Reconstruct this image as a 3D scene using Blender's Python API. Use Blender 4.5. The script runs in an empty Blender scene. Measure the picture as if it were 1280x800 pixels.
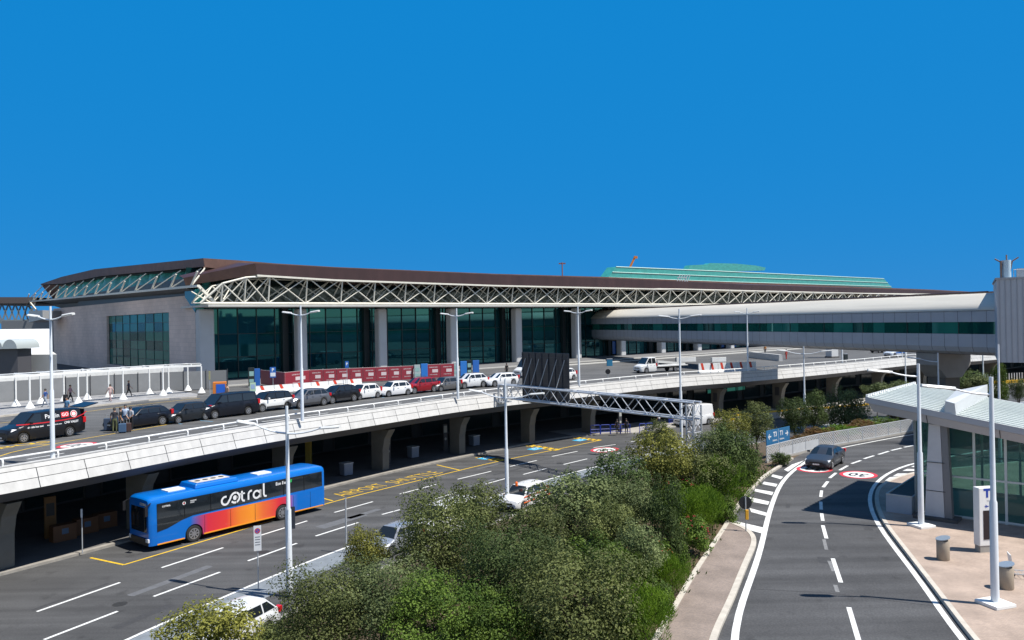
SKY_BLUE, SKY_STR, SUN_STR, EXPO = (.0, .155, .425), .085, 4.6, .6
import bpy, bmesh, math, random
from mathutils import Vector, Matrix
from mathutils.bvhtree import BVHTree
RND = random.Random(11)
S = bpy.context.scene
COL = S.collection
rad = math.radians
# ------------------------------------------------------------------ camera model (used to survey the site from the photograph)
F = 965.0; RHO = rad(1.0); PIT = 0.002; CZ = 13.3
ZD, ZR = 5.85, 2.3            # level of the upper deck and of the ramp road

def ray(px, py):
    cx = (px-640)/F; cy = (400-py)/F
    lx = cx*math.cos(RHO)+cy*math.sin(RHO); ly = cy*math.cos(RHO)-cx*math.sin(RHO)
    return (lx, math.cos(PIT)-ly*math.sin(PIT), math.sin(PIT)+ly*math.cos(PIT))
def G(px, py, z=0.0):
    r = ray(px, py); t = (z-CZ)/r[2]
    return Vector((r[0]*t, r[1]*t, z))
def D(px, py, d):
    r = ray(px, py); t = d/r[1]
    return Vector((r[0]*t, d, CZ+r[2]*t))

cam = bpy.data.cameras.new('camera'); cam.lens = 36*F/1280; cam.sensor_width = 36; cam.clip_end = 6000; cam.clip_start = 0.3
co = bpy.data.objects.new('camera', cam); COL.objects.link(co)
co.matrix_world = Matrix.Translation((0, 0, CZ)) @ Matrix.Rotation(math.pi/2+PIT, 4, 'X') @ Matrix.Rotation(-RHO, 4, 'Z')
S.camera = co

# ------------------------------------------------------------------ materials
MATS = {}
def M(name, col, rough=.6, metal=0., var=.0, scale=2., bump=0., bscale=40., spec=.5, coat=0., stretch=None, detail=6.):
    if name in MATS: return MATS[name]
    m = bpy.data.materials.new(name); m.use_nodes = True; nt = m.node_tree; b = nt.nodes['Principled BSDF']
    b.inputs['Base Color'].default_value = (*col, 1); b.inputs['Roughness'].default_value = rough
    b.inputs['Metallic'].default_value = metal; b.inputs['Specular IOR Level'].default_value = spec
    b.inputs['Coat Weight'].default_value = coat; b.inputs['Coat Roughness'].default_value = .04
    if var or bump:
        tc = nt.nodes.new('ShaderNodeTexCoord'); mp = nt.nodes.new('ShaderNodeMapping'); nt.links.new(tc.outputs['Object'], mp.inputs[0])
        if stretch: mp.inputs['Scale'].default_value = stretch
    if var:
        n = nt.nodes.new('ShaderNodeTexNoise'); n.inputs['Scale'].default_value = scale; n.inputs['Detail'].default_value = detail; n.inputs['Roughness'].default_value = .65
        nt.links.new(mp.outputs[0], n.inputs['Vector'])
        r = nt.nodes.new('ShaderNodeMapRange'); r.inputs[1].default_value = .3; r.inputs[2].default_value = .7
        r.inputs[3].default_value = 1-var; r.inputs[4].default_value = 1+var
        nt.links.new(n.outputs['Fac'], r.inputs[0])
        mx = nt.nodes.new('ShaderNodeVectorMath'); mx.operation = 'SCALE'; mx.inputs[0].default_value = col
        nt.links.new(r.outputs[0], mx.inputs['Scale']); nt.links.new(mx.outputs[0], b.inputs['Base Color'])
    if bump:
        n2 = nt.nodes.new('ShaderNodeTexNoise'); n2.inputs['Scale'].default_value = bscale; n2.inputs['Detail'].default_value = 3
        nt.links.new(mp.outputs[0], n2.inputs['Vector'])
        bp = nt.nodes.new('ShaderNodeBump'); bp.inputs['Strength'].default_value = bump; bp.inputs['Distance'].default_value = .02
        nt.links.new(n2.outputs['Fac'], bp.inputs['Height']); nt.links.new(bp.outputs[0], b.inputs['Normal'])
    MATS[name] = m
    return m

def asphalt(name, col, ang=0.):
    """aggregate speckle, wear along the driving direction, old repairs and oil stains"""
    m = M(name, col, .85, var=.12, scale=.35, bump=.25, bscale=60, spec=.25); nt = m.node_tree; b = nt.nodes['Principled BSDF']
    src = b.inputs['Base Color'].links[0].from_socket
    tc = nt.nodes.new('ShaderNodeTexCoord')
    def noise(scale, lo, hi, a, c, st=(1, 1, 1), det=4):
        mp = nt.nodes.new('ShaderNodeMapping'); mp.inputs['Rotation'].default_value = (0, 0, ang); mp.inputs['Scale'].default_value = st
        nt.links.new(tc.outputs['Object'], mp.inputs[0])
        n = nt.nodes.new('ShaderNodeTexNoise'); n.inputs['Scale'].default_value = scale; n.inputs['Detail'].default_value = det
        nt.links.new(mp.outputs[0], n.inputs['Vector'])
        r = nt.nodes.new('ShaderNodeMapRange'); r.inputs[1].default_value = lo; r.inputs[2].default_value = hi; r.inputs[3].default_value = a; r.inputs[4].default_value = c
        nt.links.new(n.outputs['Fac'], r.inputs[0]); return r.outputs[0]
    for f in (noise(14, .3, .7, .8, 1.2), noise(1.0, .35, .65, .76, 1.2, (.03, .9, 1)), noise(.9, .60, .72, 1., .72), noise(.13, .35, .65, .9, 1.1)):
        v = nt.nodes.new('ShaderNodeVectorMath'); v.operation = 'SCALE'
        nt.links.new(src, v.inputs[0]); nt.links.new(f, v.inputs['Scale']); src = v.outputs[0]
    nt.links.new(src, b.inputs['Base Color'])
    return m

def paving(name, c1, c2, sc=3.):
    m = M(name, c1, .85, bump=.2, spec=.3); nt = m.node_tree; b = nt.nodes['Principled BSDF']
    tc = nt.nodes.new('ShaderNodeTexCoord'); br = nt.nodes.new('ShaderNodeTexBrick')
    br.inputs['Color1'].default_value = (*c1, 1); br.inputs['Color2'].default_value = (*c2, 1)
    br.inputs['Mortar'].default_value = (*[x*.6 for x in c1], 1); br.inputs['Scale'].default_value = sc; br.inputs['Mortar Size'].default_value = .012
    nt.links.new(tc.outputs['Object'], br.inputs['Vector'])
    n = nt.nodes.new('ShaderNodeTexNoise'); n.inputs['Scale'].default_value = .8; n.inputs['Detail'].default_value = 8
    nt.links.new(tc.outputs['Object'], n.inputs['Vector'])
    r = nt.nodes.new('ShaderNodeMapRange'); r.inputs[1].default_value = .3; r.inputs[2].default_value = .7; r.inputs[3].default_value = .8; r.inputs[4].default_value = 1.15
    nt.links.new(n.outputs['Fac'], r.inputs[0])
    v = nt.nodes.new('ShaderNodeVectorMath'); v.operation = 'SCALE'; nt.links.new(br.outputs[0], v.inputs[0]); nt.links.new(r.outputs[0], v.inputs['Scale'])
    nt.links.new(v.outputs[0], b.inputs['Base Color'])
    return m

def leafmat(name, c1, c2, trans=.3):
    """two leaf tones, picked leaf by leaf, with a little light passing through"""
    m = bpy.data.materials.new(name); m.use_nodes = True; nt = m.node_tree; b = nt.nodes['Principled BSDF']
    g = nt.nodes.new('ShaderNodeNewGeometry'); oi = nt.nodes.new('ShaderNodeObjectInfo')
    mx = nt.nodes.new('ShaderNodeMix'); mx.data_type = 'RGBA'; mx.inputs[6].default_value = (*c1, 1); mx.inputs[7].default_value = (*c2, 1)
    at_ = nt.nodes.new('ShaderNodeAttribute'); at_.attribute_name = 'tone'; ml = nt.nodes.new('ShaderNodeMath'); ml.operation = 'MULTIPLY_ADD'; ml.inputs[1].default_value = .45
    nt.links.new(g.outputs['Random Per Island'], ml.inputs[0]); nt.links.new(at_.outputs['Fac'], ml.inputs[2]); nt.links.new(ml.outputs[0], mx.inputs[0])
    hs = nt.nodes.new('ShaderNodeHueSaturation'); r = nt.nodes.new('ShaderNodeMapRange'); r.inputs[3].default_value = .8; r.inputs[4].default_value = 1.2
    nt.links.new(oi.outputs['Random'], r.inputs[0]); nt.links.new(r.outputs[0], hs.inputs['Value']); nt.links.new(mx.outputs[2], hs.inputs['Color'])
    b.inputs['Roughness'].default_value = .6; b.inputs['Specular IOR Level'].default_value = .22
    nt.links.new(hs.outputs[0], b.inputs['Base Color'])
    t = nt.nodes.new('ShaderNodeBsdfTranslucent'); nt.links.new(hs.outputs[0], t.inputs[0])
    ms = nt.nodes.new('ShaderNodeMixShader'); ms.inputs[0].default_value = trans
    nt.links.new(b.outputs[0], ms.inputs[1]); nt.links.new(t.outputs[0], ms.inputs[2])
    nt.links.new(ms.outputs[0], nt.nodes['Material Output'].inputs[0])
    MATS[name] = m
    return m

def glassmat(name, tint, alpha=.55, rough=.02, facade=False):
    """tinted pane: mirror-like by Fresnel, partly see-through"""
    m = bpy.data.materials.new(name); m.use_nodes = True; nt = m.node_tree; b = nt.nodes['Principled BSDF']
    b.inputs['Base Color'].default_value = (*tint, 1); b.inputs['Roughness'].default_value = rough; b.inputs['IOR'].default_value = 1.5
    t = nt.nodes.new('ShaderNodeBsdfTransparent'); t.inputs[0].default_value = (*[min(1, .25+x*4) for x in tint], 1)
    ms = nt.nodes.new('ShaderNodeMixShader'); ms.inputs[0].default_value = alpha
    nt.links.new(b.outputs[0], ms.inputs[1]); nt.links.new(t.outputs[0], ms.inputs[2]); nt.links.new(ms.outputs[0], nt.nodes['Material Output'].inputs[0])
    MATS[name] = m
    return m

white = M('white_paint', (.78, .78, .76), .45, var=.06, scale=1.5)
road_white = M('road_white', (.62, .62, .6), .7, var=.22, scale=5)
road_yellow = M('road_yellow', (.62, .40, .02), .7, var=.25, scale=5)
road_blue = M('road_blue', (.12, .28, .42), .8, var=.4, scale=4)
road_red = M('road_red', (.5, .03, .05), .7, var=.2, scale=5)
road_cyan = M('road_cyan', (.02, .35, .6), .7, var=.2, scale=5)
black = M('black', (.012, .012, .014), .5)
rubber = M('rubber', (.02, .02, .02), .8)
steel = M('galvanised_steel', (.45, .47, .49), .45, .3, var=.12, scale=6)
lamp_paint = M('lamp_paint', (.66, .70, .74), .4, var=.05, scale=3)
concrete = M('concrete', (.34, .32, .29), .85, var=.18, scale=1.2, bump=.15)
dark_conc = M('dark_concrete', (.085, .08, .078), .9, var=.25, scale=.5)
kerbst = M('kerb_stone', (.46, .42, .36), .8, var=.15, scale=2)
panelwhite = M('fascia_white', (.50, .49, .47), .55, var=.10, scale=1.6, stretch=(1.4, 1.4, .12))
car_glass = M('car_glass', (.012, .016, .02), .05, spec=.8)
chrome = M('alloy', (.5, .5, .52), .3, .8)
lamp_clear = M('headlight_glass', (.7, .72, .75), .1, spec=.8)
lamp_red = M('taillight_red', (.5, .01, .015), .2)
orange = M('orange', (.75, .20, .02), .5)
plate_m = M('plate', (.7, .7, .68), .5)
blue_sign = M('sign_blue', (.02, .12, .42), .5)
teal_sign = M('sign_teal', (.02, .13, .28), .5)
yellowp = M('yellow_paint', (.65, .40, .03), .6, var=.1)

# ------------------------------------------------------------------ mesh helpers
def tag(o, label=None, cat=None, group=None, kind=None):
    if label: o['label'] = label
    if cat: o['category'] = cat
    if group: o['group'] = group
    if kind: o['kind'] = kind
    return o
def thing(name, label, cat, loc=(0, 0, 0), rz=0., group=None):
    o = bpy.data.objects.new(name, None); COL.objects.link(o); o.location = loc; o.rotation_euler = (0, 0, rz); o.empty_display_size = .2
    return tag(o, label, cat, group)
def copy_tree(o, parent=None):
    c = o.copy(); COL.objects.link(c); c.parent = parent
    for ch in list(o.children): copy_tree(ch, c)
    return c

class MB:
    def __init__(s): s.v = []; s.f = []; s.m = []; s.k = 0
    def add(s, vs, fs):
        n = len(s.v); s.v += [tuple(v) for v in vs]; s.f += [tuple(i+n for i in f) for f in fs]; s.m += [s.k]*len(fs)
        return s
    def mat(s, k): s.k = k; return s
    def box(s, c, d, rz=0., taper=(1, 1)):
        x, y, z = d[0]/2, d[1]/2, d[2]/2; vs = []
        cs, sn = math.cos(rz), math.sin(rz)
        for k in (-1, 1):
            fx, fy = (taper if k > 0 else (1, 1))
            for a, b in ((-1, -1), (1, -1), (1, 1), (-1, 1)):
                px, py = a*x*fx, b*y*fy
                vs.append((c[0]+px*cs-py*sn, c[1]+px*sn+py*cs, c[2]+k*z))
        return s.add(vs, [(3, 2, 1, 0), (4, 5, 6, 7), (0, 1, 5, 4), (1, 2, 6, 5), (2, 3, 7, 6), (3, 0, 4, 7)])
    def bar(s, p, q, w, h=None, up=(0, 0, 1)):
        h = h or w; p, q = Vector(p), Vector(q); d = (q-p).normalized(); u = Vector(up)
        if abs(d.dot(u)) > .99: u = Vector((1, 0, 0))
        r = d.cross(u).normalized(); u = r.cross(d).normalized(); vs = []
        for e in (p, q):
            for a, b in ((-1, -1), (1, -1), (1, 1), (-1, 1)): vs.append(e+r*a*w/2+u*b*h/2)
        return s.add(vs, [(3, 2, 1, 0), (4, 5, 6, 7), (0, 1, 5, 4), (1, 2, 6, 5), (2, 3, 7, 6), (3, 0, 4, 7)])
    def tube(s, pts, r, n=8, cap=True):
        pts = [Vector(p) for p in pts]; rs = r if isinstance(r, (list, tuple)) else [r]*len(pts); vs = []; ref = None
        for i, p in enumerate(pts):
            d = (pts[min(i+1, len(pts)-1)]-pts[max(i-1, 0)]).normalized()
            if ref is None: ref = Vector((0, 0, 1)) if abs(d.z) < .9 else Vector((1, 0, 0))
            a = d.cross(ref).normalized(); b = a.cross(d).normalized(); ref = b
            for k in range(n):
                t = 2*math.pi*k/n; vs.append(p+a*rs[i]*math.cos(t)+b*rs[i]*math.sin(t))
        fs = [(i*n+k, i*n+(k+1) % n, (i+1)*n+(k+1) % n, (i+1)*n+k) for i in range(len(pts)-1) for k in range(n)]
        if cap: fs += [tuple(range(n-1, -1, -1)), tuple((len(pts)-1)*n+k for k in range(n))]
        return s.add(vs, fs)
    def lathe(s, prof, c=(0, 0, 0), n=16, axis='Z'):
        vs = []
        for r, z in prof:
            for k in range(n):
                t = 2*math.pi*k/n; x, y = r*math.cos(t), r*math.sin(t)
                vs.append((c[0]+x, c[1]+y, c[2]+z) if axis == 'Z' else (c[0]+x, c[1]+z, c[2]+y))
        fs = [(i*n+k, i*n+(k+1) % n, (i+1)*n+(k+1) % n, (i+1)*n+k) for i in range(len(prof)-1) for k in range(n)]
        fs += [tuple(range(n-1, -1, -1)), tuple((len(prof)-1)*n+k for k in range(n))]
        return s.add(vs, fs)
    def prism(s, poly, z0, z1):
        n = len(poly); A = sum(poly[i][0]*poly[(i+1) % n][1]-poly[(i+1) % n][0]*poly[i][1] for i in range(n))
        if A < 0: poly = poly[::-1]
        g = lambda z, p: z(p) if callable(z) else z
        vs = [(p[0], p[1], g(z0, p)) for p in poly]+[(p[0], p[1], g(z1, p)) for p in poly]
        return s.add(vs, [tuple(range(n-1, -1, -1)), tuple(range(n, 2*n))]+[(i, (i+1) % n, n+(i+1) % n, n+i) for i in range(n)])
    def poly(s, pts): return s.add(pts, [tuple(range(len(pts)))])
    def grid(s, rows, closed=False, flip=False):
        m = len(rows[0]); vs = [p for r in rows for p in r]; fs = []
        for i in range(len(rows)-1):
            for k in range(m if closed else m-1):
                q = (i*m+k, i*m+(k+1) % m, (i+1)*m+(k+1) % m, (i+1)*m+k); fs.append(q[::-1] if flip else q)
        return s.add(vs, fs)
    def sweep(s, pl, sec, caps=True):
        """closed cross-section [(offset to the right, z)] carried along a plan polyline"""
        rows = [[Vector((p.x+n.x*o, p.y+n.y*o, z)) for o, z in sec] for p, n in zip(pl, normals(pl))]
        s.grid(rows, True)
        if caps: s.poly(rows[0][::-1]); s.poly(rows[-1])
        return s
    def plate(s, pts, th, nrm):
        n = Vector(nrm).normalized()*th; a = [Vector(p) for p in pts]; b = [p+n for p in a]; k = len(a)
        return s.add(a+b, [tuple(range(k-1, -1, -1)), tuple(range(k, 2*k))]+[(i, (i+1) % k, k+(i+1) % k, k+i) for i in range(k)])
    def mesh(s, name, mats, smooth=None):
        me = bpy.data.meshes.new(name); me.from_pydata(s.v, [], s.f)
        for m in (mats if isinstance(mats, (list, tuple)) else [mats]): me.materials.append(m)
        me.polygons.foreach_set('material_index', s.m); me.validate(); me.update()
        bm = bmesh.new(); bm.from_mesh(me); bmesh.ops.recalc_face_normals(bm, faces=bm.faces); bm.to_mesh(me); bm.free()
        if smooth is not None:
            me.polygons.foreach_set('use_smooth', [True]*len(me.polygons)); me.set_sharp_from_angle(angle=rad(smooth))
        return me
    def build(s, name, mats, parent=None, smooth=None, bevel=0., loc=None, **kw):
        o = bpy.data.objects.new(name, s.mesh(name, mats, smooth)); COL.objects.link(o); o.parent = parent
        if loc is not None: o.location = loc
        if bevel:
            b = o.modifiers.new('bevel', 'BEVEL'); b.width = bevel; b.segments = 2; b.limit_method = 'ANGLE'; b.angle_limit = rad(40)
        if kw: tag(o, **kw)
        return o

def normals(pl):
    out = []
    for i in range(len(pl)):
        d = pl[min(i+1, len(pl)-1)]-pl[max(i-1, 0)]; d = Vector((d.x, d.y)).normalized(); out.append(Vector((d.y, -d.x)))
    return out
def smoothpl(pts, step=1.5, it=2):
    """Catmull-Rom through surveyed points, resampled evenly, then relaxed a little"""
    p = [Vector((a[0], a[1])) for a in pts]; p = [p[0]*2-p[1]]+p+[p[-1]*2-p[-2]]; dense = []
    for i in range(1, len(p)-2):
        for k in range(24):
            t = k/24; a, b, c, d = p[i-1:i+3]
            dense.append(.5*((2*b)+(c-a)*t+(2*a-5*b+4*c-d)*t*t+(3*b-a-3*c+d)*t**3))
    dense.append(p[-2])
    out = [dense[0]]; acc = 0
    for a, b in zip(dense, dense[1:]):
        L = (b-a).length; 
        while L > 1e-9 and acc+L >= step:
            a = a+(b-a)*((step-acc)/L); out.append(a); L = (b-a).length; acc = 0
        acc += L
    out.append(dense[-1])
    for _ in range(it*4):
        out = [out[0]]+[(out[i-1]+out[i]*2+out[i+1])/4 for i in range(1, len(out)-1)]+[out[-1]]
    return out
def off(pl, d): return [p+n*d for p, n in zip(pl, normals(pl))]
def lens(pl):
    L = [0]
    for a, b in zip(pl, pl[1:]): L.append(L[-1]+(b-a).length)
    return L
def at(pl, s):
    L = lens(pl); s = max(0, min(L[-1]-1e-6, s))
    for i in range(len(pl)-1):
        if L[i+1] >= s:
            t = (s-L[i])/(L[i+1]-L[i]); d = (pl[i+1]-pl[i]).normalized(); return pl[i].lerp(pl[i+1], t), d
def cut(pl, s0, s1, n=None):
    n = n or max(2, int(abs(s1-s0)/1.2)+1)
    return [at(pl, s0+(s1-s0)*k/n)[0] for k in range(n+1)]
def near(pl, p):
    L = lens(pl); best = (1e9, 0)
    for i in range(len(pl)-1):
        d = pl[i+1]-pl[i]; t = max(0, min(1, (Vector((p[0], p[1]))-pl[i]).dot(d)/d.length_squared)); q = pl[i]+d*t
        e = (q-Vector((p[0], p[1]))).length
        if e < best[0]: best = (e, L[i]+t*d.length)
    return best[1]
def at_px(pl, px, z):
    """arc position on a plan polyline standing at picture column px"""
    best = (1e9, 0); L = lens(pl)[-1]
    for k in range(600):
        s = L*k/599; p, d = at(pl, s); zz = z-CZ; lx = p.x/p.y; ly = zz/p.y
        x = 640+F*(lx*math.cos(RHO)-ly*math.sin(RHO))
        if abs(x-px) < best[0] and p.y > 5: best = (abs(x-px), s)
    return best[1]
def ribbon(mb, pl, o0, o1, z):
    n = normals(pl); mb.grid([[Vector((*(p+m*o0), z)), Vector((*(p+m*o1), z))] for p, m in zip(pl, n)])
def v3(p, z): return Vector((p[0], p[1], z))

def coated(m, ior=2.0, tint=(.35, 1, .92)):
    b = m.node_tree.nodes['Principled BSDF']; b.inputs['IOR'].default_value = ior; b.inputs['Specular IOR Level'].default_value = .5; b.inputs['Specular Tint'].default_value = (*tint, 1); return m
def text_mesh(txt, size=1., align='CENTER', bold=0.):
    c = bpy.data.curves.new('t', 'FONT'); c.body = txt; c.size = size; c.align_x = align; c.align_y = 'CENTER'; c.offset = bold; c.resolution_u = 2
    o = bpy.data.objects.new('t', c); COL.objects.link(o); dg = bpy.context.evaluated_depsgraph_get(); dg.update()
    me = bpy.data.meshes.new_from_object(o.evaluated_get(dg)); bpy.data.objects.remove(o); me.materials.clear()
    return me
def text(mb, txt, size, o, xd, yd, align='CENTER', bold=0., sx=1., sy=1.):
    """flat lettering laid on a surface: origin, reading direction, up direction"""
    me = text_mesh(txt, size, align, bold); o, xd, yd = Vector(o), Vector(xd).normalized(), Vector(yd).normalized()
    mb.add([o+xd*v.co.x*sx+yd*v.co.y*sy for v in me.vertices], [tuple(p.vertices) for p in me.polygons]); bpy.data.meshes.remove(me)
def disc(mb, c, xd, yd, r0, r1, n=28, a0=0., a1=2*math.pi):
    c, xd, yd = Vector(c), Vector(xd).normalized(), Vector(yd).normalized()
    P = lambda r, t: c+xd*r*math.cos(t)+yd*r*math.sin(t)
    ts = [a0+(a1-a0)*k/n for k in range(n+1)]
    if r0 <= 0: mb.poly([P(r1, t) for t in ts[:-1]])
    else: mb.grid([[P(r0, t), P(r1, t)] for t in ts])
def stroke(mb, pts, w, o, xd, yd):
    """flat ribbon letter stroke"""
    p = [Vector(q) for q in pts]; o, xd, yd = Vector(o), Vector(xd), Vector(yd); rows = []
    for i in range(len(p)):
        d = (p[min(i+1, len(p)-1)]-p[max(i-1, 0)]).normalized(); n = Vector((-d.y, d.x))*w/2
        rows.append([o+xd*(p[i]+n).x+yd*(p[i]+n).y, o+xd*(p[i]-n).x+yd*(p[i]-n).y])
    mb.grid(rows)
# ------------------------------------------------------------------ daylight
SUN = Vector((.5, -.17, 1.0)).normalized()
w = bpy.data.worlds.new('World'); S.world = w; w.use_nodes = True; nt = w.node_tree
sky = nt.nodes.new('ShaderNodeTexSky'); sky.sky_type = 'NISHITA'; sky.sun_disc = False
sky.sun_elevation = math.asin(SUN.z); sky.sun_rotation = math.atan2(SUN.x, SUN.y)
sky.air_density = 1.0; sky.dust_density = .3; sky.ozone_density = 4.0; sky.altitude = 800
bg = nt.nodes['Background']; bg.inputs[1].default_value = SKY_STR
# invented sky blend: deep blue ahead, paler overhead and behind to keep shade neutral
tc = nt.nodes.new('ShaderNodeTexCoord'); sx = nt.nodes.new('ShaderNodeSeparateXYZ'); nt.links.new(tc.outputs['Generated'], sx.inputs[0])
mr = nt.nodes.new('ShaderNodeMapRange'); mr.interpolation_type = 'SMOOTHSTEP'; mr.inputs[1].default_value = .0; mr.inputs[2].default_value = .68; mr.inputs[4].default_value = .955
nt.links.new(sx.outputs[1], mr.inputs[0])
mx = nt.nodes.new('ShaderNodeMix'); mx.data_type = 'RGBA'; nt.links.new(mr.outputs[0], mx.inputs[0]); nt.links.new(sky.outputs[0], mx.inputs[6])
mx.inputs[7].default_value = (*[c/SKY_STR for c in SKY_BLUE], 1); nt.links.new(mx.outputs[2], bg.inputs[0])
sl = bpy.data.lights.new('sun', 'SUN'); sl.energy = SUN_STR; sl.angle = rad(.5); sl.color = (1, .96, .89)
so = bpy.data.objects.new('sun', sl); COL.objects.link(so); so.rotation_euler = SUN.to_track_quat('Z', 'Y').to_euler()
S.view_settings.view_transform = 'Standard'; S.view_settings.look = 'None'; S.view_settings.exposure = EXPO; S.view_settings.gamma = 1

# ------------------------------------------------------------------ plan of the site
PK = smoothpl([(-40, 20), (-33, 33)]+[G(*p)[:2] for p in ((0, 719), (75, 702), (150, 680), (405, 612), (495, 590), (620, 564), (707, 547), (790, 541.5))])   # kerb under the deck
R_PTS = [(-21, 18), (-18.8, 27)]+[G(*p)[:2] for p in ((155, 800), (305, 736), (427, 686), (674, 602.5), (747, 583))]+[(12.5, 75.6), (19, 81.5), (30, 90), (46, 99), (70, 112), (100, 128)]
PR = smoothpl(R_PTS)                                                         # white edge line of the lower road
DF = smoothpl([(-44, 8), (-35.5, 26)]+[G(*p, ZD+.3)[:2] for p in ((0, 585), (84, 571.7), (180, 554.7), (337.5, 529), (426, 517), (505, 506), (591, 494.5), (712, 482.7), (774, 476.5), (851, 469.5), (931, 464.5), (987, 460), (1060, 453.8), (1142, 446), (1200, 443), (1247, 440))]+[(125, 170), (165, 200)])
FO = [G(*p, ZR) for p in ((822, 797), (845, 760), (862, 727), (890, 685), (910, 655))]
HK = [G(*p, ZR) for p in ((921, 635), (931, 622), (942, 609), (956, 595), (973, 585), (991, 574))]
FB = [G(*p, ZR) for p in ((958, 579), (987, 570.7), (1026, 561), (1054, 556.2), (1100, 548), (1148, 539))]
BM = smoothpl([(-2.5, 8), (.8, 17.5)]+[p[:2] for p in FO+HK]+[(23.6, 62.9)]+[tuple(p[:2]) for p in FB[3:]]+[(52, 79.5), (75, 90), (105, 102)], it=1)   # edge of the raised ramp road
ROADANG = -math.atan2(.69, .72)
asph_low = asphalt('asphalt_lower', (.072, .072, .073), ROADANG)
asph_deck = asphalt('asphalt_deck', (.10, .10, .10), ROADANG)
asph_ramp = asphalt('asphalt_ramp', (.072, .072, .074), -rad(70))
pave_pink = paving('porphyry_paving', (.40, .31, .25), (.33, .26, .215), 5.)
pave_grey = paving('grey_paving', (.30, .30, .30), (.26, .26, .27), 1.5)
soil = M('soil', (.085, .060, .034), .95, var=.35, scale=3, bump=.4)
drygrass = M('dry_verge', (.20, .17, .06), .95, var=.4, scale=5, bump=.3)

mb = MB(); mb.poly([(-2500, -300, 0), (2500, -300, 0), (2500, 3500, 0), (-2500, 3500, 0)])
mb.build('ground', asph_low, kind='structure')

# pavement under the deck
back = off(PK, -26)
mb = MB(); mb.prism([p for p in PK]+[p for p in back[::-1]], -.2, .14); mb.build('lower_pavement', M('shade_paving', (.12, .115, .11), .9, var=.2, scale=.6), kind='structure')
mb = MB(); mb.sweep(PK, [(-.30, -.1), (.04, -.1), (.04, .15), (-.30, .158)]); mb.build('lower_kerb', M('lower_kerb_stone', (.27, .25, .22), .85, var=.2, scale=2), kind='structure')
# pavement bulge with the crossing
bl = [G(*p) for p in ((716, 546), (744, 543.5), (790, 542.5), (815, 541), (850, 533))]+[Vector((34, 101)), Vector((52, 112)), Vector((100, 145)), Vector((98, 150)), Vector((48, 118)), Vector((20, 101)), Vector((4, 92))]
mb = MB(); mb.prism(bl, -.2, .146); mb.build('crossing_pavement', concrete, kind='structure')

# lower road markings
mb = MB()
ribbon(mb, PR, -.09, .09, .006)
for row in (((46, 764.5), (150, 728)), ((202, 709.5), (279, 684.5)), ((326, 669), (384, 651)), ((418, 640.5), (466, 627)), ((499.5, 617.5), (545, 605.5)), ((572, 599), (614, 589)), ((637.5, 583), (671, 575.5)), ((690, 570.5), (722, 564)), ((742, 559.5), (770, 555.5)), ((787, 552.5), (815, 547.5)),
            ((55, 799.5), (147, 764)), ((192, 745.5), (275, 715)), ((310, 701), (371, 679)), ((394.5, 670), (448, 653)), ((477.5, 643), (500, 637)), ((542, 624), (571, 615.5)), ((607, 605), (636, 597)), ((654, 593), (683, 585.5)), ((704.5, 580.5), (734, 573.5)), ((748, 570.5), (775, 566)), ((791, 561), (814, 558)), ((890, 541), (925, 536))):
    a, b = G(*row[0], .006), G(*row[1], .006); d = (b-a).normalized(); n = Vector((d.y, -d.x, 0))*.085
    mb.poly([a+n, b+n, b-n, a-n])
mb.build('lane_marking', road_white, kind='structure')
# yellow bus bays
YP = smoothpl([G(*p)[:2] for p in ((155, 706), (237, 681.5), (320, 657), (420, 626), (520, 601.5), (612, 579), (690, 563), (752, 550))], it=1)
mb = MB(); ribbon(mb, YP, -.075, .075, .006)
for a, b, hw in (((155, 706), (113, 697), .08), ((416, 626), (403, 622.5), .08), ((576, 588), (546, 581), .09)):
    a, b = G(*a, .0065), G(*b, .0065); d = (b-a).normalized(); n = Vector((d.y, -d.x, 0))*hw; mb.poly([a+n, b+n, b-n, a-n])
for (ax, ay), (bx, by) in (((632, 575), (602, 570.5)), ((701, 562), (664, 556)), ((752, 550), (722, 546.5))):    # chequered bus-stop bars
    a, b = G(ax, ay, .0065), G(bx, by, .0065); d = (b-a).normalized(); n = Vector((d.y, -d.x, 0)); L = (b-a).length
    for k in range(5):
        p, q = a+d*(L*k/5), a+d*(L*(k+.55)/5); mb.poly([p-n*.9, q-n*.9, q+n*.1, p+n*.1])
    mb.poly([a-n*.95, b-n*.95, b-n*.75, a-n*.75]); mb.poly([a+n*.0, b+n*.0, b+n*.15, a+n*.15])
s0 = near(YP, G(447, 619)); 
for word, px0, px1 in (('AIRPORT', 437, 497), ('SHUTTLE', 500, 560)):
    sA, sB = near(YP, G(px0, 0+620-(px0-447)*.262)), near(YP, G(px1, 620-(px1-447)*.262)); p, d = at(YP, (sA+sB)/2)
    me = text_mesh(word, 1.); wd = max(v.co.x for v in me.vertices)-min(v.co.x for v in me.vertices); bpy.data.meshes.remove(me)
    n = Vector((-d.y, d.x)); n = (n+d*-.12).normalized()
    text(mb, word, 1., v3(p+n*1.22, .007), (*d, 0), (*n, 0), sx=(sB-sA)/wd*.93, sy=2.2, bold=-.012)
mb.build('bus_bay_marking', road_yellow, kind='structure')
mb = MB()
for c in ((608, 572.5), (669, 561), (725, 550)):
    c = G(*c, .0075); _, d = at(YP, near(YP, c)); n = Vector((-d.y, d.x, 0)); d = Vector((d.x, d.y, 0))
    mb.poly([c-d*.75-n*.55, c+d*.75-n*.55, c+d*.75+n*.55, c-d*.75+n*.55])
mb.build('blue_bay_marking', road_cyan, kind='structure')
mb = MB()
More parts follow.
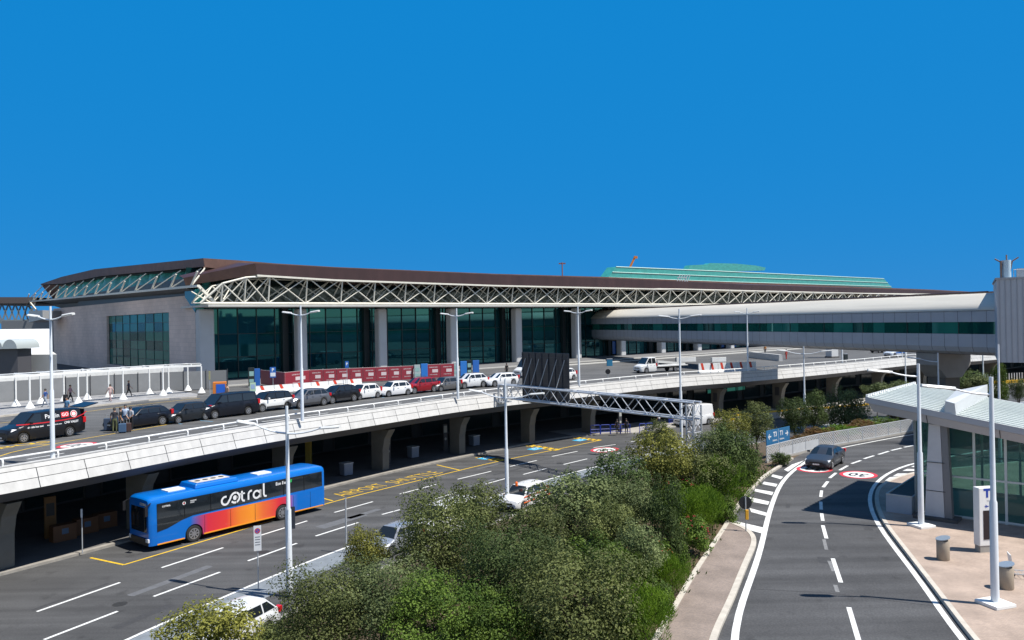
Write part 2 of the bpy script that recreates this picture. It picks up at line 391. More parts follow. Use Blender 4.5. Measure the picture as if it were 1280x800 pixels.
for c in ((608, 572.5), (669, 561), (725, 550)):
    c = G(*c, .010); _, d = at(YP, near(YP, c)); n = Vector((-d.y, d.x, 0)); d = Vector((d.x, d.y, 0))
    disc(mb, c, d, n, .22, .32); stroke(mb, [(-.1, .5), (-.05, .1), (.2, .1), (.3, -.2)], .1, c+d*.05, d, n)
mb.build('blue_bay_symbol', road_white, kind='structure')
# tar joints and repair patches on the lower road
def speed_limit(c, fwd, r, z, sx=1.):
    """30 km/h roundel painted on the carriageway, long in the driving direction"""
    c = Vector((c[0], c[1], z)); f = Vector((fwd[0], fwd[1], 0)).normalized(); s = Vector((f.y, -f.x, 0))
    for nm, m, dz, r0, r1 in (('speed_limit_disc', road_white, 0, 0, r*.84), ('speed_limit_ring', road_red, .002, r*.8, r)):
        mb = MB()
        ts = [2*math.pi*k/36 for k in range(37)]
        P = lambda q, t: c+s*q*math.cos(t)*sx+f*q*math.sin(t)*1.3+Vector((0, 0, dz))
        if r0 == 0: mb.poly([P(r1, t) for t in ts[:-1]])
        else: mb.grid([[P(r0, t), P(r1, t)] for t in ts])
        mb.build(nm, m, kind='structure')
    mb = MB(); text(mb, '30', 1., c+Vector((0, 0, .004)), s, f, sx=r*1.05*sx, sy=r*1.55, bold=.015); mb.build('speed_limit_number', black, kind='structure')
p, d = at(PR, near(PR, G(756, 562)))
speed_limit(G(756, 562.3), -d, 1.3, .008)

def patches(items, z, m, nm):
    mb = MB()
    for px, py, L_, w_, ref in items:
        c = G(px, py, z); _, d = at(ref, near(ref, c)); d = Vector((d.x, d.y, 0)); n = Vector((-d.y, d.x, 0)); ps = []
        for a, b in ((-1, -1), (0, -1.06), (1, -1), (1.03, 0), (1, 1), (0, .96), (-1, 1), (-1.02, .1)): ps.append(c+d*a*L_/2+n*b*w_/2)
        mb.poly(ps)
    mb.build(nm, m, kind='structure')
dark_patch = M('tar_patch', (.040, .040, .042), .9, var=.25, scale=6); pale_patch = M('pale_patch', (.105, .108, .115), .85, var=.2, scale=3)
patches([(352, 678, .9, .5, PR), (300, 646, 3.5, .9, PR), (520, 620, 2.5, .25, PR), (640, 588, 5, .3, PR), (705, 566, 3, .6, PR), (90, 745, 4, .22, PR), (180, 770, 3.0, .5, PR), (560, 590, 1.4, .8, PR)], .0035, dark_patch, 'road_patch')
patches([(428, 651, 4.0, .9, PR), (455, 642, 3.0, .5, PR), (215, 725, 5, .5, PR), (590, 607, 6, .35, PR), (610, 583, 3, .3, PR)], .003, pale_patch, 'road_patch')
for px, py in ((150, 755), (330, 690), (585, 612), (700, 579)):
    mb = MB(); disc(mb, G(px, py, .0045), (1, 0, 0), (0, 1, 0), 0, .34, 20); mb.build('manhole_cover', M('manhole', (.05, .048, .045), .6, .5), kind='structure')
# ------------------------------------------------------------------ raised ramp road on the right
plat = [p for p in BM]+[Vector((105, 40)), Vector((105, 2)), Vector((-2.5, 2))]
mb = MB(); mb.prism(plat, -.1, ZR); mb.build('ramp_road', asph_ramp, kind='structure')
z = ZR
mb = MB()
Lp = smoothpl([(5.6, 20)]+[G(*p, z)[:2] for p in ((916, 800), (925, 758), (934, 736), (942, 714), (950, 690), (955, 668), (960, 646), (965, 630), (975, 606), (987, 592), (1001, 581), (1014, 573.4))], it=1)
n = normals(Lp); mb.grid([[v3(p+m*(-.13), z+.006), v3(p+m*.13, z+.006)] for p, m in zip(Lp, n)])
Lf = smoothpl([G(*p, z)[:2] for p in ((1014, 573.4), (1028, 566), (1056, 558.7), (1100, 550.6), (1148, 542))]+[(50, 77), (70, 86)], it=1); ribbon(mb, Lf, -.08, .08, z+.006)
Rp = smoothpl([(13.6, 20)]+[G(*p, z)[:2] for p in ((1202, 800), (1180, 770), (1155, 732), (1130, 700), (1110, 674), (1095, 652), (1086.5, 630), (1088, 613), (1100, 598), (1116, 588), (1133, 582.5), (1146, 578))]+[(45, 66)], it=1)
ribbon(mb, Rp, -.11, .11, z+.006)
for a, b, hw in (((1061, 759), (1074, 803), .09), ((1041, 698), (1051, 728), .09), ((1028.5, 656.6), (1033, 673), .09), ((1027, 641.6), (1028.5, 651), .09), ((1026, 627), (1026.5, 637), .09), ((1027, 613), (1026, 621), .09), ((1034.7, 601.7), (1029, 609), .1), ((1045, 591), (1037, 597.5), .1), ((1059.6, 582), (1049.6, 587.7), .1), ((1076, 575.5), (1064.5, 579.5), .1), ((1092.5, 569.5), (1080, 573.4), .1), ((1111, 564), (1098, 568), .1), ((1127, 560), (1114, 563), .1), ((1144, 556.4), (1130, 559), .1)):
    a, b = G(*a, z+.006), G(*b, z+.006); d = (b-a).normalized(); n = Vector((d.y, -d.x, 0))*hw; mb.poly([a+n, b+n, b-n, a-n])
for q in (((909, 649), (957, 660), (955, 667.5), (911, 655.5)), ((937, 635), (959, 641), (958, 645), (939, 640)), ((936, 621), (962, 627), (960, 631), (934, 626)), ((944, 611), (967, 615), (965, 619), (943, 614)), ((955, 602), (972, 605), (970, 608.5), (953, 605)), ((966, 593), (979, 596), (976, 599), (964, 595.5)), ((980, 587), (990, 580.5), (1005, 575.5), (985, 589.5)),
          ((1116, 595), (1148, 594), (1148, 591.5), (1122, 591.8)), ((1128, 588.5), (1148, 588.7), (1148, 586.7), (1134, 586)), ((1139, 583.2), (1147, 580.6), (1150, 583), (1147, 584.5)), ((1106, 601), (1128, 597.5), (1134, 594), (1112, 596.5))):
    mb.poly([G(*p, z+.0065) for p in q])
mb.build('ramp_marking', road_white, kind='structure')
mb = MB()
for a, b in (((1029.8, 674), (1033, 687)), ((1036.5, 701), (1042, 714)), ((1044, 731), (1047, 740))):    # worn ghost of the old lane line
    a, b = G(*a, z+.005), G(*b, z+.005); d = (b-a).normalized(); n = Vector((d.y, -d.x, 0))*.08; mb.poly([a+n, b+n, b-n, a-n])
mb.build('worn_marking', M('worn_white', (.17, .17, .17), .8, var=.3, scale=8), kind='structure')
speed_limit(G(1073, 593.5, z), Vector((-.62, -.78)), 1.05, z+.008, 1.15)
speed_limit(G(1018, 586.5, z), Vector((-.62, -.78)), 1.05, z+.008, 1.15)
patches([(985, 632, 1.0, .25, Rp), (1030, 700, .9, .5, Rp), (1085, 660, .8, .4, Rp)], ZR+.0035, dark_patch, 'road_patch')
a_, b_ = G(938, 736, ZR+.003), G(1034, 741, ZR+.003); mb = MB(); e_ = Vector((0, .025, 0)); mb.poly([a_-e_, b_-e_, b_+e_, a_+e_]); a_, b_ = G(1034, 741, ZR+.003), G(1172, 758, ZR+.003); mb.poly([a_-e_, b_-e_, b_+e_, a_+e_]); mb.build('asphalt_joint', dark_patch, kind='structure')
# left foot island of porphyry setts with stone kerbs
FI = [G(*p, z) for p in ((912, 655), (930, 661), (942, 671), (943, 682), (936, 698), (926, 722), (914, 752), (900, 782), (893, 800))]
isl = [(.8, 17.5)]+[tuple(p[:2]) for p in FO]+[tuple(p[:2]) for p in FI[1:]]+[(3.2, 17.5)]
isl = [Vector(p) for p in isl]
mb = MB(); mb.prism(isl, z-.1, z+.10); mb.build('footpath', paving('porphyry_sett', (.27, .215, .18), (.20, .165, .145), 7.), kind='structure')
mb = MB()
pl = smoothpl([(3.2, 17.5)]+[tuple(p[:2]) for p in FI[::-1]], .5, 1); mb.sweep(pl, [(-.14, z), (.10, z), (.10, z+.12), (-.14, z+.12)])
mb.sweep([p for p in BM if p.y < 60], [(-.10, z-.3), (.12, z-.3), (.12, z+.13), (-.10, z+.13)])
mb.build('footpath_kerb', kerbst, kind='structure')
# right pavement in front of the pavilion
KR = smoothpl([(13.9, 20)]+[G(*p, z+.12)[:2] for p in ((1217, 800), (1180, 752), (1130, 687), (1105, 654), (1095, 632), (1094, 614), (1102, 604), (1120, 597), (1150, 589))]+[(40, 58), (60, 70)], .6, 2)
mb = MB(); mb.prism([p for p in KR]+[Vector((90, 70)), Vector((90, 12)), Vector((12.6, 12))], z-.1, z+.12); mb.build('right_pavement', pave_pink, kind='structure')
mb = MB(); mb.sweep(KR, [(-.02, z), (.20, z), (.20, z+.13), (.0, z+.145)]); mb.build('right_kerb', kerbst, kind='structure')

# planted bank between the two roads
ML = off(PR, 5.0)
NB = 90; LM, LB = lens(ML)[-1], lens(BM)[-1]
rows = []
s_end = near(ML, (75, 108))
for i in range(NB+1):
    t = i/NB; b, _ = at(BM, t*LB*.92); a, _ = at(ML, near(ML, b)) ; row = []
    a2, _ = at(ML, near(ML, a))
    for k in range(13):
        u = k/12; q = a2.lerp(b, u); zz = .16+(ZR-.16)*min(1, u*1.35)**.8
        if 0 < k < 12: zz += RND.uniform(-.05, .08)
        row.append(v3(q, min(zz, ZR-.02) if k == 12 else zz))
    rows.append(row)
mb = MB(); mb.grid(rows, flip=True); BANK = mb.build('planted_bank', soil, kind='structure', smooth=60)
BV = BVHTree.FromPolygons(mb.v, mb.f)
def gz(x, y):
    h = BV.ray_cast(Vector((x, y, 50)), Vector((0, 0, -1)))
    return h[0].z if h[0] else (ZR if Vector((x, y)).x > at(BM, near(BM, (x, y)))[0].x else 0.)
mb = MB(); mb.sweep(off(PR, 5.0), [(-.3, -.05), (.05, -.05), (.05, .2), (-.3, .2)]); mb.build('bank_kerb', concrete, kind='structure')
mb = MB(); ribbon(mb, PR, .12, 2.0, .004); mb.build('parking_lane', M('bluish_lane', (.17, .19, .21), .8, var=.2, scale=2), kind='structure')

# ------------------------------------------------------------------ upper deck
dl = off(DF, -.35); LD = lens(DF)[-1]
deckpoly = [p for p in dl]+[Vector((150, 420)), Vector((-400, 420)), Vector((-400, 8))]
mb = MB(); mb.prism(deckpoly, ZD-.5, ZD); mb.build('upper_road', [asph_deck], kind='structure')
mb = MB(); mb.sweep(DF, [(-.5, ZD-.05), (-.2, ZD+.23), (-.18, ZD+.26), (.30, ZD-1.04), (.1, ZD-1.14), (-1.1, ZD-1.75), (-1.6, ZD-1.75), (-1.6, ZD-.05)])
DECKBEAM = mb.build('deck_edge_beam', M('beam_concrete', (.085, .088, .10), .8, var=.12, scale=.6), kind='structure')
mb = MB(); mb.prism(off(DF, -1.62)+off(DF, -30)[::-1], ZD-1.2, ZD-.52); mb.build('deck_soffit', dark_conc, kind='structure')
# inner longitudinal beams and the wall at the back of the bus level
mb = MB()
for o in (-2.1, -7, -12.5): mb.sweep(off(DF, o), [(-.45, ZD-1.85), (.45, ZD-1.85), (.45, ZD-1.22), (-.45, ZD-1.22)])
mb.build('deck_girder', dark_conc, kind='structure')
root = thing('parapet_cladding', 'long white panelled parapet along the edge of the upper deck', 'parapet')
P, np_, mi, s = [], 2, 0, .6
mb = MB(); step = 2.7
while s+step < LD-30:
    for u0, u1 in ((.0, .19), (.215, .585), (.61, 1.)):
        g_ = .022 if u0 > 0 else .0
        pl = cut(DF, s+g_, s+step-g_, 3); n = normals(pl)
        sec = lambda u: (-.165+.49*u, ZD+.255-1.29*u)
        A, B = sec(u0), sec(u1); q = [(A[0]+.02, A[1]+.01), (B[0]+.035, B[1]+.01), (B[0]+.0, B[1]), (A[0]-.015, A[1])]
        mb.k = RND.choice((0, 0, 1)); mb.grid([[v3(p+m*o, zz) for o, zz in q] for p, m in zip(pl, n)], True)
    s += step
# coping
mb.k = 0; mb.sweep(DF, [(-.42, ZD+.255), (-.12, ZD+.265), (-.12, ZD+.32), (-.42, ZD+.32)])
mb.build('panel_cladding', [panelwhite, M('fascia_white_b', (.475, .465, .445), .55, var=.12, scale=1.3, stretch=(1.4, 1.4, .12))], root)
mb = MB(); mb.tube([v3(p, ZD+.70) for p in off(DF, -.30)], .055, 6); mb.build('handrail', white, root, smooth=60)
mb = MB(); s = 2.
k = 0
while s < LD-40:
    p, d = at(DF, s); n = Vector((d.y, -d.x))
    m2 = MB(); m2.tube([v3(p-n*.22, ZD+.3), v3(p-n*.18, ZD+.5), v3(p-n*.22, ZD+.63), v3(p-n*.30, ZD+.70)], .05, 6)
    m2.build('rail_post', white, root, smooth=60)
    k += 1; s += 2.9
# markings of the upper deck
mb = MB()
def deckline(pts, hw, m=None):
    pl = smoothpl([G(*p, ZD)[:2] for p in pts], it=1); ribbon(m or mb, pl, -hw, hw, ZD+.006)
for o in (-3.3,):
    s = near(DF, G(10, 570, ZD)); 
    while s < near(DF, G(1000, 462, ZD)):
        pl = cut(off(DF, o), s, s+2.2, 3); ribbon(mb, pl, -.07, .07, ZD+.006); s += 4.4
s = near(DF, G(40, 570, ZD))
pl = cut(off(DF, -.95), 2, LD-40); ribbon(mb, pl, -.05, .05, ZD+.006)
mb.build('deck_lane_marking', road_white, kind='structure')
mb = MB(); deckline([(-20, 581), (0, 567), (60, 556), (125, 545), (172, 537), (214, 530)], .06); deckline([(-20, 557), (0, 553.5), (60, 555.5)], .06); deckline([(0, 529), (60, 522), (140, 510), (200, 503), (250, 498)], .06)
text(mb, 'BUS', 1.2, G(30, 556, ZD+.007), (1, 1.6, 0), (-1.6, 1, 0), sx=1.6)
mb.build('deck_yellow_marking', road_yellow, kind='structure')
mb = MB()
for px, py in ((0, 548), (60, 548), (228, 530), (266, 527), (330, 515), (372, 512), (418, 505), (450, 500), (481, 497)):
    a = G(px, py, ZD+.006); _, d = at(DF, near(DF, a)); n = Vector((-d.y, d.x, 0)); d3 = Vector((d.x, d.y, 0)); mb.poly([a-d3*.07, a+d3*.07, a+d3*.07+n*2.2, a-d3*.07+n*2.2])
pl = cut(off(DF, -5.0), near(DF, G(180, 535, ZD)), near(DF, G(560, 492, ZD))); ribbon(mb, pl, -.06, .06, ZD+.006)
mb.build('blue_parking_marking', road_blue, kind='structure')
p = G(96, 556.5, ZD); _, d = at(DF, near(DF, p)); speed_limit(p, -d, .95, ZD+.008)
# terminal pavement on the deck
mb = MB()
IS = [G(*p, ZD)[:2] for p in ((-60, 530), (0, 521.5), (60, 515), (140, 506), (200, 500), (246, 497.5), (247, 494), (215, 489), (0, 505), (-60, 510))]
mb.prism([Vector(p) for p in IS], ZD-.2, ZD+.15); mb.build('terminal_pavement', pave_grey, kind='structure')
mb = MB(); mb.sweep(smoothpl(IS[:6], it=0), [(-.05, ZD), (.12, ZD), (.12, ZD+.16), (-.05, ZD+.165)]); mb.build('terminal_kerb', kerbst, kind='structure')
# ------------------------------------------------------------------ deck piers
pier_m = M('pier_concrete', (.17, .155, .128), .85, var=.15, scale=.8)
DI = off(DF, -2.6)
pier_s = [at_px(DI, px, 3.) for px in (12, 180, 360, 478, 577, 663, 741, 899, 976, 1044, 1101, 1154, 1199, 1240)]
sp = ['at the left edge of the photo, beside the bus counters', 'behind the front half of the blue bus', 'behind the rear half of the blue bus', 'just beyond the rear of the blue bus', 'left of the thin mid-road lamp post', 'under the dark sign panel of the gantry', 'behind the blue barriers', 'right of the white van at the kerb', 'with a dark notice, right of the green lit windows', 'above the round olive tree beyond the lattice fence', 'left of the footbridge column', 'against the footbridge column', 'right of the footbridge column', 'below the grey ribbed building']
for i, s in enumerate(pier_s):
    p, d = at(DI, s); a = math.atan2(d.y, d.x)
    r = thing('deck_pier', 'flared concrete deck pier '+sp[i], 'pier', (p.x, p.y, .14), a, 'concrete piers carrying the deck')
    mb = MB(); prof = [(-.15, 0), (-.18, 1.9), (-.42, 2.9), (-1.0, 3.72)]       # the side towards the road flares outward (local -y)
    rows = [[Vector((x, y, zz)) for y, zz in prof]+[Vector((x, 1.25, 3.72)), Vector((x, 1.25, 0))] for x in (-.4, .4)]
    mb.grid(rows, True); mb.poly(rows[0]); mb.poly(rows[1][::-1]); mb.build('shaft', pier_m, r, bevel=.05)
    if i in (7, 8): MB().box((-.415, .45, 2.5), (.03, .7, 1.2)).build('notice', M('notice_dark', (.06, .06, .065), .5), r)

# back wall of the bus level: shop fronts in the shade
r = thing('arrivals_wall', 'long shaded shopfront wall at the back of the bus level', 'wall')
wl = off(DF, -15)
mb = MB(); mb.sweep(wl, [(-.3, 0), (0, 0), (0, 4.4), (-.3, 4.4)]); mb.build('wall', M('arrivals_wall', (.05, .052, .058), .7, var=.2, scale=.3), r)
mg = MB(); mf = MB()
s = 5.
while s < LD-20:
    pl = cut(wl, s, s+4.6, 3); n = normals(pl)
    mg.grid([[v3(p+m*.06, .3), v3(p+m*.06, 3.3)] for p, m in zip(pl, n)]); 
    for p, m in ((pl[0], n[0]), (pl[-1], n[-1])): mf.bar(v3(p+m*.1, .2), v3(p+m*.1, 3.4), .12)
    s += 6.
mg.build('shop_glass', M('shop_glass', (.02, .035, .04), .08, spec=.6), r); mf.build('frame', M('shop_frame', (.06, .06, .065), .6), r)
pl = cut(wl, at_px(wl, 884, 3), at_px(wl, 931, 3), 4); n = normals(pl)
mb = MB(); mb.grid([[v3(p+m*.09, 1.6), v3(p+m*.09, 3.4)] for p, m in zip(pl, n)])
m_lit = M('lit_window', (.02, .15, .12), .3); m_lit.node_tree.nodes['Principled BSDF'].inputs['Emission Color'].default_value = (.05, .5, .38, 1); m_lit.node_tree.nodes['Principled BSDF'].inputs['Emission Strength'].default_value = .10
g = mb.build('lit_window', m_lit, r); mb = MB()
for p, m in zip(pl, n): mb.bar(v3(p+m*.12, 1.5), v3(p+m*.12, 3.5), .16)
for zz in (2.2, 2.8): mb.sweep([p+m*.12 for p, m in zip(pl, n)], [(-.04, zz-.05), (.04, zz-.05), (.04, zz+.05), (-.04, zz+.05)])
mb.build('mullion', M('mullion', (.012, .018, .02), .4), g)

# ------------------------------------------------------------------ the terminal
TD = 102.4; tp = D(255, 482, TD); U = Vector((1110, 965)).normalized(); V = Vector((-U.y, U.x)); TRZ = math.atan2(U.y, U.x); TP = Vector((tp.x, tp.y))
def TL(px, py, y):
    """surveyed point on the vertical plane y metres behind the column line, in terminal coordinates"""
    rr = ray(px, py); o = TP+V*y; dv = Vector((rr[0], rr[1])); t = o.dot(V)/dv.dot(V); q = dv*t-TP
    return Vector((q.dot(U), y, CZ+rr[2]*t-ZD))
def TX(px, py, x):
    rr = ray(px, py); o = TP+U*x; dv = Vector((rr[0], rr[1])); t = o.dot(U)/dv.dot(U); q = dv*t-TP
    return Vector((x, q.dot(V), CZ+rr[2]*t-ZD))
term = thing('airport_terminal', 'long airport terminal with brown roof, white lattice truss and dark teal glass front', 'terminal', (TP.x, TP.y, ZD), TRZ)
brown = M('copper_brown', (.048, .022, .021), .5, .0, var=.22, scale=.5, stretch=(1, 1, .3))
brown2 = M('copper_brown_light', (.135, .070, .052), .6, .0, var=.25, scale=.6)
truss_m = M('truss_paint', (.70, .67, .58), .5, var=.08, scale=2)
soffit_m = M('soffit_white', (.50, .49, .46), .6, var=.1, scale=.4)
stone = M('travertine_cladding', (.30, .235, .20), .75)
nt = stone.node_tree; b = nt.nodes['Principled BSDF']; tc = nt.nodes.new('ShaderNodeTexCoord'); mp = nt.nodes.new('ShaderNodeMapping'); mp.inputs['Rotation'].default_value = (rad(90), 0, rad(90))
br = nt.nodes.new('ShaderNodeTexBrick'); br.inputs['Color1'].default_value = (.74, .585, .51, 1); br.inputs['Color2'].default_value = (.66, .525, .465, 1); br.inputs['Mortar'].default_value = (.5, .4, .35, 1); br.inputs['Scale'].default_value = .42; br.inputs['Mortar Size'].default_value = .006; br.inputs['Bias'].default_value = .0
sx = nt.nodes.new('ShaderNodeSeparateXYZ'); cx = nt.nodes.new('ShaderNodeCombineXYZ'); nt.links.new(tc.outputs['Object'], sx.inputs[0]); nt.links.new(sx.outputs[1], cx.inputs[0]); nt.links.new(sx.outputs[2], cx.inputs[1]); nt.links.new(cx.outputs[0], br.inputs['Vector'])
nz = nt.nodes.new('ShaderNodeTexNoise'); nz.inputs['Scale'].default_value = .12; nz.inputs['Detail'].default_value = 5; nt.links.new(tc.outputs['Object'], nz.inputs['Vector'])
rg = nt.nodes.new('ShaderNodeMapRange'); rg.inputs[1].default_value = .3; rg.inputs[2].default_value = .7; rg.inputs[3].default_value = .85; rg.inputs[4].default_value = 1.12; nt.links.new(nz.outputs['Fac'], rg.inputs[0])
vs = nt.nodes.new('ShaderNodeVectorMath'); vs.operation = 'SCALE'; nt.links.new(br.outputs[0], vs.inputs[0]); nt.links.new(rg.outputs[0], vs.inputs['Scale']); nt.links.new(vs.outputs[0], b.inputs['Base Color'])
teal_glass = coated(M('teal_glass', (.001, .024, .032), .03), 1.9, (.22, .80, .85))
teal_glass2 = coated(M('teal_glass_b', (.002, .045, .052), .03), 2.05, (.25, .85, .88))
clere = M('clerestory_glass', (.09, .44, .40), .25, spec=.6, var=.35, scale=.8)
mull = M('mullion', (.012, .018, .02), .4)
TB, TT = 10.3, 14.15           # truss bottom and top above the deck
XE = 330.
col_x = [TL(px, 430, 0).x for px in (255.5, 375, 475.5, 564.5, 645.5, 720)]
while col_x[-1] < XE-15: col_x.append(col_x[-1]+13.)
GY = 2.4
for i, x in enumerate(col_x):
    mb = MB(); mb.box((x+.1, 0, TB/2-.25), (1.5 if i else 2.1, 1.5, TB-.5)); 
    if i < 26: mb.build('column', M('column_grey', (.50, .50, .50), .6, var=.06, scale=.5), term, bevel=.25)
# curtain wall, one bay at a time
rg_ = RND
for i in range(len(col_x)-1):
    a, c = col_x[i], col_x[i+1]; mb = MB(); mm = MB(); k = 5 if i < 8 else 3
    for j in range(k):
        xa, xb = a+(c-a)*j/k, a+(c-a)*(j+1)/k
        for zz0, zz1 in ((0.1, 3.2), (3.2, 6.4), (6.4, TB+.3)):
            t = RND.uniform(-.012, .012); mb.k = RND.choice((0, 0, 0, 1))
            mb.add([(xa, GY+t, zz0), (xb, GY-t, zz0), (xb, GY-t+.01, zz1), (xa, GY+t+.01, zz1)], [(0, 1, 2, 3)])
        mm.bar((xb, GY-.06, 0), (xb, GY-.06, TB+.3), .10, .16, up=(0, 1, 0))
    for zz in (3.2, 6.4): mm.bar((a, GY-.05, zz), (c, GY-.05, zz), .10, .08)
    if i < 24:
        g = mb.build('curtain_wall', [teal_glass, teal_glass2], term); mm.build('mullion', mull, g)
# dark pier recesses beside every column
mb = MB()
for x in col_x[1:14]:
    for sg in (-1, 1): MB().box((x+sg*1.35, GY-.35, TB/2), (.9, .6, TB)).build('recess', mull, term)

# doors and lit fronts low under the footbridge
mb = MB(); 
for px in (770, 905, 917, 950, 981, 1003):
    q = TL(px, 440, GY-.25); mb.box((q.x, GY-.25, 1.7), (2.2, .06, 2.6))
mb.build('door_panel', blue_sign, term)
# end wall of stone with its big window
WX = -.6
wz = [TX(247, 370, WX).z+.2, TX(67, 386.5, WX).z+.1]; y1 = TX(67, 420, WX).y; y0 = 1.2
wt = lambda y: wz[0]+(wz[1]-wz[0])*(y-y0)/(y1-y0)
wa, wb_ = TX(211.5, 420, WX).y, TX(133.5, 420, WX).y
top = (TX(211.5, 390.5, WX).z+TX(133.5, 395, WX).z)/2; bot = 1.2
mb = MB()
def wq(ya, yb, za, zb): mb.add([(WX, ya, za(ya)), (WX, yb, za(yb)), (WX, yb, zb(yb)), (WX, ya, zb(ya)), (WX+.7, ya, za(ya)), (WX+.7, yb, za(yb)), (WX+.7, yb, zb(yb)), (WX+.7, ya, zb(ya))], [(0, 1, 2, 3), (7, 6, 5, 4), (0, 4, 5, 1), (3, 2, 6, 7), (0, 3, 7, 4), (1, 5, 6, 2)])
c0, cb, ct = (lambda y: 0.), (lambda y: bot), (lambda y: top)
wq(y0, wa, c0, wt); wq(wb_, y1, c0, wt); wq(wa, wb_, c0, cb); wq(wa, wb_, ct, wt)
mb.build('stone_wall', stone, term)
mb = MB(); m2 = MB(); ny, nz_ = 8, 6
for j in range(ny):
    for k in range(nz_):
        ya, yb = wa+(wb_-wa)*j/ny, wa+(wb_-wa)*(j+1)/ny; za, zb = bot+(top-bot)*k/nz_, bot+(top-bot)*(k+1)/nz_; t = RND.uniform(-.03, .03); mb.k = RND.choice((0, 1, 1))
        mb.add([(WX+.45+t, ya, za), (WX+.45-t, yb, za), (WX+.45-t, yb, zb), (WX+.45+t, ya, zb)], [(0, 1, 2, 3)])
for j in range(ny+1): m2.bar((WX+.42, wa+(wb_-wa)*j/ny, bot), (WX+.42, wa+(wb_-wa)*j/ny, top), .07)
for k in range(nz_+1): m2.bar((WX+.42, wa, bot+(top-bot)*k/nz_), (WX+.42, wb_, bot+(top-bot)*k/nz_), .06)
g = mb.build('window', [coated(M('end_glass', (.010, .085, .075), .05), 1.22, (.4, 1, .85)), coated(M('end_glass_b', (.03, .19, .15), .05), 1.22, (.4, 1, .85))], term); m2.build('mullion', mull, g)
# roof: side soffit band, clerestory and the raised brown edge
RX, RY = -1.6, 1.2
B = TL(254, 322.7, RY); xB = B.x
side_top = [(254, 322.7), (206, 327.6), (160, 332.5), (118, 336.5), (77, 346), (50.5, 355)]
side_bot = [(256, 333), (206, 338), (160, 342), (124, 345.5), (80, 354.5), (51, 356)]
st = [TX(*p, xB) for p in side_top]; sb = [TX(*p, xB) for p in side_bot]
mb = MB(); mb.grid([[a, b] for a, b in zip(st, sb)])                                            # raised edge along the end
fr = [TL(*p, RY) for p in ((254, 322.7), (300, 325.5), (345, 329.3), (420, 333.8), (620, 342.2), (760, 346.2), (850, 350), (1000, 355.6), (1165, 362))]
fr[0] = st[0].copy()
fr.append(Vector((XE, RY, fr[-1].z-.6)))
mb.grid([[a, Vector((a.x, a.y, a.z-(1.5 if i < 3 else 2.6)))] for i, a in enumerate(fr)])
rows = [[a, Vector((a.x, 40, a.z+.8)), Vector((a.x, 120, a.z-3))] for a in fr]
rows = [[st[0], st[3], st[5]]]+rows[1:]
mb.grid(rows)
mb.build('upper_roof', [brown2], term)
mb = MB(); mb.grid([[Vector((a.x+.2, a.y, a.z-.1)), Vector((xB+1.6, a.y, a.z-.25))] for a in sb]); mb.build('eaves_lining', M('eaves_dark', (.05, .05, .055), .7), term)
CX = xB+1.3
lo = [TX(*p, WX-1.5) for p in ((241, 358), (198, 362.7), (150, 368.5), (96, 373.5), (32, 377.5))]       # lower chord of the end bracing
L0, L1 = lo[0], lo[-1]
ch = lambda y: Vector((WX-1.5, y, L0.z+(L1.z-L0.z)*(y-L0.y)/(L1.y-L0.y)))
sy = lambda y: max(2., [a.z+(b.z-a.z)*(y-a.y)/(b.y-a.y) for a, b in zip(sb, sb[1:]) if a.y-1e-3 <= y <= b.y+1e-3][0] if sb[0].y <= y <= sb[-1].y else sb[-1].z)
yA, yZ = sb[0].y, min(sb[-1].y, y1+6)
N = 34; mb = MB(); rows = []
for k in range(N+1):
    y = yA+(yZ-yA)*k/N; dx = 1.1*(k % 2)
    rows.append([Vector((CX-.9+dx*.6, y, ch(y).z-.3)), Vector((CX+dx, y, sy(y)-.1))])
for a, b in zip(rows, rows[1:]):
    mb.k = (len(mb.f)+1) % 2; mb.grid([a, b])  # light and shade of the zigzag put into two glass colours
mb.build('clerestory', [clere, M('clerestory_glass_shaded', (.015, .085, .085), .1, spec=.6)], term)
mb = MB(); mb.grid([[Vector((WX-1.3, y, ch(y).z-.15)), Vector((WX+1.2, y, ch(y).z-.9)), Vector((WX+1.2, y, wt(y)-.05 if y < y1 else ch(y).z-1.2))] for y in [yA+(yZ-yA)*k/10 for k in range(11)]])
mb.build('side_soffit', M('side_soffit', (.10, .11, .12), .6), term)
mb = MB(); mb.bar(ch(L0.y-2), ch(L1.y), .30, .30); mb.build('lower_chord', truss_m, term)
ss = [0, 1]
NS = 15
for k in range(NS):
    y = L0.y+.8+(L1.y-L0.y-1.5)*(k/(NS-1))**1.0; a = ch(y)
    m2 = MB(); y2 = max(y-4.2, yA+.5); m2.bar(a, (a.x+.45, y-1.3, a.z+1.9), .20, .16); m2.bar(a, (xB+.2, y2, sy(y2)-.2), .14, .14)
    m2.build('strut', truss_m, term)
m2 = MB(); m2.bar(ch(L0.y-2), (.1, -4.2, TB+.2), .34, .34); m2.build('corner_brace', truss_m, term); m2 = MB(); m2.bar(ch(L1.y), (WX, L1.y-3, ch(L1.y).z-3.2), .3); m2.build('corner_brace', truss_m, term); m2 = MB(); m2.bar(ch(L1.y-5), (WX, L1.y-8, ch(L1.y).z-3.0), .3); m2.build('corner_brace', truss_m, term)
mb = MB(); mb.prism([(WX-.3, y0-1.0), (WX-.3, y0+3.0), (WX+.8, y0+3), (WX+.8, y0-1.0)], lambda p: wt(y0)-(.2 if p[1] > y0 else 2.4), lambda p: ch(L0.y).z-.2); mb.build('corner_glass', teal_glass2, term)
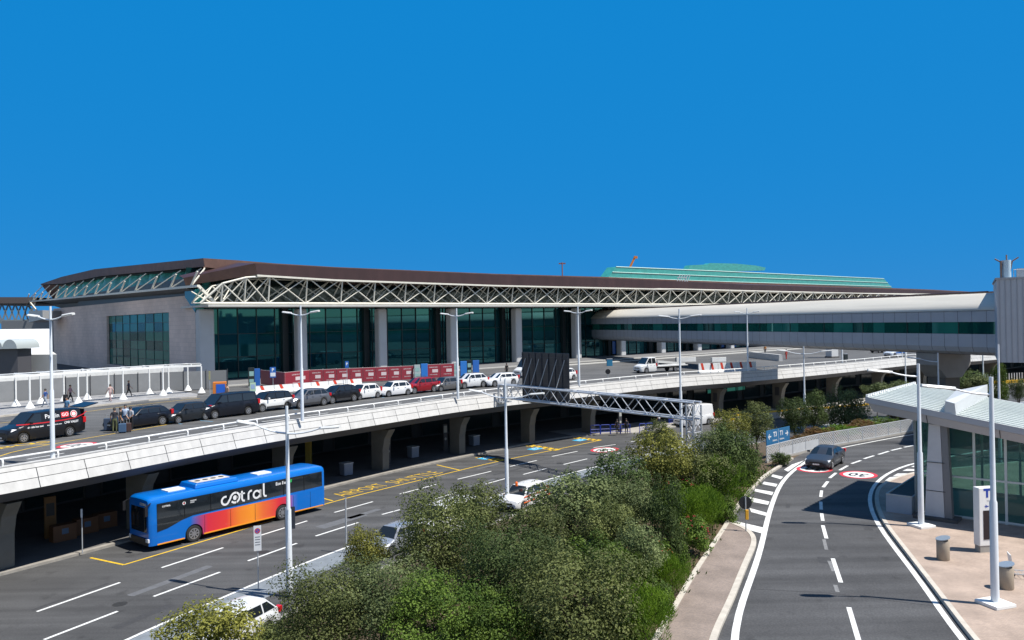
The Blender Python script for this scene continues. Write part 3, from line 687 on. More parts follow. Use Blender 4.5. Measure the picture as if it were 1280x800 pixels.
# front canopy: brown fascia, white soffit
EY = -5.6
Ct, Cb = TL(319, 329, EY), TL(325, 343.3, EY)
Tt, Tb = TL(229, 347.5, 1.5), TL(232, 357, 1.5)
ft = [Ct]+[TL(*p, EY) for p in ((420, 334.6), (620, 343.2), (760, 347.8))]
fb = [Cb]+[TL(*p, EY) for p in ((420, 349.2), (620, 356.2), (760, 359.3))]
ft[0].x = Ct.x; fb[0].x = Ct.x+.25
for px, ty, by, y in ((850, 351.5, 361.2, EY+.3), (930, 355.6, 363.4, EY+1), (1020, 358.6, 365.6, EY+1.5), (1165, 363.2, 367, EY+1.6)):
    ft.append(TL(px, ty, y)); fb.append(TL(px, by, y))
ft.append(Vector((XE, EY+1.6, ft[-1].z-.8))); fb.append(Vector((XE, EY+1.6, fb[-1].z-.3)))
mb = MB(); mb.grid([[a, b] for a, b in zip(ft, fb)]); mb.build('fascia', brown, term)
mb = MB(); mb.grid([[Tt, Tb], [Ct, fb[0]]]); mb.build('end_fascia', brown2, term)
mb = MB()
for a, b in zip(fb, fb[1:]): mb.bar(a+Vector((0, .12, -.12)), b+Vector((0, .12, -.12)), .3, .24)
mb.build('eaves_beam', truss_m, term)
inner = [Vector((a.x, RY+.4, a.z)) for a in ft]
def roofz(x):
    for a, b in zip(fr, fr[1:]):
        if a.x <= x <= b.x: return a.z+(b.z-a.z)*(x-a.x)/(b.x-a.x)
    return fr[0].z if x < fr[0].x else fr[-1].z
mb = MB(); mb.grid([[a, Vector((a.x, RY+.3, min(roofz(a.x)-.35, a.z+1.2)))] for a in ft]); mb.add([Ct, Tt, Vector((Tt.x, RY+2, Tt.z+.4)), Vector((Ct.x, RY+.3, min(roofz(Ct.x)-.35, Ct.z+1.2)))], [(0, 1, 2, 3)]); mb.build('canopy_roof', brown, term)
mb = MB(); mb.grid([[b+Vector((0, .15, .02)), Vector((b.x, -3.5, max(TT+.1, min(b.z-.1, TT+.6)))), Vector((b.x, GY+3, TT+.2))] for b in fb]); mb.add([fb[0]+Vector((0, .1, .02)), Tb+Vector((.1, 0, .02)), Vector((Tb.x+1, GY+3, TT+.1)), Vector((fb[0].x, GY+3, TT+.2)), ], [(0, 1, 2, 3)])
mb.build('soffit', soffit_m, term)
mb = MB(); mb.prism([(-1.0, -4.9), (XE, -4.9), (XE, GY+2.5), (-1.2, GY+2.5)], TB-.28, TB-.02); mb.build('lower_soffit', soffit_m, term)
mb = MB(); mb.add([(-.5, GY+2.4, TB-.3), (XE, GY+2.4, TB-.3), (XE, GY+2.4, TT+1.5), (-.5, GY+2.4, TT+1.5)], [(0, 1, 2, 3)]); mb.build('upper_glass', M('upper_glass', (.006, .028, .03), .08, spec=.5, var=.5, scale=.4), term)
# the lattice truss: two leaning faces joined by braces
def tt(x):
    h = TT-.55*min(1, max(0, x)/90); e = TL(305, 347.5, -5.3); s0_ = TL(250, 361.5, -5.3)
    return min(h, s0_.z+(e.z-s0_.z)*(x-s0_.x)/(e.x-s0_.x))
fa = lambda x, top: Vector((x, -4.6-(.7 if top else 0), tt(x) if top else TB+.15))
fbk = lambda x, top: Vector((x, -1.4, tt(x)-.2 if top else TB+.25))
xs = [TL(px, 365, -4.6).x for px in (250, 276, 305, 335, 375, 411, 446, 479, 511, 541, 570, 599, 625, 652, 679, 705, 731, 757, 784, 809, 834, 859, 881, 902, 926)]
sp_px = xs[:]; stp = (sp_px[-1]-sp_px[3])/21; xs = sp_px[:3]+[sp_px[3]+stp*k for k in range(22)]
while xs[-1] < 225: xs.append(xs[-1]+stp)
ch_ = MB()
ch_.tube([fa(x, 0) for x in xs], .17, 8); ch_.tube([fa(x, 1) for x in xs[1:]], .13, 8); ch_.tube([fbk(x, 0) for x in xs], .11, 6); ch_.tube([fbk(x, 1) for x in xs[1:]], .10, 6); ch_.tube([fa(xs[0], 0), fa(xs[1], 1)], .15, 8)
truss = ch_.build('roof_truss', truss_m, term, smooth=60)
for i in range(len(xs)-1):
    a, b = xs[i], xs[i+1]; m2 = MB()
    if i: m2.tube([fa(a, 1), fa(a, 0)], .105, 6, False)
    m2.tube([fa(a, 1), fa(b, 0)], .085, 6, False) if i else None
    m2.tube([fa(a, 0), fa(b, 1)], .075, 6, False)
    m2.tube([fbk(a, 0), fbk(b, 1)], .09, 5, False); m2.tube([fbk(a, 1), fbk(b, 0)], .09, 5, False)
    m2.tube([fbk(a, 0), fa(a, 1)], .09, 5, False); m2.tube([fa(a, 0), fbk(a, 0)], .08, 5, False); m2.tube([fa(a, 0), fbk(b, 1)], .08, 5, False)
    m2.build('bracing', truss_m, truss, smooth=60)
# closing volume so the hall is solid behind the glass
mb = MB(); mb.prism([(-.2, GY+2.6), (XE, GY+2.6), (XE, 70), (-.2, 70)], TB-.5, TT+.1); mb.build('hall_ceiling', mull, term)
# roof light of green glass, with a made-up block for a stray green patch
y = 24.
q = [TL(755.5, 346, y), TL(770, 333.5, y), TL(900, 339, y), TL(1105, 348.4, y), TL(1118, 358.2, y), TL(900, 352.2, y)]
rl = M('rooflight_glass', (.045, .30, .27), .2, spec=.5, var=.22, scale=.5, stretch=(1, 1, 3))
def lightbox(q, dep, name):
    mb = MB(); a = [Vector(p) for p in q]; b = [p+Vector((0, dep, .0)) for p in a]; n = len(a)
    mb.add(a+b, [tuple(range(n)), tuple(range(2*n-1, n-1, -1))]+[(i, n+i, n+(i+1) % n, (i+1) % n) for i in range(n)]); return mb.build(name, rl, term)
q[0].z -= 1.5; q[4].z -= 1.5; q[5].z -= 1.5
o = lightbox(q, 3, 'roof_light')
mb = MB()
for k in (.33, .66): mb.tube([q[1].lerp(q[0], k)-Vector((0, .05, 0)), q[2].lerp(q[5], k)-Vector((0, .05, 0)), q[3].lerp(q[4], k)-Vector((0, .05, 0))], .12, 5)
mb.tube([q[1], q[2], q[3]], .14, 5); mb.build('glazing_bar', M('bar_pale', (.4, .6, .55), .5), o)
y = 40.
q = [TL(*p, y) for p in ((860, 336.5), (863, 331.5), (885, 330.5), (888, 328.8), (920, 329.5), (944, 331.8), (957, 334.5), (956, 338), (935, 338.5), (905, 339.5))]
lightbox(q, 2, 'roof_green_block')
# steel stair on the roof edge
mb = MB()
for k in range(5):
    a = TL(846+k*3.2, 352.5, -2); mb.bar(a, a+Vector((1.2, 0, 1.6)), .12)
mb.bar(TL(846, 347, -2), TL(858, 347, -2), .12); mb.bar(TL(857, 353, -2), TL(857, 346, -2), .15); mb.build('roof_ladder', steel, term)

# forecourt pavement along the glass front, with its kerb
fc = [TP+U*a+V*b for a, b in ((-2, -8.5), (XE, -8.5), (XE, 3), (-2, 3))]
mb = MB(); mb.prism(fc, ZD-.3, ZD+.16); mb.build('forecourt_pavement', M('forecourt', (.15, .15, .152), .85, var=.15, scale=.5), kind='structure')
mb = MB(); mb.sweep([TP+U*a+V*-8.5 for a in (-2, 60, 150, XE)], [(-.1, ZD), (.25, ZD), (.25, ZD+.17), (-.1, ZD+.175)]); mb.build('forecourt_kerb', M('pale_kerb', (.45, .44, .41), .8, var=.1), kind='structure')
mb = MB(); mb.sweep([TP+U*a+V*-13.5 for a in (45, 90, 130)], [(-.6, ZD), (.6, ZD), (.6, ZD+.14), (-.6, ZD+.14)]); mb.build('traffic_island', M('pale_kerb', (.45, .44, .41)), kind='structure')
# mast and crane behind the roof
p = D(703, 346, 205); h = D(703, 328, 205).z-p.z
r = thing('radio_mast', 'thin reddish radio mast standing up behind the brown roof', 'mast', (p.x, p.y, p.z-14))
mb = MB(); mb.tube([(0, 0, 0), (0, 0, 14+h)], .18, 6); mb.build('mast', M('mast_red', (.24, .11, .11), .6), r)
MB().box((0, 0, 14+h-.3), (1.8, .2, .35)).build('aerial', M('mast_red', (.3, .1, .1)), r)
p0, p1 = D(787.5, 334, 330), D(793.5, 321.5, 330)
r = thing('mobile_crane', 'orange crane boom rising behind the green roof light', 'crane', (p0.x, p0.y, 0))
mb = MB(); a = p0-Vector((p0.x, p0.y, 0)); bb = p1-Vector((p0.x, p0.y, 0)); d = bb-a; mb.bar(a-d*4.2, bb, 0.9, 0.8); mb.bar(bb-Vector((.4, 0, 0)), bb+Vector((1.1, 0, -.1)), 1.1, 1.0); mb.build('boom', M('crane_orange', (.75, .25, .03), .5), r)
base = a-d*4.2
MB().box((base.x, base.y, base.z/2+.5), (5, 4, base.z+1)).build('carrier', M('crane_orange', (.75, .25, .03)), r)

# ------------------------------------------------------------------ footbridge
BR0, BR1 = Vector((39.4, 62.9))*1.17, Vector((14.4, 138.))*1.17; bd = (BR1-BR0); BL = bd.length; bd.normalize()
br = thing('footbridge', 'grey enclosed footbridge with ribbon window crossing from the terminal', 'footbridge', (BR0.x, BR0.y, 0), math.atan2(bd.y, bd.x))
# local x runs to the terminal; local +y is the left (west) face
clad = M('grey_cladding', (.36, .39, .44), .45, .1, var=.06, scale=.8)
shell = M('bridge_shell', (.60, .565, .49), .55, var=.14, scale=.25, stretch=(.2, 3, 1))
W2 = 2.85
BZ = lambda z: CZ+(z-CZ)*1.17
segs = int(BL/1.45)
X = lambda k: -4.5+(BL+4.5)*k/segs
def band(sec, mat, name, gap=.02):
    for sg in (1, -1):
        mb = MB()
        for k in range(segs):
            xa, xb = X(k)+gap, X(k+1)-gap
            mb.grid([[Vector((x, y*sg, BZ(z))) for y, z in sec] for x in (xa, xb)])
        mb.build(name, mat, br)
band([(W2-.75, 9.95), (W2-.2, 10.2), (W2, 10.6), (W2, 11.65)], clad, 'lower_cladding')
band([(W2, 12.62), (W2, 13.45), (W2-.05, 13.6)], clad, 'upper_cladding')
mb = MB(); prof = [(W2+.12, 13.55), (W2+.08, 13.68), (W2-.25, 13.98), (W2-1.55, 14.78), (W2-1.75, 14.86), (0, 14.95)]
prof = prof+[(-a, b) for a, b in prof[-2::-1]]
mb.grid([[Vector((x, a, BZ(b))) for a, b in prof] for x in [X(k) for k in range(segs+1)]]); mb.build('roof_shell', shell, br, smooth=50)
for sg in (1, -1):
    mb = MB(); m2 = MB()
    for k in range(segs):
        mb.k = RND.choice((0, 0, 1)) if k < segs*.35 else RND.choice((0, 0, 0, 0, 1)); t = RND.uniform(-.012, .012)
        mb.add([(X(k), (W2-.12+t)*sg, BZ(11.6)), (X(k+1), (W2-.12-t)*sg, BZ(11.6)), (X(k+1), (W2-.12-t)*sg, BZ(12.66)), (X(k), (W2-.12+t)*sg, BZ(12.66))], [(0, 1, 2, 3)])
    g = mb.build('ribbon_window', [coated(M('bridge_glass', (.004, .05, .048), .04)), coated(M('bridge_glass_b', (.02, .15, .13), .04))], br)
    for k in range(0, segs+1, 4): m2.bar((X(k), (W2-.1)*sg, BZ(11.6)), (X(k), (W2-.1)*sg, BZ(12.66)), .07)
    m2.build('mullion', mull, g)
mb = MB(); mb.prism([(-3, -W2+.15), (BL, -W2+.15), (BL, W2-.15), (-3, W2-.15)], BZ(10.3), BZ(11.58)); mb.prism([(-3, -W2+.15), (BL, -W2+.15), (BL, W2-.15), (-3, W2-.15)], BZ(12.7), BZ(13.5)); mb.prism([(-3, -W2+.72), (BL, -W2+.72), (BL, W2-.72), (-3, W2-.72)], BZ(9.93), BZ(10.2)); mb.build('floor_slab', dark_conc, br)
mb = MB(); mb.tube([(0, .9, BZ(15.05)), (BL, .9, BZ(15.05))], .08, 5); mb.tube([(0, -.9, BZ(15.05)), (BL, -.9, BZ(15.05))], .08, 5); mb.build('roof_rail', brown, br)
# bridge piers
q = min((abs(640+F*((BR0+bd*t).x/(BR0+bd*t).y)-1177), t) for t in [k*.25 for k in range(100)])[1]
mb = MB(); mb.box((q, 0, 3.4), (2.2, 1.9, 7.2)); mb.build('pier', M('pier_dark', (.13, .115, .10), .85, var=.2, scale=.6), br, bevel=.05)
mb = MB(); zt_ = BZ(9.93); pr = [(-2.2, zt_), (2.2, zt_), (2.2, zt_-1.2), (1.0, zt_-2.5), (-1.0, zt_-2.5), (-2.2, zt_-1.2)]
rows = [[Vector((q+x, a, b)) for a, b in pr] for x in (-1.3, 1.3)]; mb.grid(rows, True); mb.poly(rows[0]); mb.poly(rows[1][::-1]); mb.build('pier_cap', M('pier_cap', (.27, .26, .25), .8, var=.12, scale=.6), br, bevel=.06)
c = G(1040, 447, ZD); t = thing('pillar', 'square white pillar standing on the deck under the footbridge', 'pillar', c, rad(20)); MB().box((0, 0, 3.5), (1.5, 1.5, 7.0)).build('shaft', M('pillar_grey', (.62, .62, .61), .6), t, bevel=.04); MB().box((0, 0, .12), (1.7, 1.7, .24)).build('base', dark_conc, t)

# ------------------------------------------------------------------ grey ribbed building at the right edge
g0 = D(1246.5, 400, 63); g0 = Vector((g0.x, g0.y))
gb = thing('ribbed_building', 'grey ribbed metal building on stilts at the right edge of the photo', 'building', (g0.x, g0.y, 0), rad(-31))
mb = MB(); mb.box((9, 6.5, 12.65), (18, 13, 6.75)); mb.build('wall', clad, gb)
mb = MB()
for k in range(46): mb.box((.2+k*.4, -.02, 12.65), (.06, .06, 6.73))
mb.build('cladding_rib', M('rib_grey', (.28, .30, .34), .5), gb)
MB().box((9, 6.5, 16.1), (18.2, 13.2, .16)).build('roof', M('roof_grey', (.3, .32, .35), .6), gb)
for x in (5, 12): MB().box((x, 7.5, 4.7), (1.3, 1.3, 9.6)).build('stilt', dark_conc, gb)
RO = -.12
ant = MB(); ant.tube([(.75, 1, 16.3+RO), (.75, 1, 17.75+RO)], .32, 10); o = ant.build('rooftop_cabinet', M('cabinet_blue', (.45, .58, .66), .4), gb, smooth=50)
m2 = MB()
for dx, dy, hh in ((-.55, 0, 17.9+RO), (.55, 0, 17.95+RO), (0, .1, 18.2+RO)): m2.tube([(.75+dx*.5, 1, 16.9), (.75+dx*.7, 1+dy, hh-.3), (.75+dx*1.5, 1+dy, hh)], .06, 5)
m2.tube([(.35, .8, 16.1), (.35, .8, 17.6)], .09, 5); m2.build('antenna', M('antenna_brown', (.22, .15, .12), .6), gb)
mb = MB(); mb.tube([(1.2, .4, 16.8), (17.8, .4, 16.8)], .03, 5)
for k in range(20): mb.tube([(1.2+k*.87, .4, 16.15), (1.2+k*.87, .4, 16.8)], .025, 5)
mb.box((2.4, 3, 16.55), (1.8, 1.5, .85)); mb.build('roof_railing', steel, gb)

# ------------------------------------------------------------------ pavilion
PA = D(1082, 496.5, 42.7); prz = math.atan2(-.655, .755)
pv = thing('glass_pavilion', 'low glass pavilion with pale ridged sloping roof and leaning grey column', 'pavilion', (PA.x, PA.y, 0), prz)
sheet = M('ridged_sheet', (.84, .87, .84), .5, .0, var=.08, scale=.5, stretch=(.2, 1, 1)); fas = M('pavilion_fascia', (.36, .37, .40), .45, .1, var=.05, scale=.5)
RL, RD = 19., 10.2; rz0 = lambda x: 8.78-.162*x
mb = MB(); mb.grid([[Vector((x, y, rz0(x))) for y in (0, RD)] for x in (0, RL)]); mb.build('roof_sheet', sheet, pv)
mb = MB(); y = .3
while y < RD: mb.bar((0.02, y, rz0(0)+.03), (RL, y, rz0(RL)+.03), .13, .07); y += .66
mb.build('standing_seam', M('seam', (.50, .54, .52), .5), pv)
sec = [(0, .02), (-.02, -.30), (.10, -.34), (.32, -.76), (1.0, -.86)]
mb = MB(); loop = lambda o: [(RL, o), (o, o), (o, RD-o), (RL, RD-o)]
mb.grid([[Vector((loop(o)[i][0], loop(o)[i][1], rz0(loop(o)[i][0])+dz)) for o, dz in sec] for i in range(4)])
mb.poly([Vector((x, y, rz0(x)-.86)) for x, y in loop(1.0)]); mb.build('fascia', fas, pv)
for x in (3.0, 6.3, 9.6): MB().bar((x, .08, rz0(x)-.33), (x, .30, rz0(x)-.75), .03, .03).build('fascia_joint', mull, pv)
mb = MB()
for k in range(24): mb.box((.05, .2+k*.43, rz0(0)+.06), (.14, .2, .14))
mb.build('edge_clip', white, pv)
mb = MB(); fr_, bk_ = [(3.85, .05), (4.4, .05)], [(4.15, RD-.05), (2.4, RD-.05)]; q4 = [fr_[0], fr_[1], bk_[0], bk_[1]]
v = [Vector((x, y, rz0(x)+.01)) for x, y in q4]+[Vector((x+(.06 if i == 0 else -.06 if i == 1 else 0), y+.03, rz0(x)+(.62, .60, .80, .05)[i])) for i, (x, y) in enumerate(q4)]
mb.add(v, [(3, 2, 1, 0), (4, 5, 6, 7), (0, 1, 5, 4), (1, 2, 6, 5), (2, 3, 7, 6), (3, 0, 4, 7)]); mb.build('roof_upstand', M('upstand', (.5, .52, .53), .45), pv)
pane = glassmat('pavilion_glass', (.06, .13, .12), .55); zb = ZR+.12
def glazing(p, q, n, name):
    mb = MB(); m2 = MB(); p, q = Vector(p), Vector(q); d = (q-p)/n; top = lambda P: rz0(P.x)-.86
    for k in range(n):
        a, c = p+d*k, p+d*(k+1); nn = Vector((d.y, -d.x)).normalized()
        for lo, hi in ((lambda P: zb+.15, lambda P: zb+2.2), (lambda P: zb+2.2, top)):
            t = RND.uniform(-.006, .006); mb.add([v3(a+nn*t, lo(a)), v3(c-nn*t, lo(c)), v3(c-nn*t, hi(c)), v3(a+nn*t, hi(a))], [(0, 1, 2, 3)])
    for k in range(n+1): P = p+d*k; m2.bar(v3(P, zb), v3(P, top(P)), .09, .12)
    for f in (lambda P: zb+.1, lambda P: zb+2.2, lambda P: top(P)-.04): m2.bar(v3(p, f(p)), v3(q, f(q)), .1, .1)
    g = mb.build(name, pane, pv); m2.build('glazing_frame', M('frame_pale', (.5, .55, .55), .4), g)
glazing((2.1, 1.5), (17.6, 1.5), 11, 'front_glazing'); glazing((2.1, 1.5), (2.1, 8.7), 5, 'side_glazing'); glazing((2.1, 8.7), (17.6, 8.7), 8, 'rear_glazing')
mb = MB(); mb.prism([(2.1, 1.5), (17.6, 1.5), (17.6, 8.7), (2.1, 8.7)], zb-.1, zb+.02); mb.build('interior_floor', M('pav_floor', (.55, .54, .50), .4), pv)
mb = MB(); mb.box((10.5, 6.5, zb+1.5), (7, .2, 3.0)); mb.build('interior_wall', M('pav_inner', (.55, .60, .56), .7, var=.2, scale=.4), pv)
mb = MB(); mb.box((6.0, 4.0, zb+.5), (2.2, .7, 1.0)); mb.build('interior_counter', M('pav_counter', (.5, .48, .42), .5), pv)
mb = MB()
for x, h in ((7.4, 2.0), (9.0, 1.7)): mb.box((x, 3.4, zb+h/2), (.8, .3, h))
mb.build('display_stand', M('pav_stand', (.10, .12, .14), .4), pv)
def colr(x0, w0, x1, w1, y0, y1, name, m):
    r0 = [Vector((a, b, zb)) for a, b in ((x0, y0), (x0+w0, y0), (x0+w0, y0+.5), (x0, y0+.5))]; zt = rz0(3.2)-.84; r1 = [Vector((a, b, zt)) for a, b in ((x1, y1), (x1+w1, y1), (x1+w1, y1+.5), (x1, y1+.5))]
    mb = MB(); mb.grid([r0, r1], True); mb.poly(r1); mb.build(name, m, pv)
colr(2.75, .95, 2.95, .55, .45, .75, 'leaning_column', M('column_pale', (.50, .50, .52), .5, var=.05)); colr(3.72, .34, 3.52, .30, .45, .75, 'column_edge', M('column_dark', (.16, .16, .17), .5))
mb = MB()
for zz in (zb+1.5, zb+3.0): mb.box((3.28, .53+(zz-zb)*.05, zz), (1.0-(zz-zb)*.05, .2, .025))
mb.build('column_joint', black, pv)
MB().box((3.3, .65, zb+.08), (2.1, 1.1, .16)).build('plinth', dark_conc, pv)
r = thing('planter_wall', 'low grey wall enclosing a dark well beside the glass pavilion', 'low wall', (PA.x, PA.y, zb), prz)
lw = [(.75, .75), (2.05, .75), (2.05, 7.2), (.75, 7.2)]
mb = MB(); mb.prism(lw, -.05, .95); mb.build('wall', M('low_wall', (.34, .38, .44), .6, var=.06), r)
mb = MB(); mb.poly([(.85, .85, .956), (1.98, .85, .956), (1.98, 7.1, .956), (.85, 7.1, .956)]); mb.build('well_cover', M('well_dark', (.06, .06, .06), .8), r)
mb = MB(); mb.bar((.75, .78, .98), (2.05, .78, .98), .1, .05); mb.bar((.78, .84, .98), (.78, 7.2, .98), .1, .05); mb.build('coping', M('coping', (.5, .48, .44), .6), r)

# ------------------------------------------------------------------ buildings at the far left
p = D(20, 470, 118)
r = thing('white_shed', 'white sloped roof shed in front of the stone end wall', 'shed', (0, 0, ZD))
a, b, c, d = D(-40, 412, 132), D(62, 411, 126), D(61, 444, 112), D(-40, 446, 116)
mb = MB(); mb.plate([Vector((q.x, q.y, q.z-ZD)) for q in (a, b, c, d)], .3, (0, .5, -1)); mb.build('sloped_roof', M('shed_white', (.75, .75, .75), .5, var=.06, scale=.3), r)
a, b = D(-40, 443, 111), D(71, 443, 108); mb = MB(); z0 = 0; zt_ = b.z-ZD
mb.prism([Vector((a.x, a.y)), Vector((b.x, b.y)), Vector((b.x*1.14, b.y*1.13)), Vector((a.x*1.14, a.y*1.13))], 0, zt_); mb.build('wall', M('shed_wall', (.62, .60, .55), .6, var=.08, scale=.4), r)
mb = MB()
for px0, px1, y0_, y1_ in ((15, 24.5, 455, 465), (28, 41, 456, 465), (-8, 6, 458, 466)):
    q0, q1 = D(px0, y0_, 108.6), D(px1, y1_, 108.4); mb.add([(q0.x, q0.y-.4, q0.z-ZD), (q1.x, q1.y-.4, q0.z-ZD), (q1.x, q1.y-.4, q1.z-ZD), (q0.x, q0.y-.4, q1.z-ZD)], [(0, 1, 2, 3)])
mb.build('window', car_glass, r)
r = thing('vaulted_kiosk', 'small grey kiosk with scalloped vaulted roof before the white shed', 'kiosk', (0, 0, ZD))
mb = MB(); m2 = MB()
q0, q1 = D(-12, 448, 104), D(22, 448, 104); m2.prism([Vector((q0.x, q0.y)), Vector((q1.x, q1.y)), Vector((q1.x, q1.y+3)), Vector((q0.x, q0.y+3))], q0.z-ZD-2.5, D(0, 436.5, 104).z-ZD)
for k in range(2):
    x0, x1 = D(-9+k*18, 436, 104).x, D(9+k*18, 436, 104).x; zc = D(0, 436, 104).z-ZD
    rows = [[Vector((x0+(x1-x0)*(1-math.cos(math.pi*j/10))/2, 103+yy, zc+1.25*math.sin(math.pi*j/10))) for j in range(11)] for yy in (0, 5)]
    mb.grid(rows); mb.poly(rows[0]+[])
mb.build('vaulted_roof', M('vault_grey', (.38, .42, .42), .5), r, smooth=40); m2.build('body', M('kiosk_dark', (.08, .08, .09), .4), r)
# second terminal beyond
r = thing('far_terminal', 'distant terminal wing with dark slab roof and lattice frame at far left', 'terminal', (0, 0, ZD))
a, b = D(-80, 371, 175), D(40, 371, 185)
mb = MB(); z1, z0 = D(0, 371, 180).z-ZD, D(0, 379, 180).z-ZD
mb.prism([Vector((a.x, a.y)), Vector((b.x, b.y)), Vector((b.x, b.y+30)), Vector((a.x, a.y+30))], z0, z1); mb.build('roof', M('far_roof', (.06, .05, .05), .6), r)
mb = MB(); zc = D(0, 402, 180).z-ZD
n = 14
for k in range(n):
    p, q = a.lerp(b, k/n), a.lerp(b, (k+1)/n)
    mb.bar((p.x, p.y+1, z0), (q.x, q.y+1, zc), .35); mb.bar((q.x, q.y+1, z0), (p.x, p.y+1, zc), .35)
mb.bar((a.x, a.y+1, zc), (b.x, b.y+1, zc), .9); mb.build('lattice_frame', M('lattice', (.12, .15, .17), .6), r)
mb = MB(); q = D(36, 410, 178); mb.prism([Vector((q.x-9, q.y+4)), Vector((q.x+8, q.y+4)), Vector((q.x+8, q.y+12)), Vector((q.x-9, q.y+12))], 0, D(0, 401, 178).z-ZD); mb.build('wall', M('far_wall', (.20, .21, .22), .6), r); mb = MB(); mb.prism([Vector((a.x, a.y+24)), Vector((q.x-10, q.y+24)), Vector((q.x-10, q.y+34)), Vector((a.x, a.y+34))], 0, D(0, 411, 205).z-ZD); mb.build('rear_wing', M('far_wall', (.20, .21, .22), .6), r)
r = thing('ventilation_box', 'silver ventilation box jutting from the left end of the stone wall', 'duct', (0, 0, ZD))
a = D(36, 403, 162); b = D(64, 388, 162); mb = MB(); mb.prism([Vector((a.x, 162)), Vector((b.x, 159)), Vector((b.x, 166)), Vector((a.x, 168))], lambda p: a.z-ZD+(.6 if p[0] > a.x+1 else 0), b.z-ZD); mb.build('casing', steel, r)
# ------------------------------------------------------------------ vehicles
def paint(name, col, metal=.0): return M('paint_'+name, col, .34, metal, spec=.4, coat=.25 if max(col) < .1 else .5)
wheel_cache = {}
def wheel(parent, x, y, r, wd, side, dark=False, spokes=7):
    key = (r, wd, side, dark, spokes)
    if key not in wheel_cache:
        t = MB(); t.lathe([(r*.62, -wd/2), (r*.93, -wd/2), (r, -wd*.3), (r, wd*.3), (r*.93, wd/2), (r*.62, wd/2)], n=20, axis='Y'); tm = t.mesh('tyre', rubber, 40)
        m = MB(); o = side*wd*.5
        m.k = 1; m.lathe([(r*.60, o-side*.05), (.01, o-side*.055)], n=20, axis='Y'); m.k = 0
        m.grid([[Vector((r*q*math.cos(2*math.pi*k/20), o+side*.004, r*q*math.sin(2*math.pi*k/20))) for k in range(21)] for q in (.55, .66)])
        for k in range(spokes):
            a = 2*math.pi*k/spokes; m.bar((.05*math.cos(a), o-side*.01, .05*math.sin(a)), (r*.6*math.cos(a), o-side*.005, r*.6*math.sin(a)), r*.15, .03, up=(0, 1, 0))
        m.lathe([(r*.14, o-side*.03), (r*.14, o+side*.005), (.01, o+side*.012)], n=10, axis='Y')
        rm = m.mesh('rim', [M('rim_dark', (.10, .10, .105), .4, .4) if dark else chrome, black]); wheel_cache[key] = (tm, rm)
    tm, rm = wheel_cache[key]
    w_ = bpy.data.objects.new('wheel', tm); COL.objects.link(w_); w_.parent = parent; w_.location = (x, y, r)
    i = bpy.data.objects.new('rim', rm); COL.objects.link(i); i.parent = w_

KIND = dict(  # L W H | wheel r, front axle, rear axle | hood z front, hood z at windscreen, belt rear z | xa xb xc xd (glasshouse feet and roof) | roof inset
    hatch=dict(L=3.75, W=1.65, H=1.50, r=.29, fa=.72, ra=3.12, hz=(.74, .94), bz=.98, g=(.98, 1.55, 3.15, 3.62), ri=.17, pil=(2.05, 2.95), deck=None),
    mpv=dict(L=4.2, W=1.78, H=1.66, r=.33, fa=.82, ra=3.45, hz=(.84, 1.04), bz=1.06, g=(1.0, 1.6, 3.75, 4.1), ri=.17, pil=(2.25, 3.2), deck=None),
    suv=dict(L=4.45, W=1.83, H=1.64, r=.35, fa=.85, ra=3.55, hz=(.88, 1.06), bz=1.10, g=(1.25, 1.95, 3.75, 4.3), ri=.20, pil=(2.45, 3.35), deck=None),
    wagon=dict(L=4.75, W=1.84, H=1.49, r=.34, fa=.90, ra=3.75, hz=(.76, .96), bz=1.00, g=(1.40, 2.15, 4.05, 4.62), ri=.21, pil=(2.65, 3.6), deck=None),
    sedan=dict(L=4.62, W=1.80, H=1.42, r=.33, fa=.88, ra=3.58, hz=(.72, .93), bz=.98, g=(1.22, 2.02, 3.25, 4.25), ri=.24, pil=(2.45, 3.35), deck=1.0),
    van=dict(L=5.3, W=1.92, H=1.94, r=.34, fa=.95, ra=4.1, hz=(.98, 1.16), bz=1.20, g=(.98, 1.75, 4.95, 5.06), ri=.13, pil=(2.2, 3.6), deck=None),
    bigvan=dict(L=5.6, W=2.02, H=2.55, r=.36, fa=.95, ra=4.45, hz=(1.05, 1.3), bz=1.34, g=(.75, 1.55, 5.45, 5.56), ri=.12, pil=(2.0, 3.5), deck=None),
    pickup=dict(L=2.9, W=1.95, H=2.15, r=.35, fa=.95, ra=4.6, hz=(1.0, 1.2), bz=1.25, g=(.8, 1.5, 2.75, 2.88), ri=.13, pil=(1.95, 2.6), deck=None))
def lerpx(pts, x):
    for (a, u), (b, v) in zip(pts, pts[1:]):
        if a <= x <= b: return u+(v-u)*(x-a)/(b-a) if b > a else v
    return pts[0][1] if x < pts[0][0] else pts[-1][1]

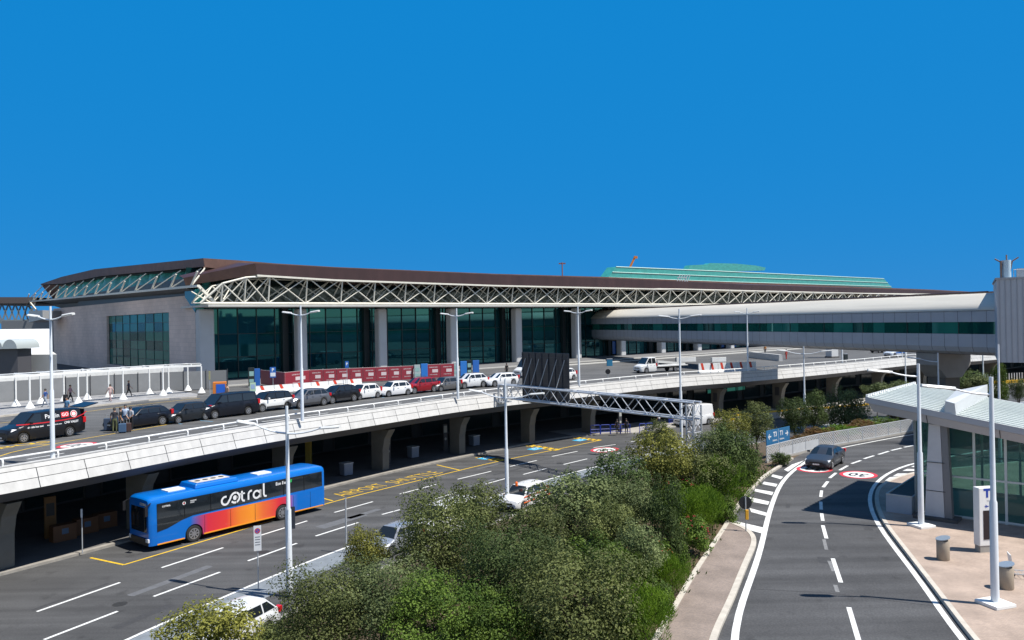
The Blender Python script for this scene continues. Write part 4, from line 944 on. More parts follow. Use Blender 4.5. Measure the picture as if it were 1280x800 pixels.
def car(kind, pm, loc, heading, label, cat='car', group='cars parked along the upper deck', name='parked_car', rim_dark=False, privacy=True, roof=None, open_gate=False, side_glass=3, panel=False, rails=False, clad_low=None, plate=True):
    """x is measured back from the front bumper; the thing's origin is the middle of the footprint"""
    k = KIND[kind]; L, W, H, r = k['L'], k['W'], k['H'], k['r']; hw = W/2; xa, xb, xc, xd = k['g']
    t = thing(name, label, cat, loc, heading, group)
    X = lambda x: L/2-x
    toprof = [(0, k['hz'][0]*.72), (.10, k['hz'][0]*.93), (.30, k['hz'][0]), (xa, k['hz'][1]), (xa+.3, k['bz']-.02), (xd-.1, k['bz']), (L-.12, (k['deck'] or k['bz'])), (L, (k['deck'] or k['bz'])*.93)]
    wprof = [(0, .80), (.12, .90), (.45, .97), (1.1, 1), (L-1.0, 1), (L-.3, .96), (L-.05, .90), (L, .86)]
    gnd = .20 if kind not in ('suv', 'mpv') else .26
    fa, ra = k['fa'], k['ra']; ar = r+.055; axles = [fa]+([ra] if ra < L else [])
    xs = sorted(set([0, .05, .12, .3, xa, xa+.3, xd-.1, L-.12, L-.04, L]+[L*i/12 for i in range(13)]+[a+ar*math.cos(math.pi*j/8) for a in axles for j in range(9)]+[a+s*(ar+.01) for a in axles for s in (-1, 1)]))
    def zl(x):
        z = gnd+(.10*max(0, 1-x/.35) if x < .35 else 0)+(.14*max(0, 1-(L-x)/.5) if x > L-.5 else 0)
        for a in axles:
            if abs(x-a) < ar: z = max(z, r+math.sqrt(ar*ar-(x-a)**2))
        return z
    rows = []
    for x in xs:
        w_ = hw*lerpx(wprof, x); zt = lerpx(toprof, x); b = min(zl(x), zt-.12); h = zt-b
        half = [(w_*.95, b), (w_*.985, b+h*.18), (w_, b+h*.45), (w_*.985, b+h*.72), (w_*.93, zt-.035), (w_*.84, zt), (w_*.4, zt+.025)]
        rows.append([Vector((X(x), y, z)) for y, z in half]+[Vector((X(x), -y, z)) for y, z in half[::-1]])
    mb = MB(); mb.grid(rows, True); mb.poly(rows[0]); mb.poly(rows[-1][::-1])
    # glasshouse in body colour
    ri = k['ri']; zb_ = lambda x: lerpx(toprof, x)-.02; wb = hw*.93
    gx = [xa, (xa+xb)/2, xb, xb+.3, (xb+xc)/2, xc-.2, xc, (xc+xd)/2, xd]
    def topz(x): return lerpx([(xa, zb_(xa)), (xb, H-.05), ((xb+xc)/2, H), (xc, H-.05), (xd, zb_(xd))], x)
    def yy(z, x): u = max(0, min(1, (z-k['bz'])/(H-k['bz']))); return (wb-ri*u)*lerpx(wprof, x)
    rr = []
    for x in gx:
        zt = topz(x); z0 = zb_(x)-.03
        half = [(yy(z0, x), z0), (yy((z0+zt)/2, x), (z0+zt)/2), (yy(zt, x), max(z0, zt-.05)), (yy(zt, x)-.09, zt), (.25, zt+.02)]
        rr.append([Vector((X(x), y, z)) for y, z in half]+[Vector((X(x), -y, z)) for y, z in half[::-1]])
    if roof:
        t2 = MB(); t2.grid(rr, False); t2.build('roof', roof, t, smooth=35)
    else: mb.grid(rr, False)
    body = mb.build('body', pm, t, smooth=35)
    if clad_low:
        m2 = MB()
        for s in (-1, 1): m2.bar((X(fa+ar+.05), s*(hw+.005), gnd+.09), (X(min(ra, L)-ar-.05), s*(hw+.005), gnd+.09), .03, .2)
        m2.build('side_trim', M('trim_plastic', (.03, .03, .032), .6), t); m2 = MB(); m2.box((X(.08), 0, gnd+.2), (.2, W*.82, .22)); m2.build('lower_trim', M('trim_plastic', (.03, .03, .032), .6), t); m2 = MB(); m2.box((X(L-.06), 0, gnd+.28), (.18, W*.86, .26)); m2.build('bumper', M('trim_plastic', (.03, .03, .032), .6), t)
    # windows
    zlo, zhi = k['bz']+.05, H-.13
    def xf(z): return xa+(xb-xa)*(z-zb_(xa))/(H-.05-zb_(xa))+.10
    def xr(z): return xd-(xd-xc)*(z-zb_(xd))/(H-.05-zb_(xd))-.14
    cuts = [None]+[p for p in k['pil'][:side_glass-1]]+[None]
    for s in (-1, 1):
        mg = MB()
        for a, b in zip(cuts, cuts[1:]):
            if panel and b is None and a is not None: continue
            f = lambda z: (xf(z) if a is None else a+.05); g = lambda z: (xr(z) if b is None else b-.04)
            q = [Vector((X(f(z)), s*(yy(z, f(z))+.012), z)) for z in (zlo, zhi)]+[Vector((X(g(z)), s*(yy(z, g(z))+.012), z)) for z in (zhi, zlo)]
            if f(zhi) < g(zhi)-.05: mg.poly(q)
            elif f(zlo) < g(zlo): mg.poly([q[0], Vector((X((f(zhi)+g(zhi))/2), q[1].y, zhi)), q[3]])
        mg.build('side_window', car_glass, t)
    def slope(x0, x1, z0, z1, u0, u1, out):
        n = Vector((z1-z0, 0, (x1-x0))).normalized() if out > 0 else Vector((-(z1-z0), 0, (x0-x1))).normalized()
        n = Vector((out*abs(z1-z0), 0, abs(x1-x0))).normalized()*.015
        P = lambda u, s: Vector((X(x0+(x1-x0)*u), s*(yy(z0+(z1-z0)*u, x0)-.06-.02*u), z0+(z1-z0)*u))+n
        return [P(u0, -1), P(u0, 1), P(u1, 1), P(u1, -1)]
    mg = MB(); a, b = slope(xa, (xa+xb)/2, zb_(xa), topz((xa+xb)/2), .12, 1, 1), slope((xa+xb)/2, xb, topz((xa+xb)/2), H-.05, 0, .93, 1)
    mg.poly(a); mg.poly(b); mg.build('windscreen', car_glass, t)
    if not panel:
        mg = MB(); mg.poly(slope(xd, (xc+xd)/2, zb_(xd), topz((xc+xd)/2), .10, 1, -1)); mg.poly(slope((xd+xc)/2, xc, topz((xc+xd)/2), H-.05, 0, .85, -1)); mg.build('rear_window', car_glass, t)
    # lamps, grille, plates, mirrors, handles
    zh = k['hz'][0]
    for s in (-1, 1):
        m2 = MB(); m2.add([(X(.03), s*hw*.50, zh*.78), (X(.18), s*hw*.935, zh*.84), (X(.52), s*hw*.985, zh*.97), (X(.30), s*hw*.86, zh*1.005), (X(.12), s*hw*.52, zh*.94), (X(.3), s*hw*.6, zh*.8)], [(0, 1, 3, 4), (1, 2, 3), (0, 4, 5), (4, 3, 5), (3, 2, 5), (0, 5, 1), (1, 5, 2)]); m2.build('headlight', lamp_clear, t)
        z0, z1 = (k['bz']*.78, k['bz']*1.02) if kind in ('suv', 'sedan') else (k['bz']*.72, k['bz']*(1.15 if kind in ('hatch', 'mpv', 'wagon') else 1.05))
        m2 = MB(); m2.box((X(L-.09), s*hw*.83, (z0+z1)/2), (.22, .24, z1-z0)); m2.build('taillight', lamp_red, t, bevel=.02)
        m2 = MB(); m2.box((X(xa+.42), s*(hw+.10), k['bz']+.08), (.13, .2, .14)); m2.build('wing_mirror', pm if kind != 'bigvan' else black, t, bevel=.03)
        m2 = MB()
        for hx in (k['pil'][0]-.15, k['pil'][1]-.15): m2.box((X(hx), s*(hw+.005), k['bz']*.88), (.18, .03, .035))
        m2.build('door_handle', pm, t)
    m2 = MB(); m2.box((X(.015), 0, zh*.72), (.07, W*.5, .12)); m2.box((X(.02), 0, gnd+.16), (.07, W*.62, .13)); m2.build('grille', black, t)
    if plate: m2 = MB(); m2.box((X(-.03), 0, gnd+.22), (.02, .46, .10)); m2.box((X(L+.012), 0, k['bz']*.72), (.02, .46, .10)); m2.build('number_plate', plate_m, t)
    for a in axles:
        for s in (-1, 1): wheel(t, X(a), s*(hw-.10), r, .21, s, rim_dark)
    m2 = MB(); m2.box((0, 0, gnd+.2), (L*.8, W*.72, .3)); m2.build('underbody', black, t)
    if rails:
        m2 = MB()
        for s in (-1, 1): m2.tube([(X(xb+.2), s*(hw-ri-.17), H+.0), (X(xb+.4), s*(hw-ri-.17), H+.06), (X(xc-.3), s*(hw-ri-.17), H+.06), (X(xc-.1), s*(hw-ri-.17), H)], .02, 5)
        m2.build('roof_rail', black, t)
    if open_gate:
        m2 = MB(); m2.bar((X(L-.1), 0, H-.04), (X(L+1.05), 0, H+.18), W*.84, .07); m2.build('tailgate', pm, t, bevel=.03); m2 = MB(); m2.box((X(L-.02), 0, (H+gnd)/2+.1), (.05, W*.78, H-gnd-.45)); m2.build('boot_opening', black, t)
    return t

P_black = paint('black', (.008, .008, .01)); P_navy = paint('navy', (.005, .006, .011)); P_dgrey = paint('dark_grey', (.014, .016, .019)); P_white = paint('white', (.70, .70, .69)); P_grey = paint('grey', (.14, .145, .16), .4)
P_silver = paint('silver', (.36, .38, .42), .5); P_red = paint('red', (.22, .006, .012)); P_gun = paint('gunmetal', (.06, .066, .078), .5); P_pewter = paint('pewter', (.17, .165, .165), .5)
def deck_head(p):
    _, d = at(DF, near(DF, p)); return math.atan2(-d.y, -d.x)
def on_deck(kind, px, py, pm, label, dy=0., **kw):
    """px, py: foot of the near side, middle of the car"""
    q = G(px, py, ZD); h = deck_head(q)+dy; n = Vector((-math.sin(h), math.cos(h)))*-1      # away from the road edge
    hw = KIND[kind]['W']/2
    side = Vector((math.cos(h+math.pi/2), math.sin(h+math.pi/2)));
    if (Vector((q.x, q.y))+side).length < Vector((q.x, q.y)).length: side = -side
    return car(kind, pm, (q.x+side.x*hw, q.y+side.y*hw, ZD+.006), h, label, **kw)
v1 = on_deck('van', 62, 549.5, P_black, 'black passenger van with red stripe and white lettering, rear hatch raised', cat='van', open_gate=True, side_glass=2, panel=True)
on_deck('wagon', 183, 534.5, P_navy, 'dark navy estate car behind the travellers with suitcases', cat='car', rails=True)
on_deck('hatch', 240, 527.5, P_dgrey, 'small dark hatchback with tall red tail lights beside the dark minibus')
on_deck('van', 292, 521, P_navy, 'plain dark minibus parked behind the small dark hatchback', cat='van', side_glass=3)
on_deck('mpv', 344, 513.5, P_white, 'tall white family car with black roof pillars behind the dark minibus', roof=P_black, clad_low=True)
on_deck('suv', 391, 509, P_grey, 'mid grey sport utility car beside the second deck lamp post', clad_low=True)
on_deck('suv', 430, 503.5, P_black, 'black boxy sport utility car between the grey and the small white car', rails=True, clad_low=True)
on_deck('hatch', 461, 499, P_white, 'tiny white city car parked behind the black sport utility car')
on_deck('hatch', 498, 495.2, paint('white_b', (.72, .72, .73)), 'white five door hatchback standing slightly apart in the row', dy=-.12)
on_deck('suv', 531, 491.5, P_red, 'dark red sport utility car in the row of white and grey cars', rails=True)
on_deck('hatch', 562, 488.7, P_pewter, 'pewter grey small car beside the lamp post in mid picture')
on_deck('suv', 593, 485.3, paint('white_c', (.62, .63, .64)), 'silvery white sport utility car right of the pewter small car', rails=True)
on_deck('wagon', 631, 482.6, paint('white_d', (.66, .67, .68)), 'white estate car just left of the dark sign panel', rails=True)
tx = on_deck('hatch', 709, 475.5, P_white, 'white taxi with red door marks just right of the dark sign panel', cat='taxi')
k = KIND['hatch']; m2 = MB()
for s in (-1, 1): m2.box((k['L']/2-1.75, s*(k['W']/2+.004), .62), (.42, .012, .36))
m2.build('door_mark', lamp_red, tx)
pc = on_deck('suv', 1125, 446.3, paint('white_e', (.6, .64, .7)), 'pale blue and white patrol car at the kerb under the footbridge', cat='patrol car')
m2 = MB(); m2.box((0, .2, 1.72), (.25, .9, .12)); m2.build('light_bar', M('beacon_blue', (.02, .1, .6), .2), pc); m2 = MB()
for s in (-1, 1): m2.box((-.2, s*.918, .78), (2.6, .012, .22))
m2.build('side_stripe', blue_sign, pc)
on_deck('suv', 1106, 441, P_black, 'black car double parked behind the patrol car')
on_deck('hatch', 1211, 441.5, paint('teal', (.05, .2, .22)), 'teal car seen between the footbridge column and ribbed building')
on_deck('wagon', 1233, 439.6, P_black, 'black estate car close to the left edge of the ribbed building')
# box van behind the row
bv = on_deck('bigvan', 672, 471, paint('white_f', (.7, .7, .7)), 'white delivery van partly hidden by the dark sign panel', cat='van', panel=True, side_glass=2)
# flatbed truck with barriers in front of it
fb_t = on_deck('pickup', 812, 466.3, paint('white_g', (.68, .68, .67)), 'white flatbed truck with crew cab facing left on the deck', cat='truck', group='works vehicles', side_glass=2)
m2 = MB(); m2.box((-4.2, 0, .85), (5.6, 2.0, .12)); m2.box((-1.5, 0, 1.25), (.08, 2., .8)); m2.build('flatbed', M('bed_white', (.6, .6, .58), .5), fb_t)
m2 = MB(); m2.box((-3.6, .35, .6), (5.8, .1, .18)); m2.box((-3.6, -.35, .6), (5.8, .1, .18)); m2.build('chassis', black, fb_t)
m2 = MB(); m2.mat(0).bar((-1.6, .85, 1.55), (-6.6, .85, 1.0), .06, .3); m2.bar((-1.6, -.85, 1.55), (-6.6, -.85, 1.0), .06, .3); m2.build('side_board', M('bed_white', (.6, .6, .58)), fb_t)
for s in (-1, 1): wheel(fb_t, -4.7, s*.85, .35, .3, s)

# van livery
k = KIND['van']; hw = k['W']/2; XV = lambda x: k['L']/2-x
sd = 1 if (v1.matrix_basis @ Vector((0, 1, 0))).length < (v1.matrix_basis @ Vector((0, -1, 0))).length else -1
def vp(x, z, e=.014): 
    u = max(0, (z-k['bz'])/(k['H']-k['bz'])); return Vector((XV(x), sd*(hw*(.93 if z > k['bz'] else 1.0)-k['ri']*u+e), z))
xdv = (-1, 0, 0)
m2 = MB(); up = Vector((0, -sd*k['ri']/(k['H']-k['bz']), 1)); text(m2, 'Parkin', .40, vp(2.92, 1.56), xdv, up, bold=.004); text(m2, 'shuttle bus taxi', .17, vp(1.72, .98), xdv, (0, 0, 1), bold=.006); text(m2, 'www.parkingo.com', .13, vp(3.0, .98), xdv, (0, 0, 1), bold=.004); text(m2, 'CAR VALET', .2, vp(4.2, 1.02), xdv, (0, 0, 1), bold=.008); disc(m2, vp(3.78, 1.02), xdv, (0, 0, 1), .05, .09); disc(m2, vp(4.45, 1.55), xdv, up, 0, .24)
m2.build('lettering', M('vinyl_white', (.75, .75, .75), .5), v1)
m2 = MB(); m2.poly([vp(3.55, 1.37), vp(4.1, 1.40), vp(4.1, 1.76), vp(3.55, 1.73)]); stroke(m2, [(0, 0), (-.6, -.04), (-1.9, -.06), (-3.3, -.04), (-4.0, .02), (-4.6, .2), (-4.85, .4)], .07, vp(.5, 1.24, .012), (1, 0, 0), (0, 0, 1)); disc(m2, vp(4.45, 1.55, .018), xdv, up, .14, .2)
m2.build('red_decal', M('vinyl_red', (.6, .02, .03), .5), v1)
m2 = MB(); text(m2, 'GO', .32, vp(3.83, 1.56, .017), xdv, up, bold=.006); m2.build('go_lettering', M('vinyl_white', (.75, .75, .75)), v1)

# vehicles of the lower level
def low_car(kind, px, py, pm, label, right=True, **kw):
    q = G(px, py, 0); _, d = at(PR, near(PR, q)); h = math.atan2(-d.y, -d.x); n = Vector((d.y, -d.x))*(-1)
    hw = KIND[kind]['W']/2
    return car(kind, pm, (q.x+n.x*hw, q.y+n.y*hw, .006), h, label, group=kw.pop('group', 'cars parked beside the planted bank'), **kw)
low_car('suv', 308, 814, paint('white_h', (.60, .62, .64)), 'white sport utility car with black arches parked below the nearest shrub', clad_low=True)
low_car('hatch', 507, 690, P_silver, 'silver small car half hidden behind the tree by the road')
low_car('van', 573, 668, paint('white_i', (.7, .7, .7)), 'tall white van almost wholly hidden by the trees in mid bank', cat='van')
sv = low_car('mpv', 668, 635, paint('white_j', (.62, .62, .62)), 'white service van with orange stripes and an orange roof beacon', cat='service van', side_glass=3)
k = KIND['mpv']; hw = k['W']/2
m2 = MB()
for s in (-1, 1):
    for zz in (.62, 1.0): m2.box((-.4, s*(hw+.004), zz), (3.4, .012, .07))
m2.box((-k['L']/2-.02, .7, .8), (.03, .35, .5)); m2.build('orange_stripe', M('stripe_orange', (.8, .13, .02), .5), sv)
m2 = MB(); m2.lathe([(.10, 1.64), (.10, 1.86), (.05, 1.94)], (.9, 0, 0), 10); m2.build('beacon', M('beacon_orange', (.85, .15, .01), .3), sv)
q = G(872, 533, 0); _, d = at(PR, near(PR, q)); h = math.atan2(-d.y, -d.x)
car('bigvan', paint('white_k', (.7, .7, .7)), (q.x-.2, q.y+1.2, .006), h, 'tall white panel van stopped beyond the gantry tower', cat='van', group='vans', panel=True, side_glass=2)
q = (G(1021, 589, ZR)+G(1060, 581, ZR))/2
car('sedan', P_gun, (22.95, 57.0, ZR+.006), math.atan2(-.79, -.61), 'gunmetal grey saloon driving towards the viewer on the curve', name='driving_car', group=None, plate=True)

# ------------------------------------------------------------------ the blue bus
fA, rA = G(193, 690, 0), G(403, 638, 0); bd_ = Vector(((rA-fA).x, (rA-fA).y)); BLn = 12.1; bd_.normalize(); bn = Vector((-bd_.y, bd_.x))
BW, BH = 2.55, 3.0; fA = Vector((fA.x, fA.y)); BSC = 1.05; c = fA-bd_*.25+(bd_*BLn/2+bn*BW/2)*BSC
bus = thing('city_bus', 'blue city bus with red and orange sides and white lettering at the kerb', 'bus', (c.x, c.y, .006), math.atan2(-bd_.y, -bd_.x)); bus.scale = (BSC, BSC, BSC)
# local +x forward; side facing the camera is local +y
tst = Matrix.Translation((c.x, c.y, 0)) @ Matrix.Rotation(math.atan2(-bd_.y, -bd_.x), 4, 'Z') @ Vector((0, 1, 0)); 
cs = 1 if Vector((tst.x, tst.y)).length < Vector((c.x, c.y)).length else -1
busblue = paint('bus_blue', (.0, .14, .52)); 
livery = paint('bus_livery', (.01, .1, .4)); nt = livery.node_tree; b = nt.nodes['Principled BSDF']; tc = nt.nodes.new('ShaderNodeTexCoord'); sx = nt.nodes.new('ShaderNodeSeparateXYZ'); mr = nt.nodes.new('ShaderNodeMapRange'); cr = nt.nodes.new('ShaderNodeValToRGB')
nt.links.new(tc.outputs['Object'], sx.inputs[0]); nt.links.new(sx.outputs[0], mr.inputs[0]); mr.inputs[1].default_value = BLn/2; mr.inputs[2].default_value = -BLn/2; nt.links.new(mr.outputs[0], cr.inputs[0]); nt.links.new(cr.outputs[0], b.inputs['Base Color'])
e = cr.color_ramp.elements; e[0].position = 0; e[0].color = (.0, .13, .50, 1); e[1].position = 1; e[1].color = (.0, .135, .50, 1)
for p_, col in ((.20, (.0, .13, .50, 1)), (.245, (.26, .06, .20, 1)), (.29, (.62, .025, .05, 1)), (.39, (.70, .045, .035, 1)), (.47, (.80, .22, .02, 1)), (.54, (.85, .28, .02, 1)), (.60, (.75, .14, .03, 1)), (.70, (.68, .03, .045, 1)), (.755, (.55, .03, .08, 1)), (.79, (.06, .14, .5, 1)), (.82, (.0, .135, .50, 1))):
    x_ = e.new(p_); x_.color = col
XB_ = lambda t_: BLn/2-t_*BLn
axl = [.218*BLn, .722*BLn]; ar = .56; r = .49
xs = sorted(set([0, .06, .2, .5]+[BLn*i/14 for i in range(15)]+[BLn-.1, BLn]+[a+ar*math.cos(math.pi*j/10) for a in axl for j in range(11)]+[a+s*(ar+.01) for a in axl for s in (-1, 1)]))
def bzl(x):
    z = .32
    for a in axl:
        if abs(x-a) < ar: z = max(z, r+math.sqrt(ar*ar-(x-a)**2))
    return z
def bw(x): return BW/2*lerpx([(0, .88), (.08, .94), (.25, .985), (.6, 1), (BLn-.25, 1), (BLn-.05, .98), (BLn, .95)], x)
rows = []
for x in xs:
    w_ = bw(x); half = [(w_*.99, bzl(x)), (w_, 1.15), (w_, 1.5)]
    rows.append([Vector((BLn/2-x, y, z)) for y, z in half]+[Vector((BLn/2-x, -y, z)) for y, z in half[::-1]])
mb = MB(); mb.grid(rows, True); mb.poly(rows[0]); mb.poly(rows[-1][::-1]); mb.build('side_panel', livery, bus, smooth=35)
rows = []
for x in [0, .05, .12, .3, .6, 3, 6, 9, BLn-.3, BLn-.1, BLn]:
    w_ = bw(x); hh = BH*lerpx([(0, .955), (.05, .975), (.12, .985), (.3, 1), (BLn-.3, 1), (BLn-.1, .99), (BLn, .965)], x)
    half = [(w_, 1.5), (w_*.985, 2.62), (w_*.97, hh-.16), (w_*.93, hh-.06), (w_*.82, hh), (w_*.3, hh+.03)]
    rows.append([Vector((BLn/2-x, y, z)) for y, z in half]+[Vector((BLn/2-x, -y, z)) for y, z in half[::-1]])
mb = MB(); mb.grid(rows); mb.poly(rows[0]); mb.poly(rows[-1][::-1]); mb.build('body', busblue, bus, smooth=35)
for s in (-1, 1):
    mb = MB(); wy = s*(BW/2+.012); wt_ = s*(BW/2*.985+.012); q = []
    lo_ = [(.42, 1.08), (1.0, 1.16), (1.9, 1.46), (2.6, 1.60), (6, 1.62), (9.6, 1.66), (BLn-.22, 1.68)]; hi_ = 2.66
    for x, z in lo_: q.append([Vector((BLn/2-x, wy, z)), Vector((BLn/2-x, wy, max(z, 1.6))), Vector((BLn/2-x, wt_, hi_))])
    mb.grid(q); wdo = mb.build('window_band', car_glass, bus)
    m2 = MB()
    for x in (2.05, 3.7, 5.4, 7.1, 8.8, 10.4): m2.bar((BLn/2-x, wy+s*.004, 1.62), (BLn/2-x, wt_+s*.004, hi_), .05, .012)
    m2.build('window_divider', black, wdo)
    m2 = MB()
    for a, b_ in ((.42, axl[0]-ar-.05), (axl[0]+ar+.05, axl[1]-ar-.05), (axl[1]+ar+.05, BLn-.15)): m2.bar((BLn/2-a, s*(BW/2+.006), .36), (BLn/2-b_, s*(BW/2+.006), .36), .02, .07)
    m2.build('orange_sill', M('sill_orange', (.8, .30, .02), .5), bus)
    m2 = MB()
    for x in (3.3, 5.0, 6.7, 9.55, 10.9): m2.box((BLn/2-x, s*(BW/2+.002), .92), (.015, .012, 1.05))
    m2.build('panel_joint', black, bus)
mb = MB(); w0 = BW/2
f0 = BLn/2+.012
mb.grid([[Vector((f0-.16 if abs(y) > 1 else f0, y, 1.05)), Vector((f0-.15 if abs(y) > 1 else f0+.01, y, 2.0)), Vector((f0-.19 if abs(y) > 1 else f0-.03, y, 2.80))] for y in (-1.17, -.9, 0, .9, 1.17)])
mb.build('windscreen', car_glass, bus, smooth=60)
mb = MB(); text(mb, 'COTRAL', .2, (BLn/2+.02, cs*.55, 2.62), (0, 1, 0), (0, 0, 1), bold=.008); mb.build('destination_sign', M('led', (.7, .7, .6), .5), bus)
mb = MB(); mb.box((BLn/2+.03, 0, .62), (.08, 1.7, .22)); mb.box((BLn/2-.02, 0, .42), (.1, 2.2, .16)); mb.build('grille', black, bus)
for s in (-1, 1):
    mb = MB(); mb.box((BLn/2-.05, s*.98, .62), (.2, .34, .22)); mb.build('headlight', lamp_clear, bus, bevel=.03)
    mb = MB(); mb.box((-BLn/2-.005, s*1.08, .95), (.05, .16, .5)); mb.build('taillight', lamp_red, bus)
    mb = MB(); mb.box((BLn/2+.25, s*1.32, 2.35), (.16, .2, .5)); mb.bar((BLn/2-.1, s*1.2, 2.75), (BLn/2+.25, s*1.32, 2.6), .05); mb.build('wing_mirror', black, bus)
    for a in axl: wheel(bus, BLn/2-a, s*(BW/2-.17), r, .3, s, False, 8)
mb = MB(); mb.box((-BLn/2-.012, 0, 2.1), (.03, 2.0, .9)); mb.build('rear_window', car_glass, bus)
mb = MB(); mb.box((0, 0, .6), (BLn-.6, 1.9, .5)); mb.build('underbody', black, bus)
# roof equipment
xc_ = BLn/2-.36*BLn
mb = MB(); mb.box((xc_, 0, BH+.14), (2.9, 1.9, .26), taper=(.93, .9)); ac = mb.build('air_conditioner', busblue, bus, bevel=.05)
mb = MB(); mb.box((xc_, -.0, BH+.275), (2.2, 1.0, .03)); mb.build('grille_plate', M('grille_grey', (.5, .47, .44), .6), ac)
mb = MB()
for k_ in range(4): mb.lathe([(.17, BH+.29), (.17, BH+.30), (.01, BH+.302)], (xc_-.78+k_*.52, 0, 0), 12)
mb.build('fan', black, ac)
for x in (BLn/2-.17*BLn, BLn/2-.66*BLn): mb = MB(); mb.box((x, 0, BH+.05), (1.05, .85, .07)); mb.build('roof_hatch', M('hatch_white', (.75, .75, .72), .5), bus)
for s in (-1, 1): mb = MB(); mb.bar((BLn/2-.6, s*BW*.46, BH-.075), (-BLn/2+.4, s*BW*.46, BH-.075), .03, .03); mb.build('gutter', M('bus_dark_blue', (.005, .07, .28), .4), bus)
# lettering on the side we see
wy = cs*(BW/2*.992+.02); xd_ = Vector((-cs*1.0 if cs > 0 else 1, 0, 0)); xd_ = Vector((-1, 0, 0)); 
def P_(t_, z): return Vector((BLn/2-t_*BLn, wy, z))
mb = MB(); o = P_(.36, 1.74); wv = .105; sc = 1.12
arc = lambda cx, cy, r_, a0, a1, n=18: [(cx+r_*math.cos(rad(a0+(a1-a0)*i/n)), cy+r_*math.sin(rad(a0+(a1-a0)*i/n))) for i in range(n+1)]
Z = Vector((0, 0, 1))
def st_(pts, w_=wv): stroke(mb, [(a*sc, b*sc) for a, b in pts], w_*sc, o, xd_, Z)
st_(arc(.27, .27, .215, 70, 330)); st_([(.45, .165), (.56, .32), (.62, .48)]); st_(arc(.86, .33, .27, -140, 150)); 
disc(mb, o+(xd_*.86+Z*.33)*sc, xd_, Z, 0, .13*sc, 16)
st_([(1.28, .62), (1.28, .18), (1.33, .08), (1.45, .05)]); st_([(1.17, .47), (1.46, .47)], .08)
st_([(1.68, .05), (1.68, .36)]); st_(arc(1.87, .34, .19, 180, 80, 8)); st_(arc(2.20, .26, .2, 20, 340)); st_([(2.44, .5), (2.44, .05)]); st_([(2.66, .8), (2.66, .18), (2.71, .08), (2.84, .05)])
text(mb, 'Eco Bus', .27, P_(.715, 2.42), xd_, Z, bold=.008); text(mb, 'COTRAL', .13, P_(.08, 2.45), xd_, Z, bold=.004); text(mb, 'REGIONE', .09, P_(.215, 2.46), xd_, Z, bold=.003); text(mb, 'LAZIO', .09, P_(.21, 2.36), xd_, Z, bold=.003); disc(mb, P_(.168, 2.40), xd_, Z, .06, .10)
mb.build('lettering', M('vinyl_white', (.75, .75, .75)), bus)
mb = MB(); q = P_(.757, 2.33); mb.add([q, q+xd_*.28+Z*.02, q+xd_*.3+Z*.22, q+xd_*.04+Z*.2], [(0, 1, 2, 3)]); mb.build('green_decal', M('eco_green', (.02, .35, .08), .5), bus)
mb = MB(); disc(mb, P_(.168, 2.40)+Vector((0, cs*.003, 0)), xd_, Z, 0, .05); mb.build('red_decal', M('vinyl_red', (.6, .02, .03)), bus)
# ------------------------------------------------------------------ street lamps
def lamp(x, y, z, h, arms, label, grp, plate=False, r=.075, drop=.9, hl=1.15):
    t = thing('street_lamp', label, 'street lamp', (x, y, z), 0, grp)
    mb = MB(); mb.tube([(0, 0, 0), (0, 0, h*.45), (0, 0, h*.46), (0, 0, h)], [r*1.5, r*1.35, r*1.0, r*.72], 10); mb.build('pole', lamp_paint, t, smooth=50)
    for dx, dy, L in arms:
        d = Vector((dx, dy, 0)).normalized(); o = Vector((0, 0, h-drop))
        pts = [o+d*(L*u)+Vector((0, 0, L*.17*u*u)) for u in (0, .25, .5, .75, 1)]
        mb = MB(); mb.tube(pts, [.055, .05, .045, .04, .035], 6); a = mb.build('arm', lamp_paint, t, smooth=60)
        e = pts[-1]; n = Vector((-d.y, d.x, 0)); mb = MB(); dd = (d+Vector((0, 0, .10))).normalized()
        rows = [[e+dd*q+n*s*ww+Vector((0, 0, zz)) for s, zz in ((-1, 0), (-.6, .07), (.6, .07), (1, 0), (.8, -.05), (-.8, -.05))] for q, ww in ((-.08, .06), (.12, .17), (hl*.85, .17), (hl, .10))]
        mb.grid(rows, True); mb.poly(rows[0]); mb.poly(rows[-1][::-1]); mb.build('lamp_head', M('lamp_head', (.72, .72, .70), .4), a)
    if plate: mb = MB(); mb.box((0, 0, .06), (.95, .95, .13), .3); mb.build('base_plate', white, t, bevel=.02)
    return t
where = ['standing beside the black lettered van', 'between the white family car and the grey one', 'in front of the pewter small car', 'just right of the dark sign panel', 'at the right end of the red and white barriers']
for (px, py, h), wtxt in zip(((66, 573, 8.55), (378, 524.5, 8.75), (572.5, 497.5, 8.6), (724, 481.5, 8.8), (935, 464, 8.5)), where):
    q = G(px, py, ZD+.28); _, d = at(DF, near(DF, q)); n = (d.y, -d.x)
    lamp(q.x, q.y, ZD+.2, h, [(n[0], n[1], 1.15), (-n[0], -n[1], 1.15)], 'twin arm white deck lamp '+wtxt, 'lamp posts along the deck parapet', r=.085, drop=.75, hl=.95)
for px, py, h in ((1053, 454, 6.4), (1128, 447, 6.4)):
    q = G(px, py, ZD+.28); lamp(q.x, q.y, ZD+.2, h, [(.6, -.8, 1.2)], 'short pale lamp post under the footbridge '+('beside the white pillar' if px < 1100 else 'beside the patrol car'), 'lamp posts along the deck parapet')
s_ = near(PR, G(361, 720))
for px, o, h, wtxt in ((362, 3.0, 9.25, 'rising in front of the rear wheel of the bus'), (633, 3.0, 9.1, 'standing left of the white service van')):
    s = at_px(off(PR, o), px, 0); p, d = at(off(PR, o), s); n = (d.y, -d.x)
    lamp(p.x, p.y, .1, h, [(n[0], n[1], 2.1), (-n[0], -n[1], 2.1)], 'twin arm grey lamp post '+wtxt, 'lamp posts on the planted bank', r=.10, drop=1.35)
